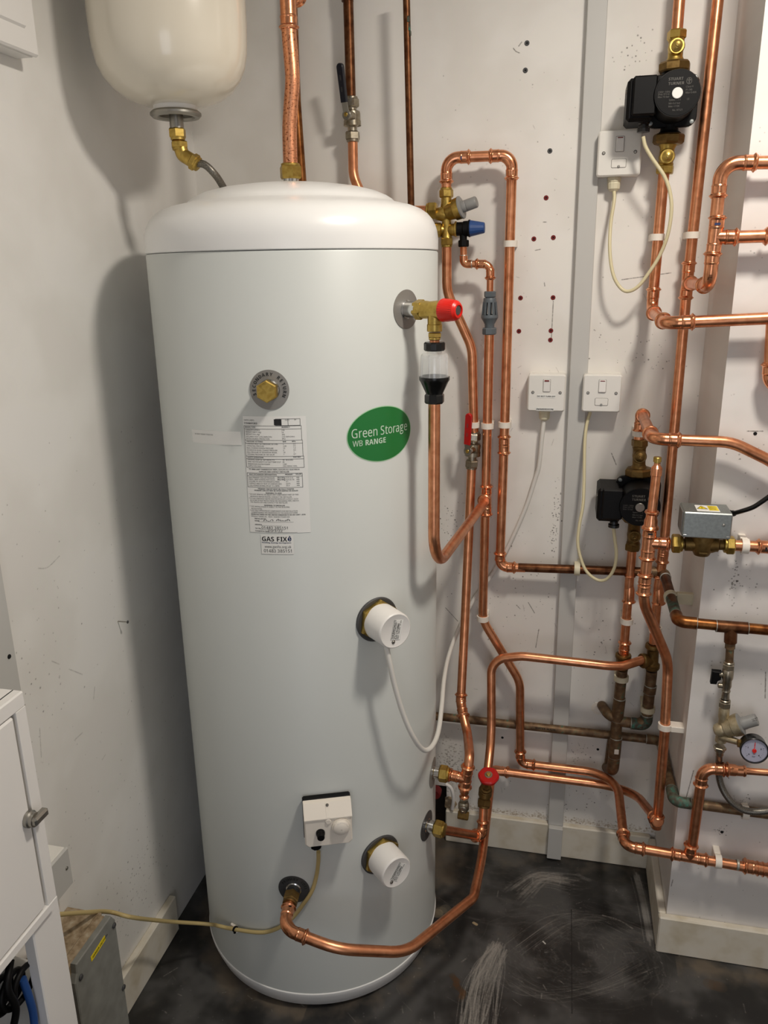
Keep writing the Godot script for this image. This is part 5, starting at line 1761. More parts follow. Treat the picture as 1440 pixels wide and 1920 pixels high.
func build_switches() -> void:
	var a := Vector3(0.083,1.806,0.048)
	var o1 := spur("fused_switch", "upper white fused switch plate beside the top pump", a, 0.089, 0.036, true, false)
	var ga := Vector3(a.x - 0.006, a.y - 0.0445, 0.02)
	gland(o1, ga, 0.0135, M.clip_old)
	var b := Vector3(-0.0453,1.3007,0.046)
	var o2 := spur("immersion_switch", "white switch plate marked IMMERSION left of the trunking", b, 0.086, 0.037, false, true)
	gland(o2, Vector3(b.x - 0.003, b.y - 0.043, 0.02), 0.0125, M.clip_old)
	var tg := Geo.new()
	rbox(tg, Vector3(b.x, b.y - 0.0075, 0.0468), RIGHT, UP, OUT, Vector3(0.042, 0.0075, 0.0006), 0.0)
	rbox(tg, Vector3(b.x - 0.002, b.y - 0.0375, 0.0468), RIGHT, UP, OUT, Vector3(0.04, 0.0075, 0.0006), 0.0)
	var tape := part(o2, "label_tape", tg, M.paper, "two printed label tapes")
	var tx := Geo.new()
	letters(tx, "DO NOT TURN OFF", 0.0032, true, b.x, b.y - 0.009, plane(Vector3(0, 0, 0.0472), RIGHT, UP), 1, 1.05)
	letters(tx, "IMMERSION", 0.0044, true, b.x - 0.002, b.y - 0.0397, plane(Vector3(0, 0, 0.0472), RIGHT, UP), 1, 1.1)
	part(tape, "lettering", tx, M.ink)
	var c := Vector3(0.0789,1.3017,0.046)
	spur("fused_switch", "middle white fused switch plate right of the trunking", c, 0.086, 0.037, true, false)
	# flexes
	cable("cream_flex", "cream flex looping from the upper fused switch to the top pump", [ga - UP * 0.02, Vector3(0.0794,1.7188,0.03), Vector3(0.0747,1.6666,0.04), Vector3(0.076,1.6106,0.055), Vector3(0.0857,1.562,0.065), Vector3(0.1008,1.5364,0.07), Vector3(0.1167,1.5269,0.075), Vector3(0.1372,1.5365,0.08), Vector3(0.1586,1.5666,0.085), Vector3(0.1761,1.5995,0.09), Vector3(0.1876,1.6401,0.1), Vector3(0.1903,1.6883,0.105), Vector3(0.1843,1.722,0.105), Vector3(0.1711,1.752,0.105), Vector3(0.1451,1.7865,0.105), Vector3(0.1299,1.8099,0.105), Vector3(0.1244,1.8278,0.105)], 0.0037, M.cable_cream)
	var gb := Vector3(b.x - 0.003, b.y - 0.06, 0.02)
	cable("white_flex", "thick white flex from the immersion switch to the upper immersion heater", [gb, Vector3(-0.0518,1.1871,0.02), Vector3(-0.0565,1.1153,0.016), Vector3(-0.0632,1.0878,0.014), Vector3(-0.0818,1.0182,0.013), Vector3(-0.1118,0.9366,0.013), Vector3(-0.1323,0.8884,0.013), Vector3(-0.1643,0.8254,0.013), Vector3(-0.2051,0.7614,0.016), Vector3(-0.2386,0.694,0.04), Vector3(-0.2545,0.6528,0.12), Vector3(-0.2527,0.6361,0.22), Vector3(-0.2421,0.6214,0.33), Vector3(-0.2347,0.6165,0.43), Vector3(-0.2382,0.6254,0.5), Vector3(-0.2487,0.6384,0.53), Vector3(-0.2639,0.6852,0.56), Vector3(-0.2814,0.7451,0.575), Vector3(-0.2963,0.8146,0.585), Vector3(-0.3034,0.861,0.59), Vector3(-0.3088,0.8919,0.59), Vector3(-0.3128,0.9103,0.585)], 0.0052, M.cable_white)
	cable("cream_flex", "cream flex looping from the middle fused switch to the lower pump", [Vector3(0.0567,1.2551,0.02), Vector3(0.0499,1.2244,0.025), Vector3(0.0478,1.1844,0.035), Vector3(0.0497,1.1264,0.05), Vector3(0.0511,1.0876,0.06), Vector3(0.0511,1.0423,0.075), Vector3(0.0451,0.9938,0.085), Vector3(0.0444,0.9515,0.09), Vector3(0.0543,0.9137,0.095), Vector3(0.0694,0.8855,0.1), Vector3(0.0942,0.8696,0.105), Vector3(0.1137,0.875,0.11), Vector3(0.1289,0.9016,0.11), Vector3(0.1318,0.9389,0.11), Vector3(0.1256,0.9778,0.11), Vector3(0.1215,1.0022,0.11)], 0.0037, M.cable_cream)
	# thermostat flex across the cylinder to behind the cabinet
	cable("yellowed_flex", "yellowed flex from the cylinder thermostat looping left to behind the cabinet", [Vector3(-0.4471,0.4441,0.6396), Vector3(-0.4504,0.4177,0.6322), Vector3(-0.4579,0.3738,0.6261), Vector3(-0.4688,0.3336,0.6291), Vector3(-0.4897,0.2965,0.6336), Vector3(-0.5142,0.2599,0.6368), Vector3(-0.5391,0.2348,0.638), Vector3(-0.5721,0.2121,0.6362), Vector3(-0.6013,0.2011,0.6325), Vector3(-0.6543,0.1845,0.6189), Vector3(-0.6832,0.1724,0.6071), Vector3(-0.704,0.1705,0.604), Vector3(-0.7446,0.1344,0.57), Vector3(-0.7959,0.1778,0.62), Vector3(-0.8049,0.2576,0.7), Vector3(-0.8011,0.3519,0.79), Vector3(-0.835,0.3623,0.7962), Vector3(-0.83,0.427,0.8654), Vector3(-0.83,0.4734,0.9185), Vector3(-0.83,0.5074,0.9586), Vector3(-0.83,0.5475,1.0086)], 0.0042, M.cable_yellow)
	var tie := Geo.new()
	var tp := Vector3(-0.6574,0.184,0.6175)
	var tn := around(116.0215)
	var rt := Vector3(tn.z, 0, -tn.x)
	lathe(tie, tp - rt * 0.002, rt, [Vector2(0.0052, 0), Vector2(0.0068, 0), Vector2(0.0068, 0.0042), Vector2(0.0052, 0.0042)], 20)
	rbox(tie, tp - UP * 0.007 + tn * 0.002, rt, UP, tn, Vector3(0.005, 0.006, 0.005), 0.001)
	single("cable_tie", "black cable tie holding the yellowed flex to the cylinder", "cable tie", tie, M.black)


# cold main, its valves, and the balanced loop beside the cylinder
func build_cold_feed() -> void:
	# hot outlet on top of the cylinder
	var top := Vector3(CX, 1.766, CZ)
	var ho := thing("hot_outlet_pipe", "thick speckled copper pipe rising from the top of the cylinder", "pipe", Vector3(CX, 1.745, CZ))
	compression(ho, top - UP * 0.004, UP, 0.0215, 0.024, M.brass, "compression_nut", 0.0)
	var z := CZ
	var hp := Geo.new()
	tube(hp, curve([top, Vector3(-0.5395,1.7933,0.348), Vector3(-0.5381,1.8399,0.348), Vector3(-0.5334,1.8808,0.348), Vector3(-0.5282,1.9211,0.348), Vector3(-0.5292,1.9611,0.348), Vector3(-0.5308,1.9918,0.348), Vector3(-0.531,2.0178,0.348)], 0.004), 0.0138, 24)
	part(ho, "pipe", hp, M.speckled if M.has("speckled") else M.copper)
	tee(ho, Vector3(-0.5306,2.0039,0.348), Vector3(-0.5304,2.0856,0.348), Vector3(-0.5251,2.0698,0.3), 0.0138, 0.0138)
	# old tarnished pipes on the back wall
	var g1 := Geo.new()
	tube(g1, [Vector3(-0.6273,2.1764,0.03), Vector3(-0.6276,1.9457,0.032), Vector3(-0.6209,1.7664,0.034), Vector3(-0.6176,1.5649,0.03)], 0.011, 20)
	single("tarnished_pipe", "golden brown tarnished pipe close behind the speckled hot outlet pipe", "pipe", g1, M.gold)
	var g2 := Geo.new()
	tube(g2, [Vector3(-0.4983,2.1632,0.04), Vector3(-0.4975,1.9414,0.04)], R22, 20)
	tube(g2, [Vector3(-0.4989,2.1632,0.04), Vector3(-0.4997,2.1305,0.04)], R22 + 0.002, 20)
	single("tarnished_pipe", "brown tarnished pipe above the blue-handled lever valve", "pipe", g2, M.brown)
	var v := thing("lever_valve", "nickel lever valve with a dark blue handle above the cylinder", "valve", Vector3(-0.496,1.8593,0.04))
	lever_valve(v, Vector3(-0.4962,1.9424,0.04), Vector3(-0.4954,1.8582,0.04), OUT - RIGHT * 0.35, [Vector3(-0.499,1.905,0.074), Vector3(-0.5014,1.9301,0.082), Vector3(-0.5059,2.0021,0.094)], M.navy)
	var c := thing("cold_main_pipe", "copper pipe bending from the blue-handled valve behind the cylinder lid to the brass inlet valve", "pipe", Vector3(-0.4498,1.712,0.045))
	pipe(c, [Vector3(-0.4955,1.8637,0.04), Vector3(-0.496,1.7839,0.041), Vector3(-0.4611,1.7086,0.05), Vector3(-0.3169,1.7033,0.06)], R22, [0.07, 0.06], M.copper)
	var g3 := Geo.new()
	tube(g3, [Vector3(-0.3627,2.1393,0.085), Vector3(-0.3544,1.7056,0.085), Vector3(-0.3504,1.5156,0.085)], R15, 18)
	var thin := single("tarnished_pipe", "thin brown pipe with a green stain running straight down behind the cylinder", "pipe", g3, M.brown)
	var gs := Geo.new()
	for q in [[766, 38, 0.006, 0.012], [767.5, 50, 0.005, 0.014], [769, 60, 0.004, 0.01]]:
		rbox(gs, onz_pipe(Vector3(-0.3569,2.0621,0.0915), q[1] - 48.0, q[0] - 766.0), RIGHT, UP, OUT, Vector3(q[2], q[3], 0.003), 0.0012)
	part(thin, "green_stain", gs, M.green, "green corrosion stain")

	# brass multi-function inlet valve
	var z5 := 0.06
	var ax := Vector3(-0.2791,1.686,0.06)
	var o := thing("inlet_valve", "brass cold water inlet valve with grey cap beside the cylinder lid", "valve", Vector3(-0.2787,1.6355,0.06))
	var d := (Vector3(-0.2805,1.7446,0.06) - Vector3(-0.2784,1.6298,0.06)).normalized()
	compression(o, Vector3(-0.2803,1.738,0.06), d, 0.0155, 0.017, M.brass)
	compression(o, Vector3(-0.2786,1.6377,0.06), -d, 0.0145, 0.0165, M.brass)
	compression(o, Vector3(-0.3109,1.7031,0.06), -RIGHT, 0.0195, 0.0195, M.brass, "inlet_nut", 0.0)
	var g := Geo.new()
	lathe(g, Vector3(-0.2786,1.6445,0.06), d, [Vector2(0.0125, 0), Vector2(0.0105, 0.008), Vector2(0.0105, 0.04), Vector2(0.0125, 0.05), Vector2(0.0135, 0.062), Vector2(0.0118, 0.075), Vector2(0.0118, 0.1)], 28)
	var ball := Vector3(-0.2857,1.6962,0.06)
	lathe(g, ball - RIGHT * 0.0185, RIGHT, [Vector2(0.0115, 0), Vector2(0.0135, 0.006), Vector2(0.0155, 0.013), Vector2(0.0165, 0.02), Vector2(0.0155, 0.028), Vector2(0.011, 0.036), Vector2(0, 0.038)], 28)
	var bd := (Vector3(-0.2053,1.7197,0.075) - Vector3(-0.2771,1.6981,0.062)).normalized()
	var b0: Vector3 = Vector3(-0.2783,1.6981,0.062)
	lathe(g, b0 - bd * 0.004, bd, [Vector2(0.01, 0), Vector2(0.0155, 0.003), Vector2(0.017, 0.006), Vector2(0.0195, 0.021), Vector2(0.0205, 0.0225), Vector2(0.0225, 0.0228), Vector2(0.0235, 0.0345), Vector2(0.0232, 0.036), Vector2(0, 0.036)], 36)
	part(o, "body", g, M.brass)
	var gc := Geo.new()
	lathe(gc, b0 + bd * 0.0325, bd, [Vector2(0, 0), Vector2(0.0245, 0), Vector2(0.0245, 0.003), Vector2(0.022, 0.0045), Vector2(0.0125, 0.005), Vector2(0.0125, 0.014), Vector2(0.0118, 0.015), Vector2(0.0125, 0.016), Vector2(0.0122, 0.0365), Vector2(0.0108, 0.0385), Vector2(0, 0.0385)], 32)
	part(o, "adjuster_cap", gc, M.grey_plastic, "grey plastic adjuster cap")
	var pl := Geo.new()
	lathe(pl, Vector3(-0.2807,1.6626,0.06), -RIGHT, [Vector2(0.008, 0), Vector2(0.011, 0.008), Vector2(0.0155, 0.011), Vector2(0.016, 0.024), Vector2(0, 0.024)], 28)
	lathe(pl, Vector3(-0.2771,1.6625,0.06), RIGHT, [Vector2(0.009, 0), Vector2(0.0125, 0.005), Vector2(0.0135, 0.016), Vector2(0.0155, 0.0175), Vector2(0.0155, 0.021), Vector2(0, 0.021)], 28)
	part(o, "side_ports", pl, M.brass)
	# expansion relief: black body, blue cap
	var r := thing("relief_valve", "black plastic relief valve with a blue knob plugged into the brass inlet valve", "valve", Vector3(-0.2408,1.6268,0.06))
	var q0: Vector3 = Vector3(-0.2556,1.6637,0.06)
	var qd := (Vector3(-0.1939,1.6648,0.062) - q0).normalized()
	var rb := Geo.new()
	lathe(rb, q0, qd, [Vector2(0, 0), Vector2(0.0145, 0), Vector2(0.0145, 0.013), Vector2(0.0162, 0.015), Vector2(0.0165, 0.025), Vector2(0.0185, 0.0262), Vector2(0.0185, 0.0295), Vector2(0, 0.0295)], 32)
	lathe(rb, Vector3(-0.2416,1.6605,0.06), -d, [Vector2(0, 0), Vector2(0.0082, 0), Vector2(0.0082, 0.026), Vector2(0, 0.026)], 24)
	part(r, "body", rb, M.black)
	var rn := Geo.new()
	nut(rn, Vector3(-0.2406,1.633,0.06), -d, 0.0125, 0.0145, 0.2, 8)
	part(r, "outlet_nut", rn, M.black)
	var bl := Geo.new()
	lathe(bl, q0 + qd * 0.0295, qd, [Vector2(0, 0), Vector2(0.0172, 0), Vector2(0.0172, 0.002), Vector2(0.0115, 0.0305), Vector2(0.0105, 0.0318), Vector2(0, 0.0318)], 16, true)
	part(r, "knob", bl, M.blue, "blue tapered knob")
	var ck := Geo.new()
	lathe(ck, q0 - qd * 0.0045, qd, [Vector2(0.0155, 0), Vector2(0.0168, 0.0008), Vector2(0.0168, 0.0035), Vector2(0.0155, 0.0042)], 28)
	part(r, "retaining_clip", ck, M.brass_bright)

	# balanced loop
	var l := thing("loop_pipe", "copper pipe arching over from the brass inlet valve and dropping down the wall", "pipe", Vector3(-0.141,0.8684,0.046))
	var p0: Vector3 = Vector3(-0.2803,1.7413,0.06)
	var p1: Vector3 = Vector3(-0.2803,1.8105,0.06)
	var p2: Vector3 = Vector3(-0.1394,1.8111,0.05)
	var p3: Vector3 = Vector3(-0.1392,1.2186,0.042)
	var p4: Vector3 = Vector3(-0.1412,0.8627,0.042)
	var p5: Vector3 = Vector3(-0.0779,0.8642,0.042)
	pipe(l, [p0, p1, p2, p3, p4, p5], R22, [0.03, 0.03, 0.0, 0.026], M.copper)
	elbow(l, p0, p1, p2, R22, 0.052, 0.034)
	elbow(l, p1, p2, p3, R22, 0.05, 0.034)
	dash(l, Vector3(-0.2469,1.8077,0.0725), UP, 0.007, 0.003, M.ink_blue)
	sleeve(l, Vector3(-0.1397,1.198,0.042), Vector3(-0.1388,1.1512,0.042), R22)
	elbow(l, p3, p4, p5, R22, 0.04, 0.024)
	dash(l, Vector3(-0.1404,0.8998,0.0545), RIGHT, 0.007, 0.003, M.ink)
	clip(Vector3(-0.138,1.6306,0.047), UP, -OUT, R22, 0.047, "white pipe clip near the top of the arching copper pipe")
	clip(Vector3(-0.139,1.2237,0.042), UP, -OUT, R22, 0.042, "rightmost of the three white pipe clips in a row beside the red lever valve")

	# hot and cold drops between the loop and the cylinder
	var s := thing("feed_pipe", "copper pipe swinging right from the brass inlet valve down to the red lever valve", "pipe", Vector3(-0.2112,1.1906,0.042))
	pipe(s, [Vector3(-0.2787,1.6343,0.06), Vector3(-0.2775,1.5282,0.058), Vector3(-0.2197,1.4028,0.044), Vector3(-0.2112,1.188,0.042)], R22, [0.1, 0.1], M.copper)
	clip(Vector3(-0.2143,1.2217,0.042), UP, -OUT, R22, 0.042, "leftmost of the three white pipe clips, just above the red lever valve")
	var v2 := thing("lever_valve", "nickel lever valve with a red handle between the copper pipes", "valve", Vector3(-0.2164,1.1166,0.042))
	lever_valve(v2, Vector3(-0.2114,1.201,0.042), Vector3(-0.2164,1.1166,0.042), OUT - RIGHT * 0.4, [Vector3(-0.2214,1.1637,0.076), Vector3(-0.2226,1.1834,0.084), Vector3(-0.2179,1.2579,0.096)], M.red_paint)


func onz_pipe(base: Vector3, dy: float, dx: float) -> Vector3:
	return base + Vector3(dx / 820.0, -dy / 820.0, 0)


# relief pipework down the wall
func build_discharge() -> void:
	var z := 0.06
	var r := thing("relief_pipe", "thin copper pipe stepping right from the blue-knobbed relief valve to the grey tundish", "pipe", Vector3(-0.1797,1.5274,0.06))
	var a0: Vector3 = Vector3(-0.2408,1.629,0.06)
	var a1: Vector3 = Vector3(-0.2396,1.5892,0.06)
	var a2: Vector3 = Vector3(-0.1799,1.5882,0.06)
	var a3: Vector3 = Vector3(-0.1796,1.5228,0.06)
	pipe(r, [a0, a1, a2, a3], R15, [0.016, 0.02], M.copper)
	soldered(r, [a1 + (a0 - a1).normalized() * 0.018, a1, a1 + (a2 - a1).normalized() * 0.018], R15, 0.014, M.fitting)
	elbow(r, a1, a2, a3, R15, 0.034, 0.02)
	tundish("tundish", "grey plastic tundish on the wall between two copper pipes", Vector3(-0.1795,1.5297,0.06), Vector3(-0.1788,1.4343,0.058), 0.0195, M.grey_tundish, false)
	var o := thing("waste_pipe", "copper pipe from the grey tundish down the wall, bending right along the boxed duct", "pipe", Vector3(-0.1808,0.718,0.042))
	var p0: Vector3 = Vector3(-0.1792,1.4402,0.056)
	var p1: Vector3 = Vector3(-0.1802,1.22,0.042)
	var p2: Vector3 = Vector3(-0.1807,0.7135,0.042)
	var y := 0.3
	var p3: Vector3 = Vector3(-0.0802,0.5481,0.042)
	var p4: Vector3 = Vector3(-0.0711,0.3037,0.042)
	var lead: Vector3 = Vector3(0.1363,0.306,0.042)
	var p6: Vector3 = Vector3(0.1826,0.3037,0.318)
	var p5 := Vector3(p6.x - 0.004, lerpf(lead.y, p6.y, 0.3), 0.045)
	var p7: Vector3 = Vector3(0.4895,0.2904,0.32)
	var p8 := onward(p6, p7)
	pipe(o, [p0, p1, p2, p3, p4, p5, p6, p8], R22, [0.0, 0.09, 0.09, 0.024, 0.085, 0.024], M.copper)
	tee(o, Vector3(-0.1788,1.0739,0.042), Vector3(-0.1778,0.995,0.042), Vector3(-0.1811,1.0427,0.08), R22)
	elbow(o, p3, p4, p5, R22, 0.04, 0.024)
	elbow(o, p5, p6, p7, R22, 0.045, 0.026)
	tee(o, Vector3(0.2832,0.2996,0.318), Vector3(0.3632,0.2961,0.319), Vector3(0.3251,0.3343,0.319), R22)
	sleeve(o, Vector3(0.4371,0.2954,0.32), p8, R22 + 0.002)
	for i in 3:
		var rg := Geo.new()
		var at: Vector3 = Vector3(0.465,0.2932,0.32) + (p7 - p6).normalized() * 0.011 * i
		lathe(rg, at, p7 - p6, [Vector2(R22 + 0.002, 0), Vector2(R22 + 0.0055, 0.001), Vector2(R22 + 0.0055, 0.003), Vector2(R22 + 0.002, 0.004)], 24)
		part(o, "coupling_ring", rg, M.fitting)
	var sd := Geo.new()
	lathe(sd, Vector3(0.4226,0.2958,0.32), p7 - p6, [Vector2(R22, 0), Vector2(R22 + 0.0012, 0.0008), Vector2(R22 + 0.0012, 0.005), Vector2(R22, 0.006)], 24)
	part(o, "solder_ring", sd, M.solder)
	clip(Vector3(-0.1799,1.22,0.042), UP, -OUT, R22, 0.042, "middle of the three white pipe clips in a row beside the red lever valve")
	clip(Vector3(-0.1808,0.7195,0.042), UP, -OUT, R22, 0.042, "white pipe clip where the tundish waste pipe starts to bend right")
	clip(Vector3(0.3845,0.2973,0.3195), RIGHT, -OUT, R22, 0.0365, "white pipe clip on the low pipe across the boxed duct")
	# riser from the tee
	var u := thing("riser_pipe", "copper pipe rising from the low tee and turning right on the boxed duct", "pipe", Vector3(0.3292,0.3206,0.319))
	var q0: Vector3 = Vector3(0.327,0.326,0.319)
	var q1: Vector3 = Vector3(0.3305,0.5323,0.319)
	var q2: Vector3 = Vector3(0.4134,0.5358,0.319)
	var q3 := onward(q1, Vector3(0.5234,0.542,0.319))
	pipe(u, [q0, q1, q2], R22, 0.026, M.copper)
	elbow(u, q0, q1, q2, R22, 0.046, 0.028)
	reducer(u, Vector3(0.378,0.5355,0.319), Vector3(0.4166,0.5362,0.319), R22, R15)
	pipe(u, [Vector3(0.408,0.5364,0.319), q3], R15, 0.0, M.copper, "thin_pipe")


# circuits from the cylinder's side bosses
func build_primaries() -> void:
	# upper boss: tee with drain cock, joined to the feed pipe
	var f := thing("cylinder_feed_pipe", "copper pipe from the red lever valve down to the cylinder's upper side boss", "pipe", Vector3(-0.197,0.4328,0.28))
	var a0: Vector3 = Vector3(-0.2158,1.1219,0.042)
	var a1: Vector3 = Vector3(-0.2192,0.7407,0.1)
	var a2: Vector3 = Vector3(-0.2194,0.5403,0.16)
	var a3: Vector3 = Vector3(-0.2092,0.52,0.19)
	var a4: Vector3 = Vector3(-0.1944,0.4908,0.22)
	var boss_n := around(2.5)
	var boss := on_cyl(2.5, 0.468)
	var t0 := boss + boss_n * 0.078
	var a5 := t0 + Vector3(0.004, 0.03, 0)
	pipe(f, [a0, a1, a2], R22, 0.3, M.copper)
	pipe(f, [a2, a3, a4, t0 + Vector3(0.006, 0.05, -0.005), t0], R22, [0.03, 0.04, 0.03], M.copper, "bent_pipe")
	var eg := Geo.new()
	press(eg, fil([a2 + (a1 - a2).normalized() * 0.022, a2, a3 + (a4 - a3).normalized() * 0.004], 0.03), R22)
	part(f, "elbow_fitting", eg, M.fitting)
	tee(f, t0 + Vector3(0.003, 0.032, 0), t0 - Vector3(0.004, 0.03, 0), boss + boss_n * 0.036, R22)
	compression(f, boss + boss_n * 0.0245, boss_n, 0.0195, 0.02, M.brass, "boss_nut", 0.0)
	var dc := thing("drain_cock", "small drain cock with a brass cap under the tee beside the cylinder", "valve", t0 - UP * 0.1)
	var b0 := t0 - Vector3(0.004, 0.028, 0)
	var dd := Vector3(-0.02, -1, 0.12).normalized()
	reducer(dc, b0, b0 + dd * 0.026, R22 - 0.002, R15 - 0.001)
	compression(dc, b0 + dd * 0.032, dd, 0.0105, 0.01, M.nickel)
	var dg := Geo.new()
	lathe(dg, b0 + dd * 0.036, dd, [Vector2(0, 0), Vector2(0.0105, 0), Vector2(0.0128, 0.005), Vector2(0.0128, 0.016), Vector2(0.0095, 0.021), Vector2(0.0095, 0.028), Vector2(0, 0.028)], 24)
	lathe(dg, b0 + dd * 0.046, OUT, [Vector2(0.0085, 0), Vector2(0.0085, 0.014), Vector2(0.0052, 0.015), Vector2(0.0045, 0.0135), Vector2(0, 0.0135)], 20)
	part(dc, "body", dg, M.nickel)
	var cg := Geo.new()
	var cd := Vector3(-0.05, -0.75, 0.66).normalized()
	nut(cg, b0 + dd * 0.07, cd, 0.0145, 0.019, 0.3)
	part(dc, "cap", cg, M.brass_dull)

	# lower boss: elbow up through the gate valve, over and away to the right
	var n2 := around(12.0)
	var s2 := on_cyl(12.0, 0.357)
	var o := thing("return_pipe", "copper pipe from the cylinder's lower side boss turning up to the red-wheeled gate valve", "pipe", s2)
	var c0 := s2 + n2 * 0.036
	var c1: Vector3 = Vector3(-0.1473,0.2361,0.27)
	var c2: Vector3 = Vector3(-0.1477,0.3096,0.25)
	compression(o, s2 + n2 * 0.029, n2, 0.019, 0.022, M.brass, "boss_nut", 0.0)
	pipe(o, [c0 - n2 * 0.004, c1, c2], R22, 0.024, M.copper)
	elbow(o, c0, c1, c2, R22, 0.042, 0.026)
	var gv := thing("gate_valve", "brass gate valve with a red handwheel low beside the cylinder", "valve", Vector3(-0.1458,0.317,0.245))
	var v0: Vector3 = Vector3(-0.1472,0.3174,0.25)
	var v1: Vector3 = Vector3(-0.1437,0.3854,0.215)
	var vd := (v1 - v0).normalized()
	var vg := Geo.new()
	lathe(vg, v0, vd, [Vector2(0, 0), Vector2(0.013, 0), Vector2(0.0125, 0.012), Vector2(0.0165, 0.02), Vector2(0.0165, 0.036), Vector2(0.0125, 0.044), Vector2(0.013, 0.06), Vector2(0, 0.06)], 28)
	var vm := v0 + vd * 0.028
	var wd := (Vector3(-0.1358,0.4127,0.275) - vm).normalized()
	lathe(vg, vm, wd, [Vector2(0.0145, 0), Vector2(0.0145, 0.012), Vector2(0.0125, 0.014), Vector2(0.0125, 0.02), Vector2(0.0085, 0.022), Vector2(0.0085, 0.03), Vector2(0.004, 0.031), Vector2(0.004, 0.046), Vector2(0, 0.046)], 24)
	part(gv, "body", vg, M.brass_dull)
	compression(gv, v0 + vd * 0.003, -vd, 0.0175, 0.017, M.brass_dull)
	compression(gv, v0 + vd * 0.062, vd, 0.0165, 0.015, M.brass_dull)
	var wh := Geo.new()
	var wc := vm + wd * 0.036
	wc = Vector3(-0.1358,0.4127,0.275)
	wd = (OUT * 0.3 + UP * 0.95).normalized()
	var wf := frame(wd)
	var poly := PackedVector2Array()
	for i in 48:
		var a := TAU * i / 48.0
		var rr := 0.0245 + 0.0008 * cos(a * 6.0)
		poly.append(Vector2(cos(a), sin(a)) * rr)
	prism(wh, poly, wc, wf[0], wf[1], 0.009, 0.003)
	part(gv, "handwheel", wh, M.red_paint, "red handwheel")
	var wn := Geo.new()
	disc(wn, wc + wd * 0.0085, wd, 0.0098, 0.0015, 24, 0.0005)
	part(gv, "wheel_plate", wn, M.nickel)
	screw_head(gv, wc + wd * 0.01, wd, 0.0055, M.brass_bright, "nut")
	var l := thing("loop_pipe", "copper pipe rising from the red-wheeled valve and bending right to the dull brass tee", "pipe", Vector3(-0.1414,0.3909,0.2))
	var z := 0.1
	pipe(l, [v0 + vd * 0.055, Vector3(-0.1421,0.432,0.14), Vector3(-0.1515,0.6351,0.1), Vector3(-0.0762,0.6514,0.1), Vector3(0.135,0.6456,0.1), Vector3(0.1681,0.6441,0.092), Vector3(0.2169,0.6531,0.066)], R22, [0.25, 0.06, 0.1, 0.1, 0.05], M.copper)

	# primary coil: elbow from the low front boss, round the foot of the cylinder and away behind the return pipe
	var deg := 83.6619
	var n3 := around(deg)
	var b3 := on_cyl(deg, Vector3(-0.5086,0.3314,0.6303).y)
	var p := thing("primary_pipe", "long copper pipe from the low front boss curving round the cylinder's foot", "pipe", b3 - UP * 0.1)
	compression(p, b3 + n3 * 0.027, n3, 0.0175, 0.024, M.brass_dull, "boss_nut")
	var e0 := b3 + n3 * 0.03
	var e1 := b3 + n3 * 0.098 - UP * 0.008
	var e2: Vector3 = Vector3(-0.4327,0.3124,0.735)
	var f1: Vector3 = Vector3(-0.3826,0.3032,0.735)
	var f2: Vector3 = Vector3(-0.2602,0.2508,0.665)
	var yb := 0.235
	var f3: Vector3 = Vector3(-0.1474,0.218,0.4536)
	var f4: Vector3 = Vector3(-0.1433,0.212,0.322)
	var f5: Vector3 = Vector3(-0.1469,0.262,0.0231)
	pipe(p, [e0, e1, f1, f2, f3, f4, f5], R22, [0.04, 0.12, 0.12, 0.05, 0.3], M.copper)
	elbow(p, e0, e1, f1, R22, 0.052, 0.036)
	dash(p, Vector3(-0.4775,0.3893,0.735), RIGHT, 0.006, 0.003, M.ink)
	var h := thing("primary_pipe", "copper pipe leaving the elbow behind the red-wheeled valve and bending forward beside the boxed duct", "pipe", Vector3(0.1042,0.2708,0.045))
	var h0: Vector3 = Vector3(-0.1407,0.2711,0.045)
	var h1: Vector3 = Vector3(0.2183,0.2693,0.045)
	var h2: Vector3 = Vector3(0.258,0.3419,0.2669)
	var g0: Vector3 = Vector3(-0.0991,0.2727,0.045)
	pipe(h, [h0, g0, h1, h2], R22, [0.0, 0.11], M.copper)
	var cg2 := Geo.new()
	press(cg2, fil([f5 + (f4 - f5).normalized() * 0.03, f5, h0 + (g0 - h0).normalized() * 0.04], 0.024), R22)
	part(h, "elbow_fitting", cg2, M.fitting)
	var k := Geo.new()
	var hd := (h2 - h1).normalized()
	press(k, PackedVector3Array([h2 - hd * 0.036, h2 - hd * 0.004]), R22)
	part(h, "end_fitting", k, M.fitting)


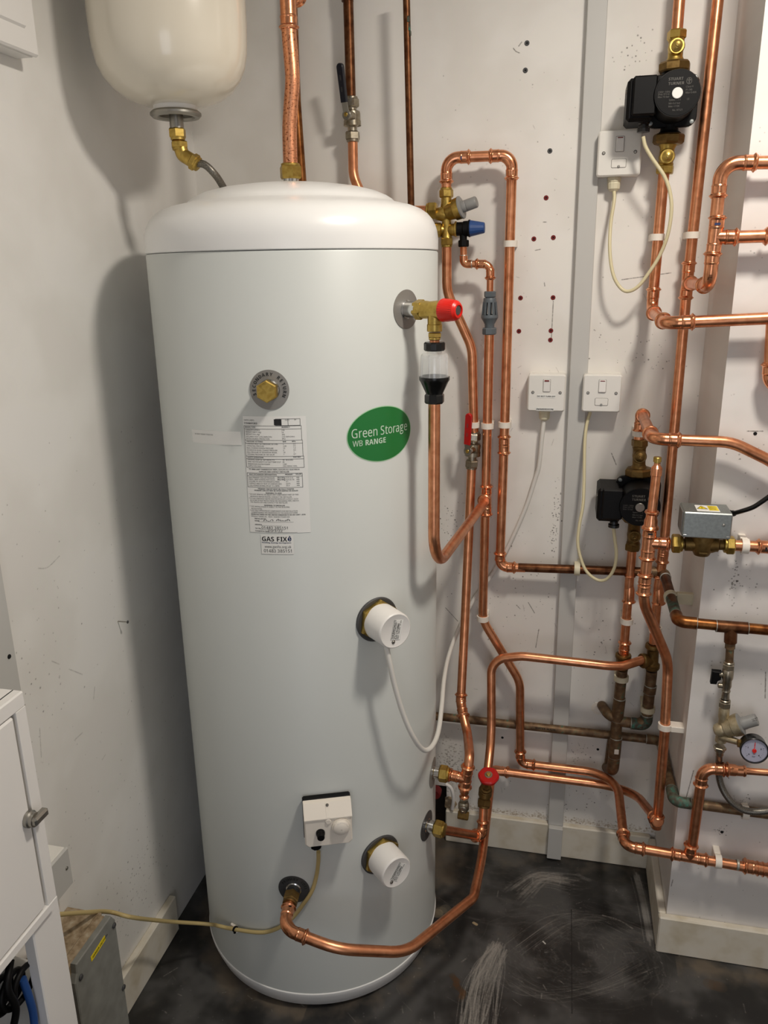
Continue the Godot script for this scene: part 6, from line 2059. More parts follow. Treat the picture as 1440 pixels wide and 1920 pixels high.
# everything on and in front of the boxed duct, upper right
func build_right_pipes() -> void:
	var zb := 0.05
	var zf := 0.322
	# upper pump circuit
	var a := thing("pump_pipe", "copper pipe coming down from the ceiling into the top pump", "pipe", Vector3(0.1777,2.0112,0.06))
	pipe(a, [Vector3(0.1767,2.1122,0.06), Vector3(0.1771,2.0112,0.06)], R22, 0.0, M.copper)
	var b := thing("pump_pipe", "copper pipe below the top pump, stepping forward and running right across the boxed duct", "pipe", Vector3(0.1722,1.4942,0.06))
	var p0: Vector3 = Vector3(0.1741,1.7753,0.06)
	var p1: Vector3 = Vector3(0.1723,1.4906,0.055)
	var p2: Vector3 = Vector3(0.1752,1.4761,0.322)
	var p3 := onward(p2, Vector3(0.4029,1.4874,0.326))
	p1 = Vector3(p1.x, p2.y + 0.008, p1.z)
	pipe(b, [p0, p1, p2, p3], R22, [0.024, 0.026], M.copper)
	elbow(b, p0, p1, p2, R22, 0.05, 0.026)
	elbow(b, p1, p2, p3, R22, 0.05, 0.028)
	clip(Vector3(0.1708,1.6367,0.058), UP, -OUT, R22, 0.058, "white pipe clip on the pipe below the top pump")
	# long vertical pipe down to the lower brass tee
	var c := thing("flow_pipe", "long copper pipe down the wall beside the boxed duct with a tee half way", "pipe", Vector3(0.2381,0.8414,0.05))
	var r0: Vector3 = Vector3(0.2501,2.1091,0.05)
	var r1: Vector3 = Vector3(0.241,1.5101,0.05)
	var r2: Vector3 = Vector3(0.2429,0.9167,0.05)
	var r3: Vector3 = Vector3(0.2385,0.8442,0.05)
	var r4: Vector3 = Vector3(0.239,0.6921,0.05)
	pipe(c, [r0, r1, r2, r3, r4], R22, 0.06, M.copper)
	sleeve(c, Vector3(0.2427,0.9475,0.05), Vector3(0.2417,0.9018,0.05), R22)
	reducer(c, Vector3(0.2427,0.7974,0.05), Vector3(0.2377,0.8689,0.05), R22, R22 - 0.003)
	var t0: Vector3 = Vector3(0.241,1.587,0.05)
	var t1: Vector3 = Vector3(0.2406,1.5079,0.05)
	var cor: Vector3 = Vector3(0.2447,1.5426,0.322)
	var foot := Vector3((t0.x + t1.x) / 2.0, cor.y, 0.05)
	tee(c, t0, t1, foot + OUT * 0.055, R22)
	clip(Vector3(0.2421,1.6396,0.05), UP, -OUT, R22, 0.05, "white pipe clip on the long pipe right of the cream flex loop")
	clip(Vector3(0.241,0.7295,0.05), UP, -OUT, R22, 0.05, "white pipe clip half hidden behind the bent copper pipe")
	# branch: forward, up past a tee, elbow to the right
	var d := thing("branch_pipe", "copper branch stepping forward from the long pipe to an elbow at the right edge", "pipe", cor)
	var u1: Vector3 = Vector3(0.2447,1.7497,0.322)
	var u2 := onward(u1, Vector3(0.3883,1.7452,0.322))
	pipe(d, [foot + OUT * 0.02, cor, u1, u2], R22, [0.026, 0.03], M.copper)
	elbow(d, foot, cor, u1, R22, 0.06, 0.03)
	elbow(d, cor, u1, u2, R22, 0.058, 0.034)
	tee(d, Vector3(0.2456,1.5936,0.322), Vector3(0.2472,1.6633,0.322), Vector3(0.2849,1.626,0.322), R22)
	dash(d, Vector3(0.2462,1.6484,0.335), RIGHT, 0.01, 0.004, M.ink_blue)
	pipe(d, [Vector3(0.2769,1.626,0.322), onward(Vector3(0.2769,1.626,0.322), Vector3(0.4035,1.6273,0.322))], R22, 0.0, M.copper, "branch")
	sleeve(d, Vector3(0.3273,1.6261,0.322), Vector3(0.3648,1.6264,0.322), R22)
	# pipe end at the right edge
	var e := thing("edge_pipe", "copper pipe dropping to an elbow at the right-hand edge of the picture", "pipe", Vector3(0.3691,1.3579,0.322))
	var k0: Vector3 = Vector3(0.3585,1.4873,0.322)
	var k1: Vector3 = Vector3(0.3665,1.3599,0.322)
	var k2 := onward(k1, Vector3(0.4381,1.3591,0.322))
	pipe(e, [k0, k1, k2], R22, 0.028, M.copper)
	elbow(e, k0, k1, k2, R22, 0.046, 0.03)
	# loop over the lower pump
	var f := thing("pump_pipe", "copper pipe rising from the lower pump, looping forward and running right", "pipe", Vector3(0.1682,1.2014,0.05))
	var m0: Vector3 = Vector3(0.1669,1.1964,0.05)
	var m2: Vector3 = Vector3(0.1688,1.2559,0.322)
	var m1: Vector3 = Vector3(0.1673,1.2604,0.05)
	m1 = Vector3(m1.x, m2.y + 0.006, m1.z)
	pipe(f, [m0, m1, m2, Vector3(0.3131,1.2541,0.322), Vector3(0.3811,1.2221,0.322), Vector3(0.4624,1.17,0.322), onward(Vector3(0.4624,1.17,0.322), Vector3(0.554,1.1721,0.322))], R22, [0.024, 0.026, 0.1, 0.1, 0.1], M.copper)
	elbow(f, m0, m1, m2, R22, 0.046, 0.026)
	elbow(f, m1, m2, Vector3(0.3131,1.2541,0.322), R22, 0.052, 0.028)
	clip(Vector3(0.1667,1.2137,0.05), UP, -OUT, R22, 0.05, "white pipe clip just above the lower pump's top valve")
	# motorised valve circuit
	var g := thing("valve_pipe", "copper pipe standing before the lower pump, air vent on top and long bend below", "pipe", Vector3(0.2506,0.3661,0.3))
	var w0: Vector3 = Vector3(0.1811,1.1899,0.322)
	var w1: Vector3 = Vector3(0.1777,1.0337,0.322)
	var w2: Vector3 = Vector3(0.1765,0.9129,0.322)
	var w3: Vector3 = Vector3(0.252,0.7329,0.2238)
	var w4: Vector3 = Vector3(0.256,0.5709,0.2444)
	var w5: Vector3 = Vector3(0.258,0.3144,0.2525)
	pipe(g, [w1, w2, w3, w4, w5], R22, [0.09, 0.09, 0.3], M.copper)
	pipe(g, [w0 - UP * 0.004, Vector3(0.1786,1.0939,0.322)], 0.0092, 0.0, M.copper, "thin_pipe")
	tee(g, Vector3(0.1782,1.077,0.322), Vector3(0.1776,1.0049,0.322), Vector3(0.2186,1.042,0.322), R22 + 0.001, R22)
	dash(g, Vector3(0.1781,1.0648,0.3365), RIGHT, 0.009, 0.004, M.ink)
	reducer(g, Vector3(0.1784,1.0736,0.322), Vector3(0.179,1.1096,0.322), R22 + 0.0005, 0.0092)
	sleeve(g, Vector3(0.1767,0.9757,0.322), Vector3(0.1762,0.9272,0.322), R22)
	var vt := Geo.new()
	lathe(vt, Vector3(0.181,1.1823,0.322), UP, [Vector2(0.0092, 0), Vector2(0.0108, 0.001), Vector2(0.0108, 0.016), Vector2(0.0062, 0.022), Vector2(0.0062, 0.026)], 24)
	part(g, "end_cap", vt, M.fitting)
	var av := Geo.new()
	lathe(av, Vector3(0.1807,1.2072,0.322), UP, [Vector2(0.0055, 0), Vector2(0.0055, 0.003), Vector2(0.0078, 0.0035), Vector2(0.0078, 0.012), Vector2(0.007, 0.013), Vector2(0, 0.013)], 20)
	part(g, "air_vent", av, M.brass, "little brass air vent")
	var lw := Geo.new()
	var wd := (w4 - w5).normalized()
	press(lw, fil([w5 + wd * 0.036, w5, w5 - OUT * 0.03], 0.02), R22)
	part(g, "elbow_fitting", lw, M.fitting)
	clip(w4 + (w3 - w4).normalized() * 0.01, UP, RIGHT, R22, 0.295 - w4.x, "white pipe clip holding the long bent pipe off the side of the boxed duct")
	build_motor_valve()
	var h := thing("valve_pipe", "short copper pipe leaving the motorised valve to the right", "pipe", Vector3(0.3624,1.0465,0.322))
	pipe(h, [Vector3(0.3289,1.0466,0.322), onward(Vector3(0.3289,1.0466,0.322), Vector3(0.4783,1.0472,0.322))], R22, 0.0, M.copper)
	sleeve(h, Vector3(0.38,1.0468,0.322), Vector3(0.4304,1.0469,0.322), R22)
	dash(h, Vector3(0.3958,1.0465,0.3352), UP, 0.008, 0.004, M.ink)
	clip(Vector3(0.359,1.0463,0.322), RIGHT, -OUT, R22, 0.039, "white pipe clip right of the motorised valve")
	# tarnished main along the wall, round the duct
	var o := thing("tarnished_pipe", "brown tarnished pipe from the arching pipe's foot along the wall and round the duct", "pipe", Vector3(0.0698,0.8732,0.042))
	var s0: Vector3 = Vector3(-0.095,0.8645,0.042)
	var s1 := Vector3(0.249, 0.877, 0.046)
	var s2 := Vector3(0.249, 0.874, 0.322)
	var s3 := onward(s2, Vector3(0.5013,0.8686,0.322))
	pipe(o, [s0, s1, s2 - OUT * 0.03], R22, 0.024, M.brown)
	pipe(o, [s2 + (s3 - s2).normalized() * 0.03, s3], R22, 0.0, M.gold)
	soldered(o, [s1 - RIGHT * 0.03, s1, s1 + OUT * 0.035], R22, 0.022, M.dark)
	soldered(o, [s2 - OUT * 0.034, s2, s2 + (s3 - s2).normalized() * 0.036], R22, 0.024, M.gold)
	var gg := Geo.new()
	tube(gg, [s2 - OUT * 0.135, s2 - OUT * 0.036], R22 + 0.0006, 24)
	part(o, "green_stained_length", gg, M.green, "length stained green with corrosion")
	var bt: Vector3 = Vector3(0.3517,0.8704,0.322)
	soldered(o, [Vector3(0.3235,0.8709,0.322), Vector3(0.3836,0.8709,0.322)], R22, 0.0, M.brown, "soldered_tee")
	var br := Geo.new()
	tube(br, [bt, Vector3(0.3542,0.8371,0.322)], R22 + 0.0016, 24)
	part(o, "tee_branch", br, M.brown)
	pipe(o, [Vector3(0.3538,0.8419,0.322), Vector3(0.3567,0.7875,0.322)], R15 + 0.0005, 0.0, M.dark, "branch_pipe")
	var rs := Geo.new()
	tube(rs, [Vector3(0.354,0.8383,0.322), Vector3(0.3546,0.8239,0.322)], R15 + 0.0025, 20)
	part(o, "reducing_socket", rs, M.dark)
	clip(s2 - OUT * 0.13 + UP * 0.0, OUT, RIGHT, R22, 0.295 - s2.x, "yellowed plastic pipe clip on the green-stained pipe beside the duct", true)
	clip(Vector3(0.0471,0.8695,0.042), RIGHT, -OUT, R22, 0.042, "yellowed plastic pipe clip on the brown pipe where it crosses the trunking", true)


func build_motor_valve() -> void:
	var o := thing("motorised_valve", "motorised valve, a grey steel box with a yellow warning label on a brass body", "valve", Vector3(0.2852,1.0235,0.322))
	var l0: Vector3 = Vector3(0.2195,1.0437,0.322)
	var l1: Vector3 = Vector3(0.3407,1.0468,0.322)
	var d := (l1 - l0).normalized()
	var len := l0.distance_to(l1)
	compression(o, l0 + d * 0.011, d, 0.0195, 0.017, M.brass, "compression_nut", 0.0)
	compression(o, l1 - d * 0.009, -d, 0.0185, 0.016, M.brass, "compression_nut", 0.0)
	var g := Geo.new()
	lathe(g, l0 + d * 0.018, d, [Vector2(0.0105, 0), Vector2(0.0105, 0.008), Vector2(0.0145, 0.01), Vector2(0.0145, len * 0.3), Vector2(0.017, len * 0.36), Vector2(0.017, len * 0.5), Vector2(0.0145, len * 0.56), Vector2(0.0145, len - 0.05), Vector2(0.0105, len - 0.047), Vector2(0.0105, len - 0.033)], 28)
	var m := l0 + d * len * 0.5
	lathe(g, m + UP * 0.024, -UP, [Vector2(0.022, 0), Vector2(0.022, 0.012), Vector2(0.0205, 0.034), Vector2(0.0165, 0.042), Vector2(0.0145, 0.046), Vector2(0, 0.0465)], 32)
	rbox(g, m - UP * 0.012 + OUT * 0.019, RIGHT, UP, OUT, Vector3(0.016, 0.005, 0.004), 0.001)
	part(o, "valve_body", g, M.brass_dull)
	var x0: Vector3 = Vector3(0.2337,1.0968,0.364)
	var x1: Vector3 = Vector3(0.3225,1.0991,0.364)
	var yt := Vector3(0.2764,1.1229,0.364).y
	var yb := Vector3(0.2814,1.0712,0.364).y
	var c := Vector3((x0.x + x1.x) / 2.0, (yt + yb) / 2.0, 0.33)
	var w := x1.x - x0.x
	var b := Geo.new()
	rbox(b, c, RIGHT, UP, OUT, Vector3(w, yt - yb, 0.068), 0.0022)
	var box := part(o, "actuator_cover", b, M.zinc)
	screw_head(box, Vector3(0.3076,1.0999,0.364), OUT, 0.0028, M.steel)
	var tabs := Geo.new()
	for s in [-1.0, 1.0]:
		rbox(tabs, Vector3(c.x + s * w * 0.44, yb + 0.0055, 0.3645), RIGHT, UP, OUT, Vector3(0.0055, 0.0014, 0.0012), 0.0003)
	part(box, "tabs", tabs, M.chrome)
	var ep := Geo.new()
	rbox(ep, Vector3(c.x - w / 2.0 - 0.0006, c.y + 0.002, 0.328), RIGHT, UP, OUT, Vector3(0.0012, (yt - yb) * 0.8, 0.05), 0.0)
	part(box, "end_plate", ep, M.plate)
	var dim := Geo.new()
	disc(dim, Vector3(c.x - w * 0.36, yt, 0.342), UP, 0.0022, 0.0008, 14, 0.0003)
	part(box, "dimple", dim, M.steel)
	var lb := Geo.new()
	var lc := Vector3(c.x + w * 0.02, yt + 0.0003, 0.333)
	rbox(lb, lc, RIGHT, UP, OUT, Vector3(0.042, 0.0004, 0.042), 0.0)
	var st := part(box, "warning_label", lb, M.paper, "white and yellow warning label")
	var yg := Geo.new()
	var pl := plane(lc + UP * 0.0002, RIGHT, -OUT, 0.0003)
	sheet(yg, 0.002, -0.014, 0.018, 0.032, pl, 1, 1)
	var tri_pts := [Vector2(-0.019, -0.006), Vector2(0.0, -0.006), Vector2(-0.0095, 0.014)]
	var first := yg.v.size()
	for p in tri_pts:
		var q: Array = pl.call(p.x, p.y)
		yg.vert(q[0], q[1])
	yg.tri(first, first + 1, first + 2)
	part(st, "yellow_print", yg, M.yellow)
	var ik := Geo.new()
	var p2 := plane(lc + UP * 0.0002, RIGHT, -OUT, 0.0005)
	stroke_line(ik, [tri_pts[0], tri_pts[1], tri_pts[2], tri_pts[0]], 0.0012, p2)
	stroke_line(ik, [Vector2(-0.009, 0.007), Vector2(-0.0105, 0.002), Vector2(-0.0085, 0.002), Vector2(-0.01, -0.003)], 0.001, p2)
	for r in [["DANGER", 0.011], ["230 V", 0.006], ["ISOLATE", 0.001], ["SUPPLY", -0.004], ["BEFORE", -0.009]]:
		letters(ik, r[0], 0.0026, true, 0.0035, r[1], p2, 0, 0.95)
	part(st, "lettering", ik, M.ink)
	# flex
	var f := Geo.new()
	var f0 := Vector3(c.x + w / 2.0 - 0.002, yt - 0.014, 0.31)
	lathe(f, f0, RIGHT, [Vector2(0, 0), Vector2(0.0065, 0), Vector2(0.0065, 0.003), Vector2(0.0055, 0.004), Vector2(0.0065, 0.005), Vector2(0.0065, 0.008), Vector2(0.005, 0.009), Vector2(0.006, 0.01), Vector2(0.006, 0.014), Vector2(0.004, 0.018)], 16)
	part(box, "cable_entry", f, M.black)
	cable("black_flex", "black flex curving up and right from the motorised valve", [f0 + RIGHT * 0.012, Vector3(0.3461,1.1192,0.325), Vector3(0.3623,1.1305,0.335), Vector3(0.3751,1.1433,0.34), Vector3(0.3927,1.1614,0.345), Vector3(0.4356,1.1905,0.345)], 0.0046, M.black_gloss)


# tarnished pipes and fittings low on the right
func build_drain_group() -> void:
	# nickel valve, pressure reducer and gauge
	var o := thing("filling_valve", "nickel filling valve set with a black tap hanging below the tarnished tee", "valve", Vector3(0.358,0.6942,0.322))
	compression(o, Vector3(0.3562,0.7826,0.322), UP, 0.0125, 0.0125, M.nickel)
	var g := Geo.new()
	var a0: Vector3 = Vector3(0.3563,0.7764,0.322)
	var a1: Vector3 = Vector3(0.3575,0.7043,0.322)
	var d := (a1 - a0).normalized()
	lathe(g, a0, d, [Vector2(0.0095, 0), Vector2(0.0115, 0.003), Vector2(0.0115, 0.02), Vector2(0.0095, 0.026), Vector2(0.0098, 0.04), Vector2(0.0078, 0.047), Vector2(0.0092, 0.051), Vector2(0.0075, 0.056), Vector2(0.0085, 0.068)], 24)
	for p in [[Vector3(0.3541,0.7626,0.322), 0.0052, 0.014], [Vector3(0.3557,0.7367,0.322), 0.0055, 0.015]]:
		lathe(g, p[0], -RIGHT, [Vector2(p[1], 0), Vector2(p[1], p[2]), Vector2(p[1] - 0.0015, p[2] + 0.001), Vector2(0, p[2] + 0.001)], 18)
	part(o, "body", g, M.nickel)
	compression(o, Vector3(0.358,0.6942,0.322), -d, 0.0128, 0.0135, M.nickel)
	var t := Geo.new()
	prism(t, PackedVector2Array([Vector2(-0.0095, -0.0145), Vector2(0.0025, -0.0145), Vector2(0.004, -0.007), Vector2(0.01, -0.003), Vector2(0.01, 0.015), Vector2(-0.0085, 0.0155)]), Vector3(0.3343,0.7538,0.314), RIGHT, UP, 0.012, 0.0015)
	part(o, "tap", t, M.black, "black plastic tap")
	var r := thing("pressure_reducer", "pale nickel pressure reducing valve with a grey cap above the gauge", "valve", Vector3(0.3589,0.5912,0.322))
	var body := Geo.new()
	lathe(body, Vector3(0.3583,0.6866,0.322), (Vector3(0.3588,0.5873,0.322) - Vector3(0.3583,0.6866,0.322)), [Vector2(0.009, 0), Vector2(0.0108, 0.004), Vector2(0.0108, 0.02), Vector2(0.009, 0.03), Vector2(0.0105, 0.06), Vector2(0.0115, 0.076), Vector2(0.0115, 0.082), Vector2(0, 0.082)], 24)
	var bx: Vector3 = Vector3(0.3508,0.6293,0.322)
	var bd := (Vector3(0.4263,0.6758,0.335) - bx).normalized()
	lathe(body, bx - bd * 0.008, bd, [Vector2(0, 0), Vector2(0.009, 0.001), Vector2(0.014, 0.005), Vector2(0.0155, 0.011), Vector2(0.0155, 0.02), Vector2(0.0145, 0.022), Vector2(0.0185, 0.0235), Vector2(0.0205, 0.038), Vector2(0.0198, 0.039), Vector2(0.022, 0.0395), Vector2(0.0235, 0.05), Vector2(0.0235, 0.056), Vector2(0, 0.056)], 36)
	lathe(body, Vector3(0.3566,0.6183,0.326), Vector3(0.3952,0.6217,0.35) - Vector3(0.3566,0.6183,0.326), [Vector2(0.0085, 0), Vector2(0.0075, 0.02), Vector2(0.0065, 0.036), Vector2(0, 0.036)], 20)
	part(r, "body", body, M.nickel_matt)
	var cp := Geo.new()
	lathe(cp, bx + bd * 0.047, bd, [Vector2(0, 0), Vector2(0.0225, 0), Vector2(0.0225, 0.003), Vector2(0.0135, 0.005), Vector2(0.0135, 0.012), Vector2(0.0128, 0.013), Vector2(0.0128, 0.034), Vector2(0.0115, 0.036), Vector2(0, 0.036)], 32)
	var cap := part(r, "adjuster_cap", cp, M.grey_plastic)
	var ct := Geo.new()
	var cpos: Vector3 = Vector3(0.4079,0.678,0.3485)
	letters(ct, "1-6 BAR", 0.0024, true, 0.0, 0.0005, plane(cpos, bd, OUT.cross(bd).normalized(), 0.0006), 0)
	letters(ct, "PN 16", 0.0024, true, 0.0, -0.004, plane(cpos, bd, OUT.cross(bd).normalized(), 0.0006), 0)
	part(cap, "lettering", ct, M.ink)
	compression(r, Vector3(0.3588,0.5886,0.322), -UP, 0.0132, 0.007, M.nickel, "outlet_collar")
	# gauge
	var gz := 0.388
	var gc: Vector3 = Vector3(0.4101,0.6304,0.388)
	var q := thing("pressure_gauge", "round black pressure gauge with a white dial and red pointer", "gauge", gc - UP * 0.03)
	var gd := (OUT + UP * 0.12 - RIGHT * 0.05).normalized()
	var gs := Geo.new()
	nut(gs, gc - gd * 0.02 - RIGHT * 0.024 + UP * 0.004, RIGHT, 0.0085, 0.012)
	part(q, "stem_nut", gs, M.brass_dull)
	var cs := Geo.new()
	lathe(cs, gc - gd * 0.03, gd, [Vector2(0, 0), Vector2(0.024, 0.001), Vector2(0.0262, 0.004), Vector2(0.0265, 0.027), Vector2(0.0275, 0.028), Vector2(0.0275, 0.031), Vector2(0.0262, 0.0325), Vector2(0.0248, 0.0315), Vector2(0.0248, 0.028), Vector2(0, 0.028)], 48)
	part(q, "case", cs, M.black_gloss)
	var df := Geo.new()
	lathe(df, gc - gd * 0.0022, gd, [Vector2(0, 0.0006), Vector2(0.0246, 0.0006), Vector2(0.0246, 0)], 48)
	var dial := part(q, "dial", df, M.dial, "pale bluish dial")
	var f := frame(gd)
	var pl := plane(gc - gd * 0.0015, f[0], f[1], 0.0003)
	var tk := Geo.new()
	for i in 21:
		var a := deg_to_rad(225.0 - i * 13.5)
		var e := Vector2(cos(a), sin(a))
		stroke_line(tk, [e * 0.0165, e * (0.0195 if i % 5 == 0 else 0.018)], 0.0006 if i % 5 == 0 else 0.0003, pl)
	for i in 5:
		var a := deg_to_rad(225.0 - i * 67.5)
		letters(tk, str(i * 1), 0.0034, true, cos(a) * 0.0132, sin(a) * 0.0132 - 0.0017, pl, 1)
	letters(tk, "bar", 0.003, false, 0.0, -0.0145, pl, 1)
	part(dial, "lettering", tk, M.ink)
	var rd := Geo.new()
	var ndl := plane(gc - gd * 0.0008, f[0], f[1], 0.0003)
	stroke_line(rd, [Vector2(0, -0.007), Vector2(0, 0.0175)], 0.0014, ndl)
	disc(rd, gc - gd * 0.001, gd, 0.0042, 0.002, 20, 0.0004)
	part(q, "pointer", rd, M.red)
	# filling hose
	var hg := Geo.new()
	tube(hg, curve([Vector3(0.3581,0.5885,0.322), Vector3(0.3632,0.5495,0.308), Vector3(0.3677,0.5124,0.3), Vector3(0.3771,0.4797,0.306), Vector3(0.3955,0.4554,0.316), Vector3(0.4203,0.4402,0.32), Vector3(0.4481,0.4405,0.322), Vector3(0.481,0.4524,0.322), Vector3(0.5285,0.4959,0.322), Vector3(0.5507,0.5648,0.322)]), 0.0072, 16)
	single("braided_hose", "steel braided hose curving down and right from the filling valve below the gauge", "hose", hg, M.braid)
	var fr := Geo.new()
	lathe(fr, Vector3(0.3588,0.5886,0.322), Vector3(0.3628,0.5521,0.312) - Vector3(0.3588,0.5886,0.322), [Vector2(0, 0), Vector2(0.0085, 0), Vector2(0.0085, 0.02), Vector2(0.0075, 0.021), Vector2(0, 0.021)], 20)
	part(r, "hose_ferrule", fr, M.nickel)
	# dark pipe along the wall behind, forward beside the duct, off to the right
	var p := thing("tarnished_pipe", "dark tarnished pipe low on the wall, turning forward by the duct and running off right", "pipe", Vector3(-0.041,0.4047,0.03))
	var s0: Vector3 = Vector3(-0.479,0.4116,0.028)
	var s1: Vector3 = Vector3(0.2882,0.41,0.028)
	var s2 := Vector3(0.282, 0.425, 0.299)
	s1 = Vector3(s2.x, s1.y, 0.028)
	var s3 := onward(s2, Vector3(0.5649,0.4208,0.299))
	pipe(p, [s0, s1, s2, s3], R22, [0.024, 0.026], M.dark)
	soldered(p, [s1 - RIGHT * 0.036, s1, s1 + OUT * 0.036], R22, 0.022, M.dark)
	soldered(p, [s2 - OUT * 0.045, s2, s2 + (s3 - s2).normalized() * 0.036], R22, 0.026, M.green)
	var mk := Geo.new()
	letters(mk, "WATER MAIN", 0.005, true, 0.0, 0.0, plane(Vector3(-0.0367,0.4127,0.0395), (s1 - s0).normalized(), OUT.cross((s1 - s0).normalized()), 0.0006), 0, 1.2)
	part(p, "lettering", mk, M.ink)
	clip(Vector3(0.432,0.4193,0.299), RIGHT, -OUT, R22, 0.016, "white pipe clip on the dark pipe behind the braided hose")
	# left of the pair below the lower pump
	var l := thing("pump_pipe", "pipe below the lower pump turning from bright copper to dark old pipe", "pipe", Vector3(0.1708,0.5462,0.05))
	var a: Vector3 = Vector3(0.1718,0.943,0.05)
	var b: Vector3 = Vector3(0.1712,0.8571,0.05)
	var c: Vector3 = Vector3(0.1709,0.6477,0.05)
	pipe(l, [a, b, c], R22 * 0.98, 0.06, M.copper)
	reducer(l, Vector3(0.1737,0.796,0.05), Vector3(0.1715,0.8668,0.05), R22, R22 - 0.003)
	sleeve(l, Vector3(0.1718,0.6916,0.05), Vector3(0.1715,0.6477,0.05), R22)
	var bn := Geo.new()
	var nd := (c - b).normalized()
	lathe(bn, Vector3(0.1709,0.6565,0.05), nd, [Vector2(0.0135, 0), Vector2(0.0185, 0.001), Vector2(0.0195, 0.004), Vector2(0.0195, 0.009), Vector2(0.0175, 0.012), Vector2(0.0165, 0.03), Vector2(0.0145, 0.041), Vector2(0, 0.041)], 32)
	part(l, "brass_union", bn, M.brass_dull)
	var dk := Geo.new()
	var e0: Vector3 = Vector3(0.1708,0.6122,0.05)
	var e1: Vector3 = Vector3(0.168,0.4725,0.05)
	var e2: Vector3 = Vector3(0.1665,0.3519,0.056)
	tube(dk, [e0, e1], 0.0135, 24)
	part(l, "old_pipe", dk, M.dark)
	soldered(l, [Vector3(0.1704,0.5325,0.05), Vector3(0.1677,0.4693,0.05)], 0.0135, 0.0, M.dark, "soldered_tee")
	soldered(l, [Vector3(0.169,0.4199,0.053), Vector3(0.1678,0.3649,0.056)], 0.0135, 0.0, M.dark, "soldered_socket")
	tube(dk, [e1, e2], 0.014, 24)
	l.get_node("old_pipe").mesh = dk.mesh()
	var bo := Geo.new()
	tube(bo, fil([Vector3(0.1679,0.3712,0.056), Vector3(0.1668,0.3263,0.056), Vector3(0.1584,0.2988,0.01), Vector3(0.1577,0.285,-0.02)], 0.022), 0.0152, 24)
	part(l, "bottom_elbow", bo, M.dark)
	var sc := Geo.new()
	tube(sc, [Vector3(0.1647,0.4076,0.014), Vector3(0.1594,0.3016,0.014)], 0.0125, 20)
	part(l, "back_leg", sc, M.dark)
	var wp := Geo.new()
	rbox(wp, Vector3(0.1712,0.3897,0.0715), RIGHT, UP, OUT, Vector3(0.011, 0.014, 0.002), 0.0009)
	part(l, "paint_splash", wp, M.clip)
	var cp2 := Geo.new()
	lathe(cp2, Vector3(0.1235,0.4689,0), OUT, [Vector2(0, -0.004), Vector2(0.021, -0.004), Vector2(0.0185, 0.0012), Vector2(0.011, 0.0022), Vector2(0, 0.001)], 9, true)
	part(l, "chipped_plaster", cp2, M.clip)
	soldered(l, [Vector3(0.1681,0.4709,0.05), Vector3(0.1454,0.4792,0.045), Vector3(0.1331,0.4817,0.012), Vector3(0.1301,0.4765,-0.01)], R22, 0.02, M.dark, "branch_elbow")
	clip(Vector3(0.1722,0.7463,0.05), UP, -OUT, R22, 0.05, "white pipe clip on the bright pipe below the lower pump")
	clip(Vector3(0.1704,0.5898,0.05), UP, -OUT, 0.0135, 0.05, "yellowed pipe clip under the left brass union", true)
	# right of the pair
	var r2 := thing("brass_tee", "dull brass tee taking the looped copper pipe at the lower right", "pipe fitting", Vector3(0.2416,0.6107,0.05))
	var tt := Geo.new()
	var u0: Vector3 = Vector3(0.2391,0.6907,0.05)
	var u1: Vector3 = Vector3(0.2412,0.6077,0.05)
	var ud := (u1 - u0).normalized()
	lathe(tt, u0, ud, [Vector2(0.012, 0), Vector2(0.0175, 0.001), Vector2(0.019, 0.004), Vector2(0.019, 0.01), Vector2(0.016, 0.013), Vector2(0.0145, 0.018), Vector2(0.0145, 0.05), Vector2(0.016, 0.053), Vector2(0.0185, 0.055), Vector2(0.0185, 0.064), Vector2(0.0165, 0.068), Vector2(0, 0.068)], 32)
	part(r2, "body", tt, M.brass_dull)
	var tb := Geo.new()
	var b0: Vector3 = Vector3(0.24,0.6472,0.05)
	var bd2 := (Vector3(0.2054,0.6501,0.071) - b0).normalized()
	lathe(tb, b0, bd2, [Vector2(0.0135, 0), Vector2(0.0135, 0.018), Vector2(0.0175, 0.02), Vector2(0.0185, 0.023), Vector2(0.0185, 0.029), Vector2(0.0165, 0.032), Vector2(0.011, 0.033)], 32)
	part(r2, "branch", tb, M.brass_dull)
	var k := thing("tarnished_pipe", "dark green-stained pipe below the brass tee, bending left to the old capped leg", "pipe", Vector3(0.2407,0.5087,0.05))
	var k0: Vector3 = Vector3(0.2412,0.6165,0.05)
	var k1: Vector3 = Vector3(0.239,0.4641,0.05)
	var k2: Vector3 = Vector3(0.1697,0.4665,0.05)
	pipe(k, [k0, k1, k2], 0.0135, 0.028, M.dark)
	soldered(k, [Vector3(0.2393,0.4933,0.05), k1, Vector3(0.2026,0.4643,0.05)], 0.0135, 0.026, M.green)
	soldered(k, [Vector3(0.2415,0.5766,0.05), Vector3(0.2403,0.5555,0.05)], 0.0135, 0.0, M.dark, "soldered_socket")
	clip(Vector3(0.2399,0.5101,0.05), UP, -OUT, 0.0135, 0.05, "yellowed pipe clip above the green-stained elbow", true)
	# odds and ends in the broken corner beside the cylinder
	var rc := Geo.new()
	lathe(rc, Vector3(-0.3026,0.1701,0.02), OUT, [Vector2(0, 0), Vector2(0.016, 0), Vector2(0.016, 0.02), Vector2(0.013, 0.024), Vector2(0, 0.024)], 20)
	single("pipe_stopper", "dull red stopper in the dark gap behind the cylinder's side boss", "stopper", rc, M.red_plug)
	var wh := Geo.new()
	tube(wh, curve([Vector3(-0.2754,0.1934,0.02), Vector3(-0.2595,0.1853,0.025), Vector3(-0.2531,0.1511,0.025), Vector3(-0.2565,0.1132,0.02)]), 0.005, 12)
	single("overflow_tube", "thin white tube curving out of the gap behind the drain cock", "tube", wh, M.white)
	var rb := Geo.new()
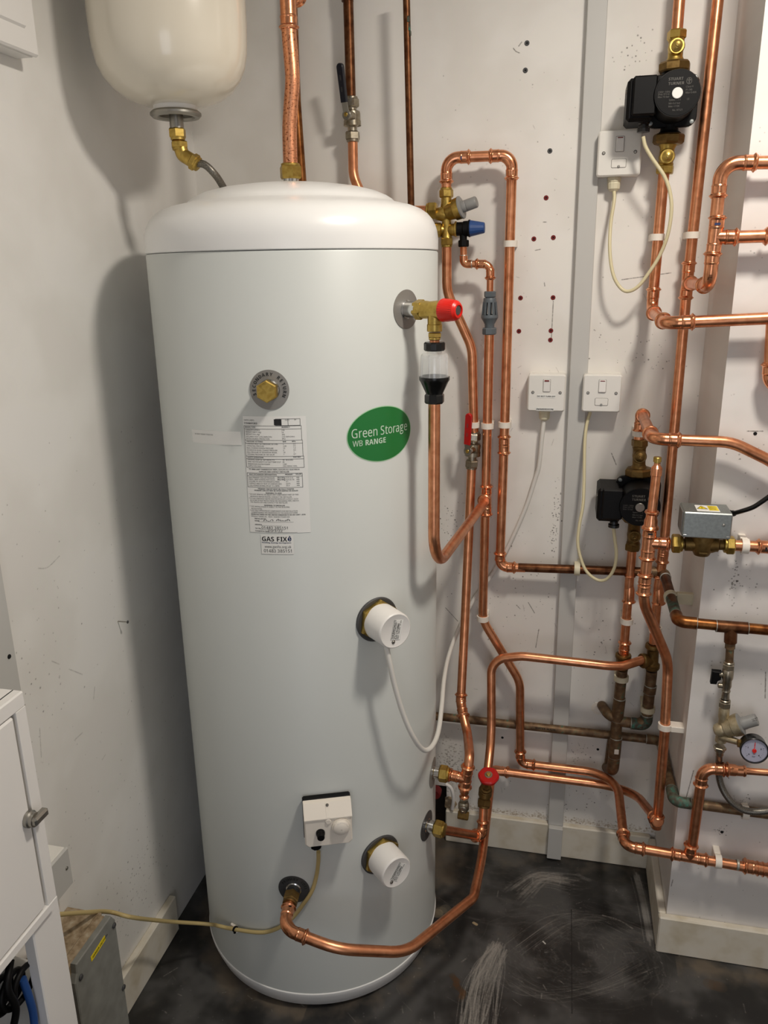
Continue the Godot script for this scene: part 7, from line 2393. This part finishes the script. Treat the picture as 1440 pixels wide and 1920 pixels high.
	for q2 in [[838, 1505, 0.016], [846, 1511, 0.012], [834, 1516, 0.011]]:
		lathe(rb, Vector3(-0.272 + (q2[0] - 834) / 760.0, 0.125 - (q2[1] - 1505) / 700.0, -0.004), OUT, [Vector2(0, 0), Vector2(q2[2], 0), Vector2(q2[2] * 0.8, q2[2] * 0.8), Vector2(0, q2[2])], 7, true)
	single("broken_plaster", "lump of broken plaster at the wall edge beside the cylinder", "plaster lump", rb, M.dusty)


func build_pumps() -> void:
	var c1: Vector3 = Vector3(0.1781,1.8947,0.06)
	pump("circulating_pump", "upper black circulating pump with a bright white centre plug", Vector3(0.1771,1.9536,0.06), Vector3(0.1777,1.8326,0.06), c1, 0.043, 0.152, true, Vector3(0.1238,1.8356,0.105))
	pump_valve("pump_valve", "brass valve on top of the upper pump", Vector3(0.1778,1.9488,0.06), Vector3(0.1771,2.0233,0.06), M.brass)
	pump_valve("pump_valve", "brass valve underneath the upper pump", Vector3(0.178,1.8355,0.06), Vector3(0.1751,1.7609,0.06), M.brass)
	var c2: Vector3 = Vector3(0.1725,1.0646,0.05)
	pump("circulating_pump", "lower black circulating pump with a dull grey centre plug behind the copper vent pipe", Vector3(0.1727,1.1185,0.05), Vector3(0.172,1.0149,0.05), c2, 0.0445, 0.145, false, Vector3(0.1213,1.0048,0.11))
	pump_valve("pump_valve", "brass valve on top of the lower pump", Vector3(0.1728,1.1134,0.05), Vector3(0.169,1.1989,0.05), M.brass_dull)
	pump_valve("pump_valve", "brass valve underneath the lower pump", Vector3(0.1721,1.0215,0.05), Vector3(0.1726,0.931,0.05), M.brass_dull)


func build_small_things() -> void:
	# red wall plugs left in the board
	var spots := [[Vector3(-0.0658,1.7268,0), "topmost red wall plug, above the other plugs"], [Vector3(-0.0892,1.641,0), "red wall plug nearest the arching pipe's upper clip"], [Vector3(-0.0463,1.6429,0), "red wall plug beside the trunking in the second row down"], [Vector3(-0.1145,1.5124,0), "red wall plug left of the pencil line, level with the grey tundish"], [Vector3(-0.0409,1.5127,0), "red wall plug at the top of the pencil line"], [Vector3(-0.1157,1.4373,0), "red wall plug nearest the copper pipe in the lowest row"], [Vector3(-0.0424,1.4386,0), "upper of the close pair of red wall plugs on the pencil line"], [Vector3(-0.0426,1.4174,0), "lowest red wall plug, just above the immersion switch"]]
	for s in spots:
		hole(s[0], OUT, "wall_plug", s[1], "wall plug", "red wall plugs in the back wall", M.red_plug)
	for s in [[Vector3(-0.1191,2.0349,0), "upper of two grey wall plugs at the top of the back wall"], [Vector3(-0.1206,1.9833,0), "lower of two grey wall plugs at the top of the back wall"], [Vector3(-0.0619,1.8223,0), "grey wall plug between the arching pipe and the trunking"]]:
		hole(s[0], OUT, "wall_plug", s[1], "wall plug", "grey wall plugs in the back wall", M.plate_dark)
	for s in [[Vector3(-0.1236,0.3494,0), "dark drilled hole between the two low bends of copper pipe"], [Vector3(0.1296,0.3457,0), "dark drilled hole left of the old capped pipe leg"], [Vector3(0.3614,1.2644,0.283), "dark drilled hole in the duct above the bending copper pipe"], [Vector3(0.3937,0.3485,0.283), "dark drilled hole in the duct above the low pipe clip"], [Vector3(0.0438,1.0051,0), "small screw hole right of the trunking"], [Vector3(0.1306,0.4855,0), "ragged hole in the wall where the old pipe leg goes in"]]:
		hole(s[0], OUT, "drill_hole", s[1], "hole", "drilled holes in the walls", M.void)


func hole(at: Vector3, n: Vector3, called: String, label: String, category: String, group: String, m: Material) -> void:
	var g := Geo.new()
	var big := 1.55 if called == "wall_plug" else 1.0
	lathe(g, at - n * 0.0006, n, [Vector2(0.0036, 0) * big, Vector2(0.0036 * big, 0.0011), Vector2(0.0028 * big, 0.0016), Vector2(0.0019, 0.0014), Vector2(0.0017, 0.0009)], 9, true, at.x * 40.0)
	var o := thing(called, label, category, at, group)
	part(o, "rim", g, m)
	var d := Geo.new()
	lathe(d, at - n * 0.0006, n, [Vector2(0, 0.0016), Vector2(0.002, 0.0016), Vector2(0.002, 0)], 12)
	part(o, "bore", d, M.void)
